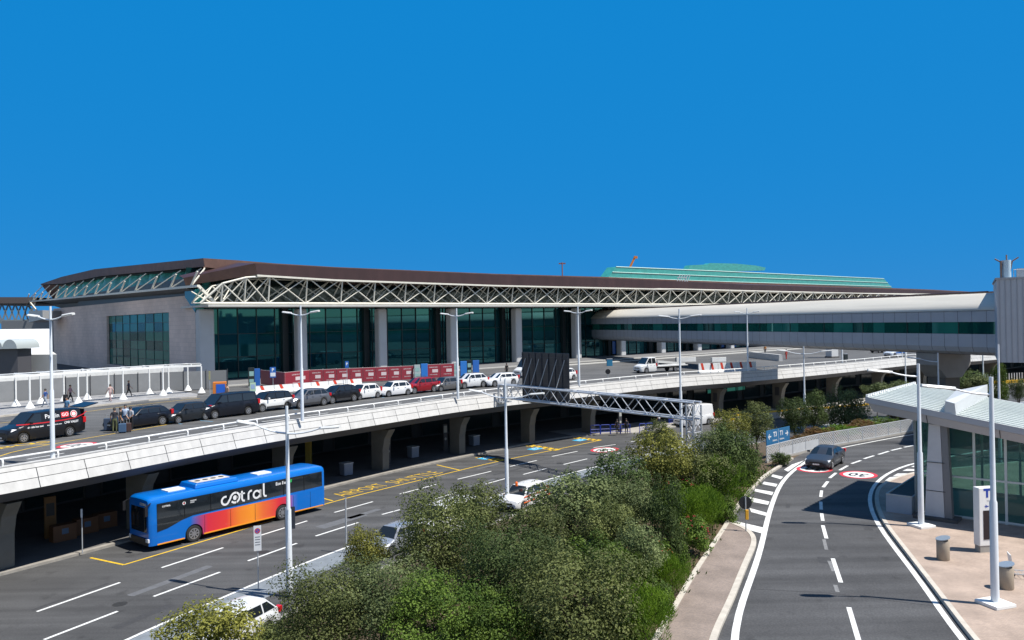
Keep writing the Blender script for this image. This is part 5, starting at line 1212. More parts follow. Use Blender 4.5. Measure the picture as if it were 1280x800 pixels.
p = D(852, 560, 73); lamp(p.x, p.y, 0, 14.2, [(.7, -.7, 1.2), (-.7, .7, 1.2)], 'tallest thin lamp post, standing before the gantry tower', 'lamp posts on the planted bank', r=.10)
q = G(1006.5, 541); lamp(q.x, q.y, 0, 9.9, [(-.8, .6, 1.9), (.8, -.6, 1.9)], 'twin arm grey lamp post beyond the lattice fence', 'lamp posts of the lower road', r=.09)
for px, py, dep, h, wtxt in ((1132, 470, 105, 9.5, 'above the far left corner of the pavilion roof'), (1173, 470, 76, 9.5, 'before the footbridge column'), (1229, 470, 85, 9.5, 'right of the footbridge column'), (1248.5, 470, 57, 11.0, 'at the left edge of the ribbed building')):
    p = D(px, py, dep); lamp(p.x, p.y, 0, h, [(-.8, .6, 1.6)] if px < 1200 else [], 'slender grey lamp post '+wtxt, 'lamp posts of the lower road', r=.09)
for px, py, h, wtxt in ((1151.5, 658, 8.35, 'in front of the pavilion glass'), (1244, 756, 8.5, 'nearest the viewer beside the white totem')):
    q = G(px, py, ZR+.12); lamp(q.x, q.y, ZR+.12, h, [(-1, .10, 1.35)], 'single arm white lamp on square plate '+wtxt, 'lamp posts of the right pavement', plate=True, r=.10, drop=.65, hl=1.15)

# ------------------------------------------------------------------ sign gantry over the lower road
s = near(DF, G(612, 490, ZD+.3)); e0, d0 = at(DF, s); e0 = e0+Vector((d0.y, -d0.x))*.35; e1 = Vector((13.35, 58.0)); gd = e1-e0; GLn = gd.length; gd.normalize()
gan = thing('sign_gantry', 'white steel lattice gantry across the lower road carrying a dark sign panel', 'gantry', (e0.x, e0.y, 0), math.atan2(gd.y, gd.x))
gs = M('gantry_steel', (.55, .57, .60), .4, .3); zb0, zt0 = 5.75, 7.02; hw_ = .45
mb = MB()
for y, zz in ((-hw_, zb0), (hw_, zb0), (-hw_, zt0), (hw_, zt0)): mb.tube([(0, y, zz), (GLn+.6, y, zz)], .075, 8)
n_ = 9
tr = mb.build('truss_chord', gs, gan, smooth=60)
for k in range(n_):
    a, b = GLn*k/n_, GLn*(k+1)/n_; m_ = (a+b)/2; mb = MB()
    for y in (-hw_, hw_): mb.tube([(a, y, zt0), (m_, y, zb0), (b, y, zt0)], .036, 6, False)
    mb.tube([(a, -hw_, zt0), (m_, hw_, zt0), (b, -hw_, zt0)], .035, 5, False); mb.tube([(a, -hw_, zb0), (m_, hw_, zb0), (b, -hw_, zb0)], .035, 5, False); mb.tube([(a, -hw_, zt0), (a, hw_, zt0)], .03, 5, False)
    mb.build('bracing', gs, tr, smooth=60)
mb = MB()
for x in (GLn-.1, GLn+.55):
    for y in (-hw_, hw_): mb.tube([(x, y, 0), (x, y, zt0-.2)], .07, 8)
for k in range(6):
    a, b = k*1.15+.2, (k+1)*1.15+.2
    for y in (-hw_, hw_): mb.tube([(GLn-.1, y, a), (GLn+.55, y, b)], .03, 5); mb.tube([(GLn+.55, y, a), (GLn-.1, y, b)], .03, 5); mb.tube([(GLn-.1, y, a), (GLn+.55, y, a)], .03, 5)
    for x in (GLn-.1, GLn+.55): mb.tube([(x, -hw_, a), (x, hw_, b)], .03, 5); mb.tube([(x, -hw_, a), (x, hw_, a)], .03, 5)
mb.build('tower', gs, gan, smooth=60)
mb = MB()
for y in (-.5, .5): mb.bar((.05, y, 5.2), (.05, y, zt0), .16, .16); mb.bar((.9, y, 5.6), (.9, y, zt0), .10)
mb.box((.3, 0, 5.3), (.6, 1.4, .12)); mb.build('bracket', steel, gan)
def gx(px):
    best = (1e9, 0)
    for k_ in range(300):
        t_ = GLn*k_/299; p = e0+gd*t_; x = 640+F*p.x/p.y
        if abs(x-px) < best[0]: best = (abs(x-px), t_)
    return best[1]
xa_, xb_ = gx(645), gx(703); yb = hw_+.22; 
sgn = 1 if ((e0+gd*5+Vector((-gd.y, gd.x))).length > (e0+gd*5).length) else -1   # panel on the far face
mb = MB(); mb.box(((xa_+xb_)/2, sgn*yb, 7.85), (xb_-xa_, .12, 4.9)); sp_ = mb.build('sign_panel', M('panel_navy', (.005, .009, .018), .35), gan)
mb = MB()
for k_ in range(7): x = xa_+(xb_-xa_)*(k_+.15)/7; mb.bar((x, sgn*(yb-.085), 5.65), (x, sgn*(yb-.085), 10.25), .06, .03)
for zz in (6.5, 7.4, 8.3, 9.2): mb.bar((xa_, sgn*(yb-.075), zz), (xb_, sgn*(yb-.075), zz), .03, .05)
mb.bar((xa_, sgn*(yb-.1), 9.86), (xb_, sgn*(yb-.1), 9.86), .05); mb.build('panel_rib', M('rib_navy', (.018, .026, .042), .5), sp_)
mb = MB()
for fr_ in (.06, .2, .36, .55, .74, .9): x = xa_+(xb_-xa_)*fr_; mb.tube([(x+.25, sgn*(yb-.12), 9.7), (x-.25, -sgn*hw_*.3, zt0)], .04, 6)
mb.build('panel_stay', M('stay_grey', (.38, .40, .42), .4), sp_, smooth=60)
mb = MB(); mb.box((gx(687), -sgn*hw_, zt0+.25), (.9, .35, .08)); 
# ------------------------------------------------------------------ lattice fence on the ramp edge
fl = smoothpl([tuple(p[:2]) for p in FB]+[(44, 76.3), (52, 80)], .4, 2)
fen = thing('lattice_fence', 'white diagonal lattice fence curving along the outer edge of the ramp', 'fence')
LFn = lens(fl)[-1]; mb = MB(); mb.sweep(fl, [(-.12, ZR-1.2), (.06, ZR-1.2), (.06, ZR+.14), (-.12, ZR+.14)]); mb.build('plinth', concrete, fen)
npan = int(LFn/2.0); fm = M('fence_grey', (.46, .47, .48), .55, var=.08)
ph, nx = 1.12, 9
for k in range(npan):
    s0_, s1_ = LFn*k/npan, LFn*(k+1)/npan; a, _ = at(fl, s0_+.03); b, _ = at(fl, s1_-.03); mb = MB(); z0, z1 = ZR+.16, ZR+.16+ph
    L_ = (b-a).length; d = (b-a)/L_; n = Vector((d.y, -d.x))
    mb.bar(v3(a, z0+.03), v3(b, z0+.03), .05, .06); mb.bar(v3(a, z1-.03), v3(b, z1-.03), .05, .06); mb.bar(v3(a, z0), v3(a, z1), .06); 
    if k not in (1, 2, 3):
        w_ = .25
        for j in range(-6, int(L_/w_)+1):
            for sg in (1, -1):
                u0, u1 = j*w_, j*w_+ph; z_0, z_1 = (z0, z1) if sg > 0 else (z1, z0)
                c0_, c1_ = max(u0, 0), min(u1, L_)
                if c1_-c0_ < .05: continue
                q0_, q1_ = v3(a+d*c0_+n*.012*sg, z_0+(z_1-z_0)*(c0_-u0)/ph), v3(a+d*c1_+n*.012*sg, z_0+(z_1-z_0)*(c1_-u0)/ph); mb.bar(q0_, q1_, .02, .048)
    else:
        w_ = .25; mb.bar(v3(a, z0+.36), v3(b, z0+.36), .03, .72)
        for j in range(-2, int(L_/w_)+1):
            for sg in (1, -1):
                u0, u1 = j*w_, j*w_+.4; zA, zB = z0+.72, z1; z_0, z_1 = (zA, zB) if sg > 0 else (zB, zA); c0_, c1_ = max(u0, 0), min(u1, L_)
                if c1_-c0_ < .05: continue
                mb.bar(v3(a+d*c0_+n*.012*sg, z_0+(z_1-z_0)*(c0_-u0)/.4), v3(a+d*c1_+n*.012*sg, z_0+(z_1-z_0)*(c1_-u0)/.4), .02, .048)
    mb.build('lattice_panel', fm, fen)

# ------------------------------------------------------------------ signs and small furniture
def post_sign(name, label, cat, base, h, board, rz=0., r=.03, grp=None, pm=steel):
    t = thing(name, label, cat, base, rz, grp); mb = MB(); mb.tube([(0, 0, 0), (0, 0, h)], r, 8); mb.build('post', pm, t, smooth=50)
    return t
t = post_sign('parking_sign', 'narrow white no parking sign on a thin post at the road edge', 'road sign', G(323, 736, .1), 3.0, None, rad(18))
mb = MB(); mb.box((0, -.05, 2.55), (.36, .03, 1.25)); mb.build('board', M('sign_white', (.72, .73, .74), .5), t)
mb = MB(); disc(mb, (0, -.07, 2.93), (1, 0, 0), (0, 0, 1), 0, .13); mb.mat(1); disc(mb, (0, -.073, 2.93), (1, 0, 0), (0, 0, 1), .095, .135); stroke(mb, [(-.08, .08), (.08, -.08)], .035, (0, -.074, 2.93), (1, 0, 0), (0, 0, 1)); mb.mat(2); 
for k_ in range(4): mb.box((0, -.068, 2.62-k_*.13), (.24, .004, .035))
mb.build('sign_face', [M('sign_mid_blue', (.03, .14, .5), .5), M('sign_red', (.6, .03, .04), .5), M('sign_ink', (.12, .13, .16), .6)], t)
p, d = at(off(PR, 2.6), at_px(off(PR, 2.6), 358.5, 0))
t = post_sign('road_sign', 'dark backed road sign on a grey post close to the nearest twin lamp', 'road sign', (p.x, p.y, .1), 4.2, None, rad(12)); mb = MB(); mb.box((.2, .03, 3.65), (.5, .03, 1.1)); mb.build('board', M('sign_back', (.03, .035, .05), .5), t)
t = post_sign('sign_post', 'bare grey post between the bus and the tree tops', 'post', G(433, 690, .05), 3.1, None, 0, .05); MB().box((0, .02, 2.9), (.08, .03, .5)).build('board', steel, t)
t = post_sign('bus_stop_post', 'thin pale post on the kerb ahead of the blue bus', 'post', G(103, 691.5, .14), 2.6, None, 0, .035); MB().box((0, -.02, 2.35), (.10, .03, .5)).build('board', M('sign_white', (.72, .73, .74)), t)
t = post_sign('round_sign', 'round black sign back with a yellow lamp at the tip of the footpath', 'road sign', G(932.5, 664, ZR+.1), 1.75, None, 0, .035)
mb = MB(); mb.lathe([(.01, -.02), (.33, -.02), (.33, .02), (.01, .02)], (0, .03, 1.45), 24, 'Y'); mb.build('disc', black, t); mb = MB(); mb.box((.05, -.04, .85), (.16, .10, .50)); mb.build('lamp_box', M('amber', (.7, .35, .02), .5), t, bevel=.02)
t = post_sign('round_sign', 'small round dark sign standing on the deck left of the flatbed truck', 'road sign', G(760, 474.5, ZD), 1.1, None, 0, .04)
mb = MB(); mb.lathe([(.01, -.02), (.32, -.02), (.32, .02), (.01, .02)], (0, -.03, 1.0), 20, 'Y'); mb.build('disc', black, t)
# blue arrow sign
q0, q1 = D(958, 561.5, 59.5), D(987, 555.5, 62.0); c = (q0+q1)/2; hd = math.atan2(q1.y-q0.y, q1.x-q0.x)
t = thing('direction_sign', 'blue direction sign with white arrows behind the lattice fence', 'road sign', (c.x, c.y, ZR-.3), hd); wd = (Vector((q1.x, q1.y))-Vector((q0.x, q0.y))).length
mb = MB(); mb.box((0, 0, 1.95), (wd, .05, 1.15)); mb.build('board', teal_sign, t); mb = MB()
for x in (-wd*.35, wd*.35): mb.tube([(x, .05, -.3), (x, .05, 2.5)], .04, 6)
mb.build('post', steel, t)
mb = MB(); X_, Z_ = (1, 0, 0), (0, 0, 1); W_ = wd/2
for sg, tx_ in ((-1, 'T3'), (1, 'T1')):
    o = (sg*W_*.72, -.032, 2.02); stroke(mb, [(-.0-sg*.2, 0), (sg*.2, 0)], .09, o, X_, Z_); stroke(mb, [(sg*.04, .2), (sg*.22, 0), (sg*.04, -.2)], .09, o, X_, Z_)
    text(mb, tx_, .52, (sg*W_*.28, -.032, 2.12), X_, Z_, bold=.012); text(mb, 'TERMINAL', .16, (sg*W_*.3, -.032, 1.66), X_, Z_, bold=.004)
mb.box((0, -.03, 1.95), (.02, .01, 1.1)); mb.build('lettering', M('sign_white', (.72, .73, .74)), t)
# totem
c = G(1232, 689, ZR+.12); t = thing('terminal_totem', 'white terminal totem with blue letter and black screen by the pavilion', 'totem', c, rad(8))
mb = MB(); mb.box((0, 0, 1.62), (.88, .38, 2.65)); mb.build('casing', white, t, bevel=.03); MB().box((0, 0, .15), (.80, .34, .3)).build('pedestal', concrete, t)
mb = MB(); mb.box((.04, -.195, 1.25), (.56, .02, 1.32)); mb.build('screen', M('screen_black', (.012, .008, .014), .25), t)
mb = MB(); text(mb, 'T1', .52, (.10, -.196, 2.68), X_, Z_, bold=.03); 
stroke(mb, [(-.10, 0), (.10, 0)], .045, (-.06, -.197, 2.10), X_, Z_); stroke(mb, [(-.06, .07), (.03, 0), (-.06, -.07)], .03, (-.06, -.197, 2.10), X_, Z_); stroke(mb, [(-.08, .0), (.08, 0)], .035, (.26, -.197, 2.10), X_, Z_); stroke(mb, [(.02, .08), (.1, 0), (.02, -.08)], .03, (.26, -.197, 2.10), X_, Z_)
mb.build('lettering', M('totem_blue', (.01, .05, .36), .5), t); mb = MB(); text(mb, 'TERMINAL', .07, (.1, -.196, 2.34), X_, Z_); mb.build('small_lettering', M('sign_ink', (.12, .13, .16)), t)
# litter bins
for px, py, wtxt in ((1179, 699.5, 'standing alone before the totem'), (1258, 735.5, 'half behind the nearest lamp post')):
    c = G(px, py, ZR+.12); t = thing('litter_bin', 'round stone coloured litter bin with tilted lid '+wtxt, 'litter bin', c, 0, 'litter bins on the pavement')
    mb = MB(); mb.lathe([(.25, 0), (.265, .03), (.265, .84), (.25, .86), (.20, .86), (.20, .8), (.01, .8)], n=20); mb.build('drum', M('bin_stone', (.36, .30, .23), .6, .2, var=.12, scale=3), t, smooth=40)
    mb = MB(); rows = [[Vector((.29*q*math.cos(a), .29*q*math.sin(a), .95+.25*.29*q*math.cos(a)*1.0+zz)) for a in [2*math.pi*k_/20 for k_ in range(20)]] for q, zz in ((.02, .02), (1, .02), (1, -.015), (.02, -.015))]
    mb.grid(rows, True); mb.poly(rows[0]); mb.poly(rows[-1][::-1]); [mb.tube([(.2*math.cos(a), .2*math.sin(a), .8), (.2*math.cos(a), .2*math.sin(a), .95+.05*math.cos(a))], .015, 5) for a in (0, 2.1, 4.2)]; mb.build('lid', M('bin_lid', (.30, .36, .42), .35, .4), t)
c = G(1281, 722, ZR+.12); t = thing('luggage_trolley', 'luggage trolley with white front panel cut by the right edge', 'trolley', c, rad(160))
mb = MB(); mb.tube([(-.5, -.28, .2), (.5, -.28, .2), (.5, .28, .2), (-.5, .28, .2), (-.5, -.28, .2)], .02, 6); mb.tube([(-.45, -.28, .2), (-.55, -.28, 1.05), (-.55, .28, 1.05), (-.45, .28, .2)], .02, 6)
for k_ in range(6): mb.tube([(-.45+k_*.18, -.27, .21), (-.45+k_*.18, .27, .21)], .01, 5)
mb.build('frame', steel, t); mb = MB(); mb.bar((.45, 0, .25), (.55, 0, .95), .55, .03); mb.build('front_panel', white, t)
for x, y in ((-.4, -.26), (-.4, .26), (.42, 0)): mb = MB(); mb.lathe([(.02, -.025), (.09, -.02), (.09, .02), (.02, .025)], (x, y, .09), 12, 'Y'); mb.build('wheel', rubber, t)
# ------------------------------------------------------------------ hoarding, barriers, kiosks on the deck
red = M('hoarding_red', (.26, .025, .04), .5, var=.12, scale=1.2)
hl_txt = M('hoarding_text', (.62, .52, .52), .6)
hp = [G(326, 484, ZD), G(355, 485.5, ZD), G(387, 482, ZD)]+[None]*0
def hoard(a, b, wtxt, txt=True):
    d = Vector((b.x-a.x, b.y-a.y)); L_ = d.length; t = thing('site_hoarding', 'dark red hoarding panel with pale text, '+wtxt, 'hoarding', (a.x, a.y, ZD), math.atan2(d.y, d.x), 'red hoarding panels before the glass front')
    MB().box((L_/2, 0, .98), (L_-.06, .05, 1.75)).build('board', red, t); mb = MB()
    for x in (.03, L_-.03): mb.tube([(x, .06, 0), (x, .06, 1.95)], .03, 5)
    mb.bar((0, .04, 1.88), (L_, .04, 1.88), .04); mb.build('frame', M('frame_pale2', (.5, .47, .45), .5), t)
    if txt and L_ > 1.2:
        mb = MB(); text(mb, 'LAVORI IN CORSO', .2, (L_/2, -.03, 1.5), X_, Z_, bold=.006, sx=min(1.2, L_*.36)); text(mb, 'WORK IN PROGRESS', .16, (L_/2, -.03, .52), X_, Z_, bold=.004, sx=min(1.2, L_*.36)); mb.box((L_*.62, -.029, 1.02), (L_*.4, .008, .42)); mb.build('lettering', hl_txt, t)
ha, hb = G(387, 481.5, ZD), G(517, 475, ZD); n_ = 8
ord_ = ['first', 'second', 'third', 'fourth', 'fifth', 'sixth', 'seventh', 'eighth']
for k_ in range(n_): hoard(ha.lerp(hb, k_/n_), ha.lerp(hb, (k_+1)/n_), ord_[k_]+' from the left in the long sunlit row')
ha, hb = G(533, 473.5, ZD), G(568, 471.7, ZD)
for k_ in range(2): hoard(ha.lerp(hb, k_/2), ha.lerp(hb, (k_+1)/2), ('left' if k_ == 0 else 'right')+' one of the pair beyond the red car')
h0, h1, h2 = G(326, 481, ZD), G(356, 485.5, ZD), G(387, 481.5, ZD)
hoard(h0, h0.lerp(h1, .5), 'leftmost, next to the blue totem', False); hoard(h0.lerp(h1, .5), h1, 'behind the blue and white parking sign', False); hoard(h1, h2, 'shaded, behind the second deck lamp post', True)
# white barriers with red marks
def kbar(a, b, label, h=.85, grp='white concrete barriers behind the parked cars', nst=2):
    d = Vector((b.x-a.x, b.y-a.y)); L_ = d.length; t = thing('road_barrier', label, 'barrier', (a.x, a.y, ZD), math.atan2(d.y, d.x), grp)
    sec = [(-.28, 0), (.28, 0), (.26, .18), (.1, .38), (.07, h), (-.07, h), (-.1, .38), (-.26, .18)]; mb = MB(); rows = [[Vector((x, y, zz)) for y, zz in sec] for x in (.03, L_-.03)]; mb.grid(rows, True); mb.poly(rows[0]); mb.poly(rows[1][::-1]); mb.build('block', white, t)
    mb = MB()
    for k_ in range(nst):
        x = L_*(k_+.35)/nst; mb.add([(x, -.105-.01, .4), (x+.35, -.115, .4), (x+.15, -.08, h+.004), (x-.2, -.08, h+.004)], [(0, 1, 2, 3)]); mb.add([(x-.2, -.08, h+.005), (x+.15, -.08, h+.005), (x+.15, .08, h+.005), (x-.2, .08, h+.005)], [(0, 1, 2, 3)])
    mb.build('red_stripe', M('stripe_red', (.62, .05, .02), .6), t)
ba, bb = G(318, 493, ZD), G(452, 482, ZD)
for k_ in range(6): kbar(ba.lerp(bb, k_/6), ba.lerp(bb, (k_+1)/6), 'white barrier with orange red marks, '+ord_[k_]+' of the line behind the parked cars', nst=1)
ba, bb = G(873, 466.5, ZD), G(945, 463.5, ZD)
for k_ in range(3): kbar(ba.lerp(bb, k_/3), ba.lerp(bb, (k_+1)/3), 'white barrier with slanted red stripes right of the flatbed, '+('nearest the truck', 'middle one', 'farthest from the truck')[k_], 1.3, 'striped barriers by the flatbed truck', 2)
# blue and white totems
def board(px, py, w_, h, m_, label, cat='totem', name='info_totem', grp='information totems before the terminal', band=None):
    c = G(px, py, ZD); t = thing(name, label, cat, c, rad(25), grp); mb = MB(); mb.box((0, 0, h/2+.1), (w_, .25, h)); mb.build('panel', m_, t, bevel=.02); MB().box((0, 0, .05), (w_*1.1, .4, .1)).build('foot', steel, t)
    if band: mb = MB(); mb.box((0, -.13, h*.72), (w_*.74, .012, h*.25)); mb.box((0, -.13, h*.35), (w_*.74, .012, h*.16)); mb.build('notice', band, t)
b_blue = M('totem_sky', (.02, .16, .5), .5)
screen = M('kiosk_screen', (.25, .42, .40), .4)
board(321, 483, .8, 2.1, blue_sign, 'dark blue totem at the left end of the red hoardings')
board(314.5, 484, .7, 2.3, M('kiosk_black', (.015, .02, .02), .4), 'black ticket machine with pale screen left of the blue totem', 'kiosk', 'ticket_machine', 'ticket machines', screen)
board(521.5, 475, .8, 1.9, M('kiosk_pale', (.35, .42, .42), .4), 'pale ticket machine between the hoarding rows', 'kiosk', 'ticket_machine', 'ticket machines', screen)
board(530.5, 474.5, .9, 2.0, b_blue, 'light blue totem between the two hoarding rows')
board(570, 471.5, .7, 1.9, M('kiosk_pale', (.35, .42, .42)), 'pale ticket machine behind the pewter small car', 'kiosk', 'ticket_machine', 'ticket machines', screen)
board(579.5, 473, .9, 2.2, b_blue, 'blue totem just right of the third deck lamp post')
board(595, 471.5, .9, 2.2, blue_sign, 'dark blue totem behind the silvery white car')
board(586.5, 471, .7, 2.2, M('kiosk_black', (.015, .02, .02)), 'black ticket machine between two blue totems', 'kiosk', 'ticket_machine', 'ticket machines', screen)
t = post_sign('parking_sign', 'blue and white parking sign before the dark hoardings', 'road sign', G(341.5, 489, ZD), 2.6, None, rad(20)); mb = MB(); mb.box((0, -.04, 2.15), (.65, .03, 1.2)); mb.build('board', blue_sign, t); mb = MB(); mb.box((0, -.06, 1.9), (.55, .01, .42)); text(mb, 'P', .5, (0, -.062, 2.42), X_, Z_, bold=.02); mb.build('lettering', M('sign_white', (.72, .73, .74)), t)
t = post_sign('parking_sign', 'blue parking sign before the sunlit red hoardings', 'road sign', G(434, 484, ZD), 3.0, None, rad(20)); mb = MB(); mb.box((0, -.04, 2.7), (.42, .03, .8)); mb.build('board', blue_sign, t); mb = MB(); text(mb, 'P', .4, (0, -.06, 2.75), X_, Z_, bold=.02); mb.build('lettering', M('sign_white', (.72, .73, .74)), t)
t = post_sign('notice_sign', 'small green and white notice beside the dark minibus', 'road sign', G(316.5, 512, ZD), 2.35, None, rad(20)); mb = MB(); mb.box((0, -.04, 2.0), (.5, .03, .85)); mb.build('board', M('notice_green', (.45, .62, .45), .5), t); mb = MB(); mb.box((0, -.058, 2.05), (.34, .008, .4)); mb.build('notice', M('notice_blue', (.3, .42, .6), .5), t)
c = G(275, 501, ZD+.02); t = thing('photo_kiosk', 'orange and blue kiosk behind the dark minibus', 'kiosk', c, rad(15)); MB().box((0, 0, .95), (1.25, .8, 1.9)).build('cabinet', M('kiosk_orange', (.65, .2, .03), .5), t, bevel=.03); mb = MB(); mb.box((.12, -.41, 1.2), (.85, .03, 1.0)); mb.build('poster', M('kiosk_blue', (.02, .12, .55), .4), t)
t = post_sign('sign_post', 'thin post with a yellowish plate at the end of the pergola', 'post', G(262.5, 499, ZD), 2.9, None, 0, .04); MB().box((0, -.03, 2.45), (.16, .03, .9)).build('board', M('plate_yellow', (.45, .42, .22), .6), t)
c = G(762, 457.5, ZD); t = thing('litter_bin', 'blue bin against the dark terminal front', 'litter bin', c); MB().box((0, 0, .55), (.9, .6, 1.1)).build('drum', M('bin_blue', (.03, .22, .38), .5), t, bevel=.04); MB().box((0, 0, 1.14), (.95, .65, .08)).build('lid', steel, t)
for px, L_, wtxt in ((857, 3.6, 'the left one under the footbridge'), (898, 2.6, 'the right one under the footbridge')):
    c = G(px, 452.3, ZD); t = thing('planter', 'long white planter box before the shopfronts, '+wtxt, 'planter', c, TRZ-.5, 'white planters'); mb = MB(); mb.box((0, 0, .4), (L_, .6, .8)); mb.build('trough', white, t, bevel=.03); MB().box((0, 0, .81), (L_-.2, .4, .06)).build('soil_fill', soil, t)
a, b = G(938, 447, ZD), G(976, 451.5, ZD); d = b-a; t = thing('concrete_block', 'big pale concrete block wall standing on the deck under the footbridge', 'barrier', a, math.atan2(d.y, d.x)); L_ = d.length; rows = [[Vector((x, y, zz)) for y, zz in ((-.35, 0), (.35, 0), (.25, 1.1), (-.25, 1.1))] for x in (0, L_)]; mb = MB(); mb.grid(rows, True); mb.poly(rows[0]); mb.poly(rows[1][::-1]); mb.build('block', M('block_pale', (.55, .54, .52), .8, var=.08), t, bevel=.03)
c = G(1057, 451, ZD); t = thing('litter_bin', 'dark bin beside the white pillar under the footbridge', 'litter bin', c); MB().box((0, 0, .55), (.6, .5, 1.1)).build('drum', M('bin_dark', (.03, .04, .04), .5), t, bevel=.04); MB().box((0, 0, 1.13), (.64, .54, .06)).build('lid', steel, t)
# ------------------------------------------------------------------ pergola and screen fence at the terminal pavement
pg = thing('pergola', 'white steel pergola over the pavement in front of the terminal', 'pergola')
zp = ZD+.15; zT = zp+2.95
Fp = [G(-90, 521, zp), G(-25, 515.5, zp)]+[G(*p, zp) for p in ((37.5, 510), (98, 504), (154, 499), (204, 494), (252, 491))]
Bp = [G(-70, 517, zp), G(-15, 511.5, zp)]+[G(*p, zp) for p in ((20, 507.5), (51, 504), (80, 501), (109, 499), (136, 496), (187, 492.5), (211, 491), (235, 488))]
for P in Fp+Bp:
    mb = MB(); mb.tube([(P.x, P.y, zp), (P.x, P.y, zT)], .085, 8); o = mb.build('post', white, pg, smooth=50); mb = MB(); mb.lathe([(.42, 0), (.36, .12), (.12, .55), (.09, .62)], (P.x, P.y, zp), 12); mb.build('cone_base', white, o, smooth=50)
mb = MB()
for row in (Fp, Bp):
    for a, b in zip(row, row[1:]): mb.bar(v3(a, zT+.08), v3(b, zT+.08), .14, .2)
fl2 = smoothpl([tuple(p[:2]) for p in Fp], 2.2, 0); bl2 = smoothpl([tuple(p[:2]) for p in Bp], 1.0, 0)
for p in fl2:
    q, _ = at(bl2, near(bl2, p)); mb.bar(v3(p, zT+.2), v3(q, zT+.2), .07, .12)
mb.build('roof_frame', white, pg)
mb = MB(); n = normals(fl2); mb.grid([[v3(p-m*.1, zT+.28), v3(p-m*1.1, zT+.28)] for p, m in zip(fl2, n)]); mb.grid([[v3(p-m*.1, zT+.31), v3(p-m*1.1, zT+.31)] for p, m in zip(fl2, n)]); mb.build('roof_panel', white, pg)
sf = thing('screen_fence', 'tall grey screen fence with a white top band behind the pergola', 'fence'); fb_ = smoothpl([G(-80, 513, ZD)[:2], G(0, 505.5, ZD)[:2], G(110, 496.5, ZD)[:2], G(216, 489.5, ZD)[:2], G(285, 486, ZD)[:2]], 2.4, 0); fbk_ = off(fb_, -.6)
mb = MB(); mw = MB()
for k_, (a, b) in enumerate(zip(fbk_, fbk_[1:])):
    mb.k = k_ % 2; mb.bar(v3(a, ZD+1.15), v3(b, ZD+1.15), .05, 2.15)
    if a.x < G(218, 489, ZD).x: mw.bar(v3(a, ZD+2.55), v3(b, ZD+2.55), .06, .6)
mb.build('grey_panel', [M('screen_grey', (.22, .225, .23), .35, var=.1, scale=.5), M('screen_grey_b', (.18, .185, .19), .3)], sf); mw.build('white_band', M('band_white', (.6, .6, .58), .6, var=.1), sf)
for a in fbk_: MB().tube([v3(a+Vector((.05, -.08)), ZD), v3(a+Vector((.05, -.08)), ZD+2.4)], .035, 5).build('fence_post', M('post_dark', (.06, .06, .065), .5), sf)
# ------------------------------------------------------------------ lower level furniture
def in_shade(px, py): return G(px, py, .145)
cnt = M('counter_brown', (.16, .07, .03), .6)
for px, py, wtxt in ((79, 675, 'nearest to the left edge'), (107, 666, 'middle one'), (131, 659, 'closest to the bus')):
    c = in_shade(px, py); t = thing('ticket_counter', 'brown ticket counter with a small screen under the deck, '+wtxt, 'counter', c, rad(50), 'ticket counters under the deck'); MB().box((0, 0, .5), (1.35, .7, 1.0)).build('desk', cnt, t, bevel=.02); mb = MB(); mb.box((0, -.36, .62), (.38, .03, .34)); mb.build('screen', M('screen_blue', (.10, .16, .24), .3), t)
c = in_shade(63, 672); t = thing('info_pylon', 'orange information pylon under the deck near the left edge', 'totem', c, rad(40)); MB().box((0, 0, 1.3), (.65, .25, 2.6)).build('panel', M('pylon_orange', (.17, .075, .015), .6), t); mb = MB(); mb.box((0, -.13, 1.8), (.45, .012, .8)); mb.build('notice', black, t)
for px, py, wtxt in ((433, 594, 'just beyond the rear of the bus'), (516.5, 572, 'left of the airport shuttle bay'), (593, 557, 'behind the thin mid lamp post')):
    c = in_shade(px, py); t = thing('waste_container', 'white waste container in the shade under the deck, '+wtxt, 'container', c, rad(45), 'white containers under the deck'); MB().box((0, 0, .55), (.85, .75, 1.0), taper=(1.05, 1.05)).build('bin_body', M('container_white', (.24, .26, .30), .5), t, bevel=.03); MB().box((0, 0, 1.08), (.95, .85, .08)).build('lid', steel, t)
for px, py, wtxt in ((556.5, 563, 'near the shuttle bay'), (485, 580, 'beside the pier nearest the bus'), (775, 540, 'behind the blue barriers')):
    c = in_shade(px, py); t = thing('info_pylon', 'dark information pylon with pale notices '+wtxt, 'totem', c, rad(40), 'dark pylons under the deck'); MB().box((0, 0, 1.35), (.5, .2, 2.7)).build('panel', M('pylon_dark', (.05, .05, .055), .5), t); mb = MB(); mb.box((0, -.11, 2.2), (.38, .012, .7)); disc(mb, (0, -.112, 1.2), X_, Z_, 0, .14); mb.build('notice', M('notice_pale', (.4, .4, .36), .6), t)
c = in_shade(386, 588); t = thing('yellow_pillar', 'dull yellow pillar under the deck above the rear of the bus', 'pillar', c); MB().box((0, 0, 1.6), (.5, .5, 3.2)).build('casing', M('pillar_yellow', (.40, .27, .04), .6), t, bevel=.03); MB().box((0, 0, .05), (.6, .6, .1)).build('foot', steel, t)
bb_m = M('barrier_blue', (.01, .04, .35), .45)
pts = [(738, 543.5), (750.5, 543), (763, 542.5), (775.5, 542.2), (788, 541.8)]; prs = list(zip(pts, pts[1:]))+[((799, 541.5), (807.5, 541)), ((807.5, 541), (816, 540.3))]+[((836, 531), (844, 530)), ((844, 530), (852, 529))]
bw_ = ['leftmost of the row', 'second of the row', 'third of the row', 'right end of the row of four', 'left of the pair behind the small tree', 'right of the pair behind the small tree', 'left of the two beside the gantry tower', 'right of the two beside the gantry tower']
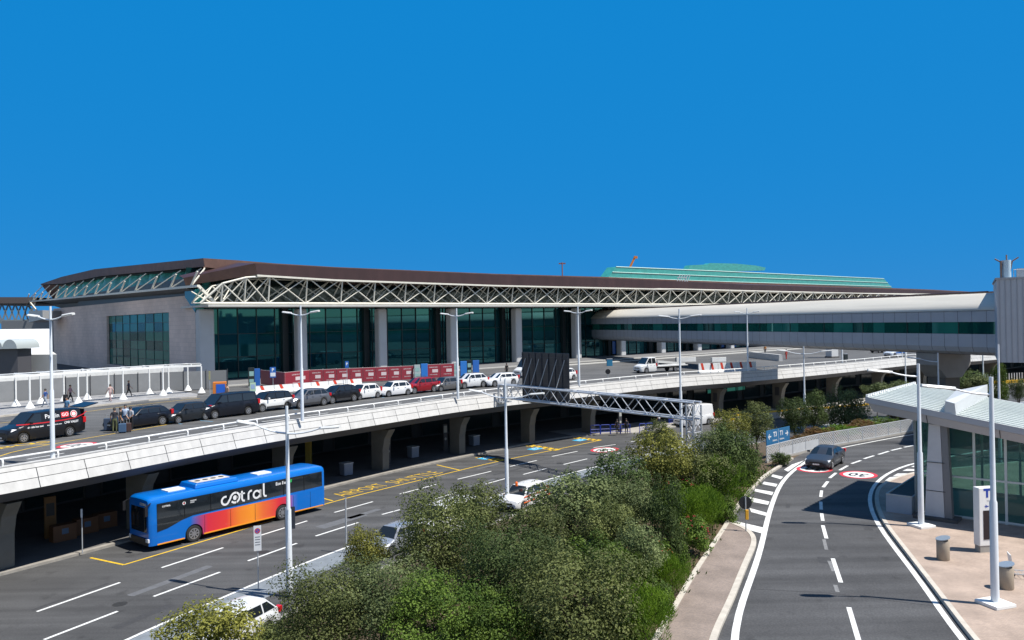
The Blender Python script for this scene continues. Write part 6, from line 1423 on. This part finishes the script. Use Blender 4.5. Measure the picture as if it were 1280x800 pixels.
for (a, b), wtxt in zip(prs, bw_):
    a, b = G(*a, .146), G(*b, .146); d = b-a; L_ = d.length; t = thing('crowd_barrier', 'blue tubular crowd barrier on the kerb, '+wtxt, 'barrier', a, math.atan2(d.y, d.x), 'blue crowd barriers'); mb = MB(); mb.tube([(.04, 0, .0), (.04, 0, 1.0), (.12, 0, 1.08), (L_-.12, 0, 1.08), (L_-.04, 0, 1.0), (L_-.04, 0, 0)], .04, 6); mb.build('frame', bb_m, t); mb = MB(); mb.tube([(.04, 0, .6), (L_-.04, 0, .6)], .03, 5); mb.tube([(.04, 0, .25), (L_-.04, 0, .25)], .03, 5); [mb.tube([(L_*k_/4, 0, .25), (L_*k_/4, 0, .6)], .02, 5) for k_ in (1, 2, 3)]; mb.build('rail', bb_m, t)
# yellow kerb wall and bollards far right
ka, kb = G(975, 521.5, 0), G(1085, 513, 0); t = thing('kerb_wall', 'low concrete wall with a yellow top beyond the trees', 'low wall'); kp = smoothpl([(28.5, 98.6), (ka.x, ka.y), (kb.x, kb.y), (61, 115)], 1.5, 1); mb = MB(); mb.sweep(kp, [(-.15, 0), (.15, 0), (.15, .75), (-.15, .75)]); mb.build('wall', concrete, t); mb = MB(); mb.sweep(kp, [(-.17, .752), (.17, .752), (.17, .95), (-.17, .95)]); mb.build('yellow_cap', M('cap_yellow', (.72, .42, .02), .6), t)
ka, kb = G(1225, 482, 0), G(1300, 477.5, 0); t = thing('bollard_fence', 'row of slim white bars above a yellow kerb below the ribbed building', 'fence'); mb = MB(); mb.bar(v3(ka, .35), v3(kb, .35), .4, .7); mb.build('yellow_kerb', M('cap_yellow', (.72, .42, .02)), t); mb = MB()
for k_ in range(24): p = ka.lerp(kb, k_/23); mb.tube([v3(p, .7), v3(p, 2.0)], .07, 5)
mb.build('bar', white, t)
c = G(968, 553, ZR); p_ = D(964, 520.5, 66); 
t = post_sign('road_sign', 'small yellow plate sign sticking out of the tree tops', 'road sign', (D(916, 522, 80).x, 80, .3), D(916, 524, 80).z-.3, None, 0, .04); MB().box((0, -.03, D(916, 524, 80).z-.3), (.55, .03, .26)).build('board', M('sign_yellow', (.75, .45, .02), .5), t)

# ------------------------------------------------------------------ people
skin_m = M('skin', (.42, .24, .16), .5); hair_dark = M('hair_dark', (.02, .015, .012), .6); shoe_m = M('shoes', (.25, .25, .25), .6)
def person(loc, heading, label, top, legs, pose='stand', H=1.74, hair=hair_dark, arms='down', group=None, shorts=False, shoes=shoe_m):
    """one skinned body grown over a posed skeleton; local +y is the way the figure faces"""
    t = thing('person', label, 'person', loc, heading, group)
    k = H/1.75; V_ = lambda *a: Vector(a)
    st = .30 if pose == 'walk' else .03
    J = {}; E = []
    def j(n, p, r): J[n] = (V_(*p), r)
    def e(a, b): E.append((a, b))
    j('pel', (0, 0, .96), .135); j('wai', (0, .01, 1.10), .125); j('che', (0, .01, 1.32), .15); j('nec', (0, .0, 1.49), .062); j('hd0', (0, .02, 1.58), .085); j('hd1', (0, .02, 1.68), .092); j('hd2', (0, .01, 1.745), .06)
    for a, b in (('pel', 'wai'), ('wai', 'che'), ('che', 'nec'), ('nec', 'hd0'), ('hd0', 'hd1'), ('hd1', 'hd2')): e(a, b)
    j('nose', (0, .125, 1.625), .016); e('hd0', 'nose')
    for s, sd_ in ((-1, 'l'), (1, 'r')):
        f = s*st
        j('hip'+sd_, (s*.095, 0, .90), .10); j('kne'+sd_, (s*.10, f*.55+.03, .50), .066); j('ank'+sd_, (s*.10, f*1.05-.02, .09), .043); j('toe'+sd_, (s*.115, f*1.05+.15, .04), .038)
        for a, b in (('pel', 'hip'+sd_), ('hip'+sd_, 'kne'+sd_), ('kne'+sd_, 'ank'+sd_), ('ank'+sd_, 'toe'+sd_)): e(a, b)
        j('sho'+sd_, (s*.19, 0, 1.42), .068)
        if arms == 'back': el, wr = (s*.27, -.10, 1.14), (s*.10, -.17, .98)
        elif arms == 'fwd': el, wr = (s*.25, .05, 1.14), (s*.20, .28, 1.08)
        else: el, wr = (s*.25, -f*.35-.02, 1.14), (s*.26, -f*.7+.08, .90)
        j('elb'+sd_, el, .046); j('wri'+sd_, wr, .032); d = (V_(*wr)-V_(*el)).normalized()
        pm_ = V_(*wr)+d*.09; j('pal'+sd_, pm_, .034)
        for a, b in (('che', 'sho'+sd_), ('sho'+sd_, 'elb'+sd_), ('elb'+sd_, 'wri'+sd_), ('wri'+sd_, 'pal'+sd_)): e(a, b)
        sid = V_(0, 1, 0) if abs(d.y) < .7 else V_(1, 0, 0)
        for q in range(4):
            o = pm_+sid*(q-1.5)*.021; j('f%d%s' % (q, sd_), o+d*(.055+.01*(1.5-abs(q-1.5)))+V_(-s*.012, 0, 0), .009); e('pal'+sd_, 'f%d%s' % (q, sd_))
        j('th'+sd_, V_(*wr)+d*.05+sid*.055, .010); e('wri'+sd_, 'th'+sd_)
    names = list(J); me = bpy.data.meshes.new('body'); me.from_pydata([J[n][0]*k for n in names], [(names.index(a), names.index(b)) for a, b in E], [])
    o = bpy.data.objects.new('body_tmp', me); COL.objects.link(o); m_ = o.modifiers.new('skin', 'SKIN'); m_.use_smooth_shade = True; sv_ = me.skin_vertices[0].data if me.skin_vertices else None
    if sv_ is None:
        bm = bmesh.new(); bm.from_mesh(me); bm.verts.layers.skin.verify(); bm.to_mesh(me); bm.free(); sv_ = me.skin_vertices[0].data
    for i, n in enumerate(names): sv_[i].radius = (J[n][1]*k*(1.15 if n in ('pel', 'wai', 'che') else 1), J[n][1]*k*(.8 if n in ('pel', 'wai', 'che') else 1)); sv_[i].use_root = (n == 'pel')
    sb_ = o.modifiers.new('sub', 'SUBSURF'); sb_.levels = 1; sb_.render_levels = 1
    dg = bpy.context.evaluated_depsgraph_get(); dg.update(); nm = bpy.data.meshes.new_from_object(o.evaluated_get(dg)); bpy.data.objects.remove(o)
    nm.materials.clear(); [nm.materials.append(x) for x in (skin_m, top, legs, shoes)]
    for p in nm.polygons:
        c = p.center/k; arm = abs(c.x) > .205 or (arms != 'down' and abs(c.y) > .15 and c.z > .9)
        p.material_index = 3 if c.z < .10 else (0 if shorts and c.z < .52 else (2 if c.z < 1.0 and not arm else (0 if c.z > 1.475 or (arm and c.z < 1.2) else 1))); p.use_smooth = True
    b = bpy.data.objects.new('body', nm); COL.objects.link(b); b.parent = t
    mb = MB(); rows = [[Vector((.104*math.sin(ph)*math.cos(a), .012+.112*math.sin(ph)*math.sin(a)-.012, 1.665+.112*math.cos(ph)))*k for a in [2*math.pi*i/12 for i in range(12)]] for ph in (.05, .5, 1.0, 1.5)]
    for i in range(12):
        if math.sin(2*math.pi*i/12) < .3: rows[3][i].z -= .06*k
    mb.grid(rows, True); mb.poly(rows[0]); mb.build('hair', hair, t, smooth=60)
    return t
cl = lambda n, c: M('cloth_'+n, c, .85, var=.15, scale=8)
def at_deck(px, py, z=ZD): return G(px, py, z)
person(at_deck(143.5, 541), rad(20), 'person in a dark vest and olive trousers beside the open black van', cl('vest', (.03, .03, .04)), cl('olive', (.10, .11, .05)), H=1.78)
person(at_deck(151, 539), rad(-60), 'person in black clothes standing between suitcases behind the van', cl('black', (.012, .012, .014)), cl('black', (.012, .012, .014)), H=1.72)
person(at_deck(157, 536.5), rad(200), 'person in a pale blue shirt behind the suitcases near the navy estate car', cl('paleblue', (.40, .48, .62)), cl('navy', (.02, .025, .05)), H=1.8)
person(at_deck(163.5, 538.5), rad(-10), 'person in a grey top with hands behind the back by the navy estate car', cl('grey', (.34, .36, .40)), cl('black', (.012, .012, .014)), arms='back', H=1.76)
person(at_deck(84, 524), rad(160), 'person in a blue top whose head shows above the black van roof', cl('steelblue', (.10, .22, .36)), cl('navy', (.02, .025, .05)), H=1.85)
person(at_deck(57, 509, ZD+.15), rad(100), 'person in a blue shirt and pale trousers walking under the pergola', cl('blue', (.03, .08, .25)), cl('palegrey', (.30, .33, .38)), 'walk')
person(at_deck(88, 503, ZD+.15), rad(-80), 'person in a patterned top pulling a dark case under the pergola', cl('mauve', (.28, .17, .20)), cl('black', (.012, .012, .014)), 'walk')
person(at_deck(138, 502, ZD+.15), rad(60), 'person in a pink flowered outfit under the pergola', cl('pink', (.50, .36, .34)), cl('flower', (.32, .22, .22)), 'walk')
person(at_deck(161, 496, ZD+.15), rad(-70), 'person in dark blue with a backpack at the right part of the pergola', cl('navy', (.02, .025, .05)), cl('black', (.012, .012, .014)), 'walk')
person(at_deck(284, 502), rad(150), 'person in a tan top beside the orange and blue kiosk', cl('tan', (.42, .28, .20)), cl('navy', (.02, .025, .05)))
person(at_deck(983, 449.5), rad(30), 'person in red work clothes beside the pale concrete block', cl('red', (.45, .05, .04)), cl('red', (.45, .05, .04)), H=1.8)
person(at_deck(956.5, 443), rad(-20), 'person in orange near the shop fronts under the footbridge', cl('orange', (.6, .22, .04)), cl('navy', (.02, .025, .05)), H=1.8)
person(at_deck(633.5, 470.5), rad(40), 'person in black standing at the front of the white delivery van', cl('black', (.012, .012, .014)), cl('black', (.012, .012, .014)), H=1.8)
person(G(771.5, 543, .146), rad(20), 'person in dark clothes behind the third blue barrier', cl('black', (.012, .012, .014)), cl('charcoal', (.03, .03, .035)), H=1.75)
person(G(783, 542.5, .146), rad(-20), 'person in black with bare arms at the right end of the blue barriers', cl('charcoal', (.03, .03, .035)), cl('black', (.012, .012, .014)), H=1.78, arms='fwd')
person(G(824, 533.5, .146), rad(40), 'person in a white shirt standing left of the white panel van', cl('white', (.62, .62, .62)), cl('navy', (.02, .025, .05)), H=1.8)
def suitcase(px, py, z, col, label, w_=.42, h=.62, rz=.4):
    c = G(px, py, z); t = thing('suitcase', label, 'suitcase', c, rz, 'travellers\' luggage'); MB().box((0, 0, .06+h/2), (w_, .26, h)).build('shell', M('case_'+col[0], col[1], .5), t, bevel=.04); mb = MB(); mb.tube([(-.1, .08, h+.05), (-.1, .08, h+.32), (.1, .08, h+.32), (.1, .08, h+.05)], .012, 5); mb.build('handle', steel, t)
    for x in (-.15, .15): mb = MB(); mb.lathe([(.01, -.02), (.04, -.02), (.04, .02), (.01, .02)], (x, 0, .04), 8, 'Y'); mb.build('wheel', rubber, t)
suitcase(135.5, 538.5, ZD, ('navy', (.03, .05, .09)), 'dark navy suitcase left of the person in olive trousers', .6, .85)
suitcase(153, 541.3, ZD, ('blue', (.05, .10, .18)), 'blue suitcase with an orange strap between the two travellers', .5, .62)
suitcase(160, 540.3, ZD, ('brown', (.06, .03, .025)), 'dark brown suitcase by the person in the grey top', .45, .6)
suitcase(82, 502.5, ZD+.15, ('black', (.012, .012, .014)), 'black suitcase pulled along under the pergola', .45, .7)
# ------------------------------------------------------------------ vegetation
LEAF = dict(
    olive=leafmat('leaf_olive', (.040, .060, .015), (.21, .235, .078)),
    grey=leafmat('leaf_grey', (.044, .070, .025), (.22, .26, .105)),
    green=leafmat('leaf_green', (.032, .070, .011), (.15, .225, .034)),
    yellow=leafmat('leaf_yellow', (.095, .105, .016), (.29, .285, .062)),
    bright=leafmat('leaf_bright', (.048, .105, .007), (.165, .265, .022)),
    dark=leafmat('leaf_dark', (.020, .042, .012), (.11, .15, .046)),
    rust=leafmat('leaf_rust', (.10, .090, .024), (.21, .095, .040)))
bark = M('bark', (.10, .075, .055), .9, var=.3, scale=8)
flower_m = M('flower_red', (.36, .03, .035), .6)
def crown_mesh(seed, clumps, per, leaf, lw, spiky=False, flat=1.):
    """leaf faces gathered into rounded sprays that face outward, with gaps between the sprays"""
    r = random.Random(seed); vs, fs, tn = [], [], []; cs_ = []
    g = lambda s=1: r.gauss(0, s)
    for c in range(clumps):
        for _ in range(12):
            u = Vector((g(), g(), r.gauss(.2, 1))).normalized(); q = r.uniform(.58, .84) if c % 6 else r.uniform(.1, .5)
            lob = 1+.17*math.sin(3*math.atan2(u.y, u.x)+seed)+.12*math.sin(4*u.z+seed*2); cc = u*q*lob
            if all((cc-o).length > (.30 if clumps < 70 else .26) for o in cs_): break
        cs_.append(cc); tone = .6*r.random()**1.3; cr = r.uniform(.19, .31); n_ = int(per*(cr/.25)**2*r.uniform(.7, 1.25))
        for i in range(n_):
            e = Vector((g(), g(), g(.85))).normalized(); p = cc+e*cr*(r.uniform(.6, 1.05) if i % 7 else r.uniform(.9, 1.45))
            if spiky:
                p = cc+Vector((e.x*cr*.8, e.y*cr*.8, abs(e.z)*cr*1.5)); d = (Vector((g(.28), g(.28), 1))+u*.55).normalized(); s = d.cross(Vector((g(), g(), g()))).normalized()
            else:
                nn = (e+u*.35+Vector((0, 0, .45))+Vector((g(.45), g(.45), g(.45)))).normalized(); d = nn.cross(Vector((g(), g(), g()))).normalized(); s = nn.cross(d)
            L = leaf*r.uniform(.6, 1.4); w_ = lw*r.uniform(.7, 1.3); up = d.cross(s)*L*.12
            k = len(vs); vs += [p, p+d*L*.5+s*w_*.5+up, p+d*L, p+d*L*.5-s*w_*.5+up]; fs.append((k, k+1, k+2, k+3)); tn.append(tone)
    me = bpy.data.meshes.new('crown'); me.from_pydata([tuple(v) for v in vs], [], fs); me.update(); a_ = me.attributes.new('tone', 'FLOAT', 'FACE'); a_.data.foreach_set('value', tn); return me
def trunk_mesh(seed, n=7):
    r = random.Random(seed); mb = MB(); mb.tube([(0, 0, 0), (r.uniform(-.05, .05), r.uniform(-.05, .05), .35), (0, 0, .6)], [.05, .042, .034], 7)
    for i in range(n):
        a = 2*math.pi*i/n+r.uniform(-.4, .4); z0 = r.uniform(.3, .58); z1 = r.uniform(.8, 1.3); rr = r.uniform(.25, .6)
        mb.tube([(0, 0, z0), (rr*.4*math.cos(a), rr*.4*math.sin(a), z0+(z1-z0)*.5), (rr*math.cos(a), rr*math.sin(a), z1)], [.028, .019, .008], 5)
    return mb.mesh('trunk', bark, 60)
VAR = dict(big=[crown_mesh(s, 70, 210, .050, .030) for s in (1, 2, 3)], mid=[crown_mesh(s, 48, 145, .076, .045) for s in (4, 5, 6)], small=[crown_mesh(s, 40, 80, .13, .075) for s in (7, 8)], spiky=[crown_mesh(s, 70, 90, .19, .020, True) for s in (9, 10)])
TRK = [trunk_mesh(s) for s in (21, 22)]
FLW = []
for s in (31, 32):
    r = random.Random(s); mb = MB()
    for i in range(26):
        u = Vector((r.gauss(0, 1), r.gauss(0, 1), abs(r.gauss(.3, .8)))).normalized()*r.uniform(.85, 1.05)
        for k in range(3): mb.box(u+Vector((r.gauss(0, .03), r.gauss(0, .03), r.gauss(0, .03))), (.04, .04, .025), r.random()*3)
    FLW.append(mb.mesh('flower', flower_m))
mesh_by_mat = {}
def with_mat(me, key):
    k = (me.name, key)
    if k not in mesh_by_mat:
        c = me.copy(); c.materials.clear(); c.materials.append(LEAF[key]); mesh_by_mat[k] = c
    return mesh_by_mat[k]
cnt_ = [0]
def plant(cx, cy, w_, h_, size, leafk, label, hc=2.2, cat=None, name=None, grp=None, flowers=False, base=None, depth=None):
    i = cnt_[0]; cnt_[0] += 1
    if depth: P = D(cx, cy, depth); zg = base if base is not None else gz(P.x, P.y)
    else:
        zg = 1.
        for _ in range(6): P = G(cx, cy, zg+hc); zg = base if base is not None else gz(P.x, P.y)
    rx, rz_ = w_/2*P.y/F*1.06, h_/2*P.y/F*1.06; tree = size in ('big', 'mid')
    t = thing(name or ('tree' if tree else 'shrub'), label, cat or ('tree' if tree else 'shrub'), (P.x, P.y, zg), RND.uniform(0, 6.28), grp or ('trees of the planted bank' if tree else 'shrubs of the planted bank'))
    zc = P.z-zg
    ms = VAR[size]; c = bpy.data.objects.new('crown', with_mat(ms[i % len(ms)], leafk)); COL.objects.link(c); c.parent = t; c.location = (0, 0, zc); c.scale = (rx, rx, rz_)
    k = bpy.data.objects.new('trunk' if tree else 'stem', TRK[i % 2]); COL.objects.link(k); k.parent = t; k.scale = (rx*.9, rx*.9, max(.4, zc)/.95)
    if not tree: k.scale = (rx*.6, rx*.6, max(.2, zc)/1.05)
    if flowers: f = bpy.data.objects.new('flower', FLW[i % 2]); COL.objects.link(f); f.parent = t; f.location = (0, 0, zc); f.scale = (rx, rx, rz_)
    return t
TREES = [
    (262, 792, 118, 90, 'mid', 'yellow', 'sparse yellow green young tree at the bottom left beside the white car', 1.6),
    (405, 765, 130, 110, 'big', 'olive', 'olive green tree to the right of the white sport utility car', 2.2),
    (478, 752, 130, 110, 'big', 'grey', 'grey green tree second from the bottom left of the bank', 2.0),
    (455, 688, 56, 66, 'mid', 'yellow', 'small yellowish tree top below the bare grey post', 2.4),
    (550, 672, 126, 118, 'big', 'olive', 'dense dark olive tree crossing the lane markings', 2.6),
    (599, 642, 74, 78, 'mid', 'olive', 'narrow tree left of the white service van', 2.6),
    (540, 765, 130, 110, 'big', 'green', 'leafy green tree at the bottom of the bank, left of the widest tree', 1.8),
    (625, 715, 120, 110, 'big', 'dark', 'dark green tree in the middle of the bank', 2.1),
    (715, 752, 165, 135, 'big', 'olive', 'widest olive brown tree at the bottom centre', 2.0),
    (625, 775, 95, 80, 'mid', 'green', 'low leafy tree at the bottom edge beside the widest tree', 1.4),
    (665, 672, 100, 80, 'mid', 'olive', 'brownish olive tree below the white service van', 2.2),
    (712, 634, 110, 82, 'mid', 'grey', 'grey green tree right of the white service van', 2.2),
    (760, 655, 75, 70, 'mid', 'olive', 'olive tree in the middle of the bank, uphill of the widest tree', 1.9),
    (772, 608, 96, 80, 'mid', 'dark', 'dark tree below the speed limit roundel of the lower road', 2.4),
    (833, 582, 86, 84, 'mid', 'yellow', 'yellow green rounded tree in front of the gantry tower', 2.4),
    (798, 690, 64, 84, 'mid', 'grey', 'grey green tree behind the red flowered bushes', 2.0),
    (832, 655, 56, 110, 'mid', 'dark', 'slender dark tree with a visible trunk near the footpath', 1.9),
    (780, 632, 70, 64, 'mid', 'grey', 'small grey tree beneath the dark tree', 1.8),
    (823, 543, 38, 40, 'mid', 'olive', 'small light tree before the blue crowd barriers', 2.6),
    (886, 566, 52, 54, 'mid', 'grey', 'grey green tree right of the gantry tower', 2.6),
    (914, 540, 48, 54, 'mid', 'yellow', 'yellowish tree with the yellow plate sign in it', 2.6),
    (912, 568, 70, 80, 'mid', 'dark', 'tall dark tree left of the blue direction sign', 2.4),
    (946, 527, 46, 44, 'mid', 'olive', 'olive tree directly above the blue direction sign', 2.6),
    (880, 598, 70, 60, 'mid', 'olive', 'low olive tree on the bank beside the hatched marking', 1.8),
    (745, 705, 90, 80, 'mid', 'green', 'green tree uphill of the widest tree', 1.8),
    (680, 706, 80, 74, 'mid', 'dark', 'shady tree behind the widest tree', 1.9),
]
for a in TREES: plant(*a[:6], a[6], hc=a[7])
SHRUBS = [
    (806, 775, 72, 64, 'spiky', 'bright', 'bright green feathery bush at the lower end of the footpath', .8), (840, 722, 44, 50, 'spiky', 'bright', 'bright feathery bush beside the middle of the footpath', .7),
    (768, 775, 70, 70, 'small', 'green', 'broad leaved bush right of the widest tree', .9), (820, 748, 50, 50, 'small', 'green', 'round green bush between two feathery bushes', .7),
    (812, 702, 60, 60, 'small', 'green', 'red flowered bush, lowest of the three on the bank', 1., True), (866, 668, 44, 44, 'small', 'green', 'red flowered bush beside the slender dark tree', .9, True), (855, 622, 60, 46, 'small', 'bright', 'red flowered bush highest on the bank', 1., True),
    (872, 645, 58, 54, 'spiky', 'bright', 'feathery bush at the footpath opposite the round sign', .8), (900, 618, 70, 64, 'spiky', 'bright', 'large bright feathery bush at the hatched marking', .9), (925, 590, 44, 44, 'small', 'green', 'green bush at the upper end of the hatched marking', .8),
    (840, 690, 40, 44, 'small', 'green', 'small green bush under the slender dark tree', .6), (880, 632, 50, 40, 'spiky', 'bright', 'feathery bush between two larger ones on the bank', .9), (838, 640, 56, 40, 'spiky', 'bright', 'bright grassy bush below the yellow green tree', 1.0), (905, 640, 36, 36, 'small', 'green', 'small bush behind the round black sign', .5), (790, 735, 60, 60, 'spiky', 'bright', 'feathery bush between the widest tree and the footpath', .9),
    (930, 578, 34, 44, 'small', 'bright', 'upright bush left of the dark ball bush', .9), (975.5, 573, 23, 19, 'small', 'dark', 'small round dark bush in front of the lattice fence', .55),
    (700, 790, 80, 40, 'small', 'green', 'leafy undergrowth bush at the bottom edge', .6), (345, 798, 60, 40, 'small', 'olive', 'low bush at the bottom edge by the nearest lamp', .5),
]
for a in SHRUBS: plant(*a[:6], a[6], hc=a[7], flowers=len(a) > 8)
g2 = 'trees beyond the lattice fence'
plant(1056, 512, 56, 62, 'mid', 'grey', 'round olive coloured tree beyond the lattice fence', depth=86, base=.2, grp=g2)
plant(1017, 512, 36, 44, 'mid', 'dark', 'thin tree left of the round one beyond the fence', depth=84, base=.2, grp=g2)
plant(993, 520, 40, 44, 'mid', 'dark', 'dark tree beside the twin arm lamp beyond the fence', depth=80, base=.2, grp=g2)
plant(1096, 488, 34, 24, 'small', 'grey', 'low bush showing above the pavilion roof corner', depth=100, base=.1, grp=g2, name='shrub', cat='shrub')
plant(1124, 486, 32, 20, 'small', 'grey', 'low bush left of the footbridge column', depth=100, base=.1, grp=g2, name='shrub', cat='shrub')
plant(1205, 482, 64, 36, 'mid', 'dark', 'wide dark bush right of the footbridge column', depth=84, base=.1, grp=g2, name='shrub', cat='shrub')
plant(1222, 482, 34, 26, 'small', 'grey', 'lighter bush in front of the wide dark one', depth=80, base=.1, grp=g2, name='shrub', cat='shrub')
plant(1248, 482, 26, 50, 'mid', 'green', 'tall narrow tree at the corner of the ribbed building', depth=80, base=.1, grp=g2)
plant(1273, 486, 24, 26, 'mid', 'dark', 'small tree below the ribbed building at the right edge', depth=84, base=.1, grp=g2)
hd_ = [(1000, 553, 40, 22, 'rust', 'rusty green hedge bush nearest the blue sign behind the fence'), (1024, 545, 44, 20, 'rust', 'rusty hedge bush second from the blue sign'), (1050, 540, 44, 18, 'bright', 'bright green hedge bush in the middle of the hedge'), (1076, 535, 44, 18, 'rust', 'rusty hedge bush fourth from the blue sign'), (1102, 530, 40, 18, 'green', 'green hedge bush near the pavilion roof'), (1126, 525, 36, 18, 'rust', 'rusty hedge bush half under the pavilion roof')]
for i, (cx, cy, w_, h_, kk, lb) in enumerate(hd_): plant(cx, cy, w_, h_*1.1, 'small', kk, lb, depth=67+i*2.2, base=1.0, grp='hedge bushes behind the lattice fence', name='hedge_bush', cat='hedge')
# low growth covering the soil of the bank
r = random.Random(5); mb = MB(); vs, fs = [], []
import bisect
tris = [(rows_, 0) for rows_ in ()]
fsb = BANK.data.polygons; ars = []; acc = 0
for p in fsb: acc += p.area; ars.append(acc)
n_leaf = 60000
for _ in range(n_leaf//8):
    p = fsb[min(len(fsb)-1, bisect.bisect(ars, r.random()*acc))]; v = [BANK.data.vertices[i].co for i in p.vertices]; a, b = r.random(), r.random()
    c = v[0].lerp(v[1], a).lerp(v[3].lerp(v[2], a), b) if len(v) == 4 else v[0]
    if c.y > 75 or (c.x > 15 and c.y > 57): continue
    for k_ in range(8):
        d = Vector((r.gauss(0, .6), r.gauss(0, .6), 1)).normalized(); s = d.cross(Vector((r.gauss(0, 1), r.gauss(0, 1), .1))).normalized(); L = r.uniform(.12, .32); q = c+Vector((r.gauss(0, .16), r.gauss(0, .16), r.uniform(-.02, .12))); n0 = len(vs)
        vs += [q, q+d*L*.5+s*.03, q+d*L, q+d*L*.5-s*.03]; fs.append((n0, n0+1, n0+2, n0+3))
me = bpy.data.meshes.new('ground_cover'); me.from_pydata([tuple(v) for v in vs], [], fs); me.materials.append(LEAF['green']); o = bpy.data.objects.new('ground_cover', me); COL.objects.link(o); o['kind'] = 'stuff'; o['label'] = 'low green undergrowth covering the soil of the bank'; o['category'] = 'ground cover'
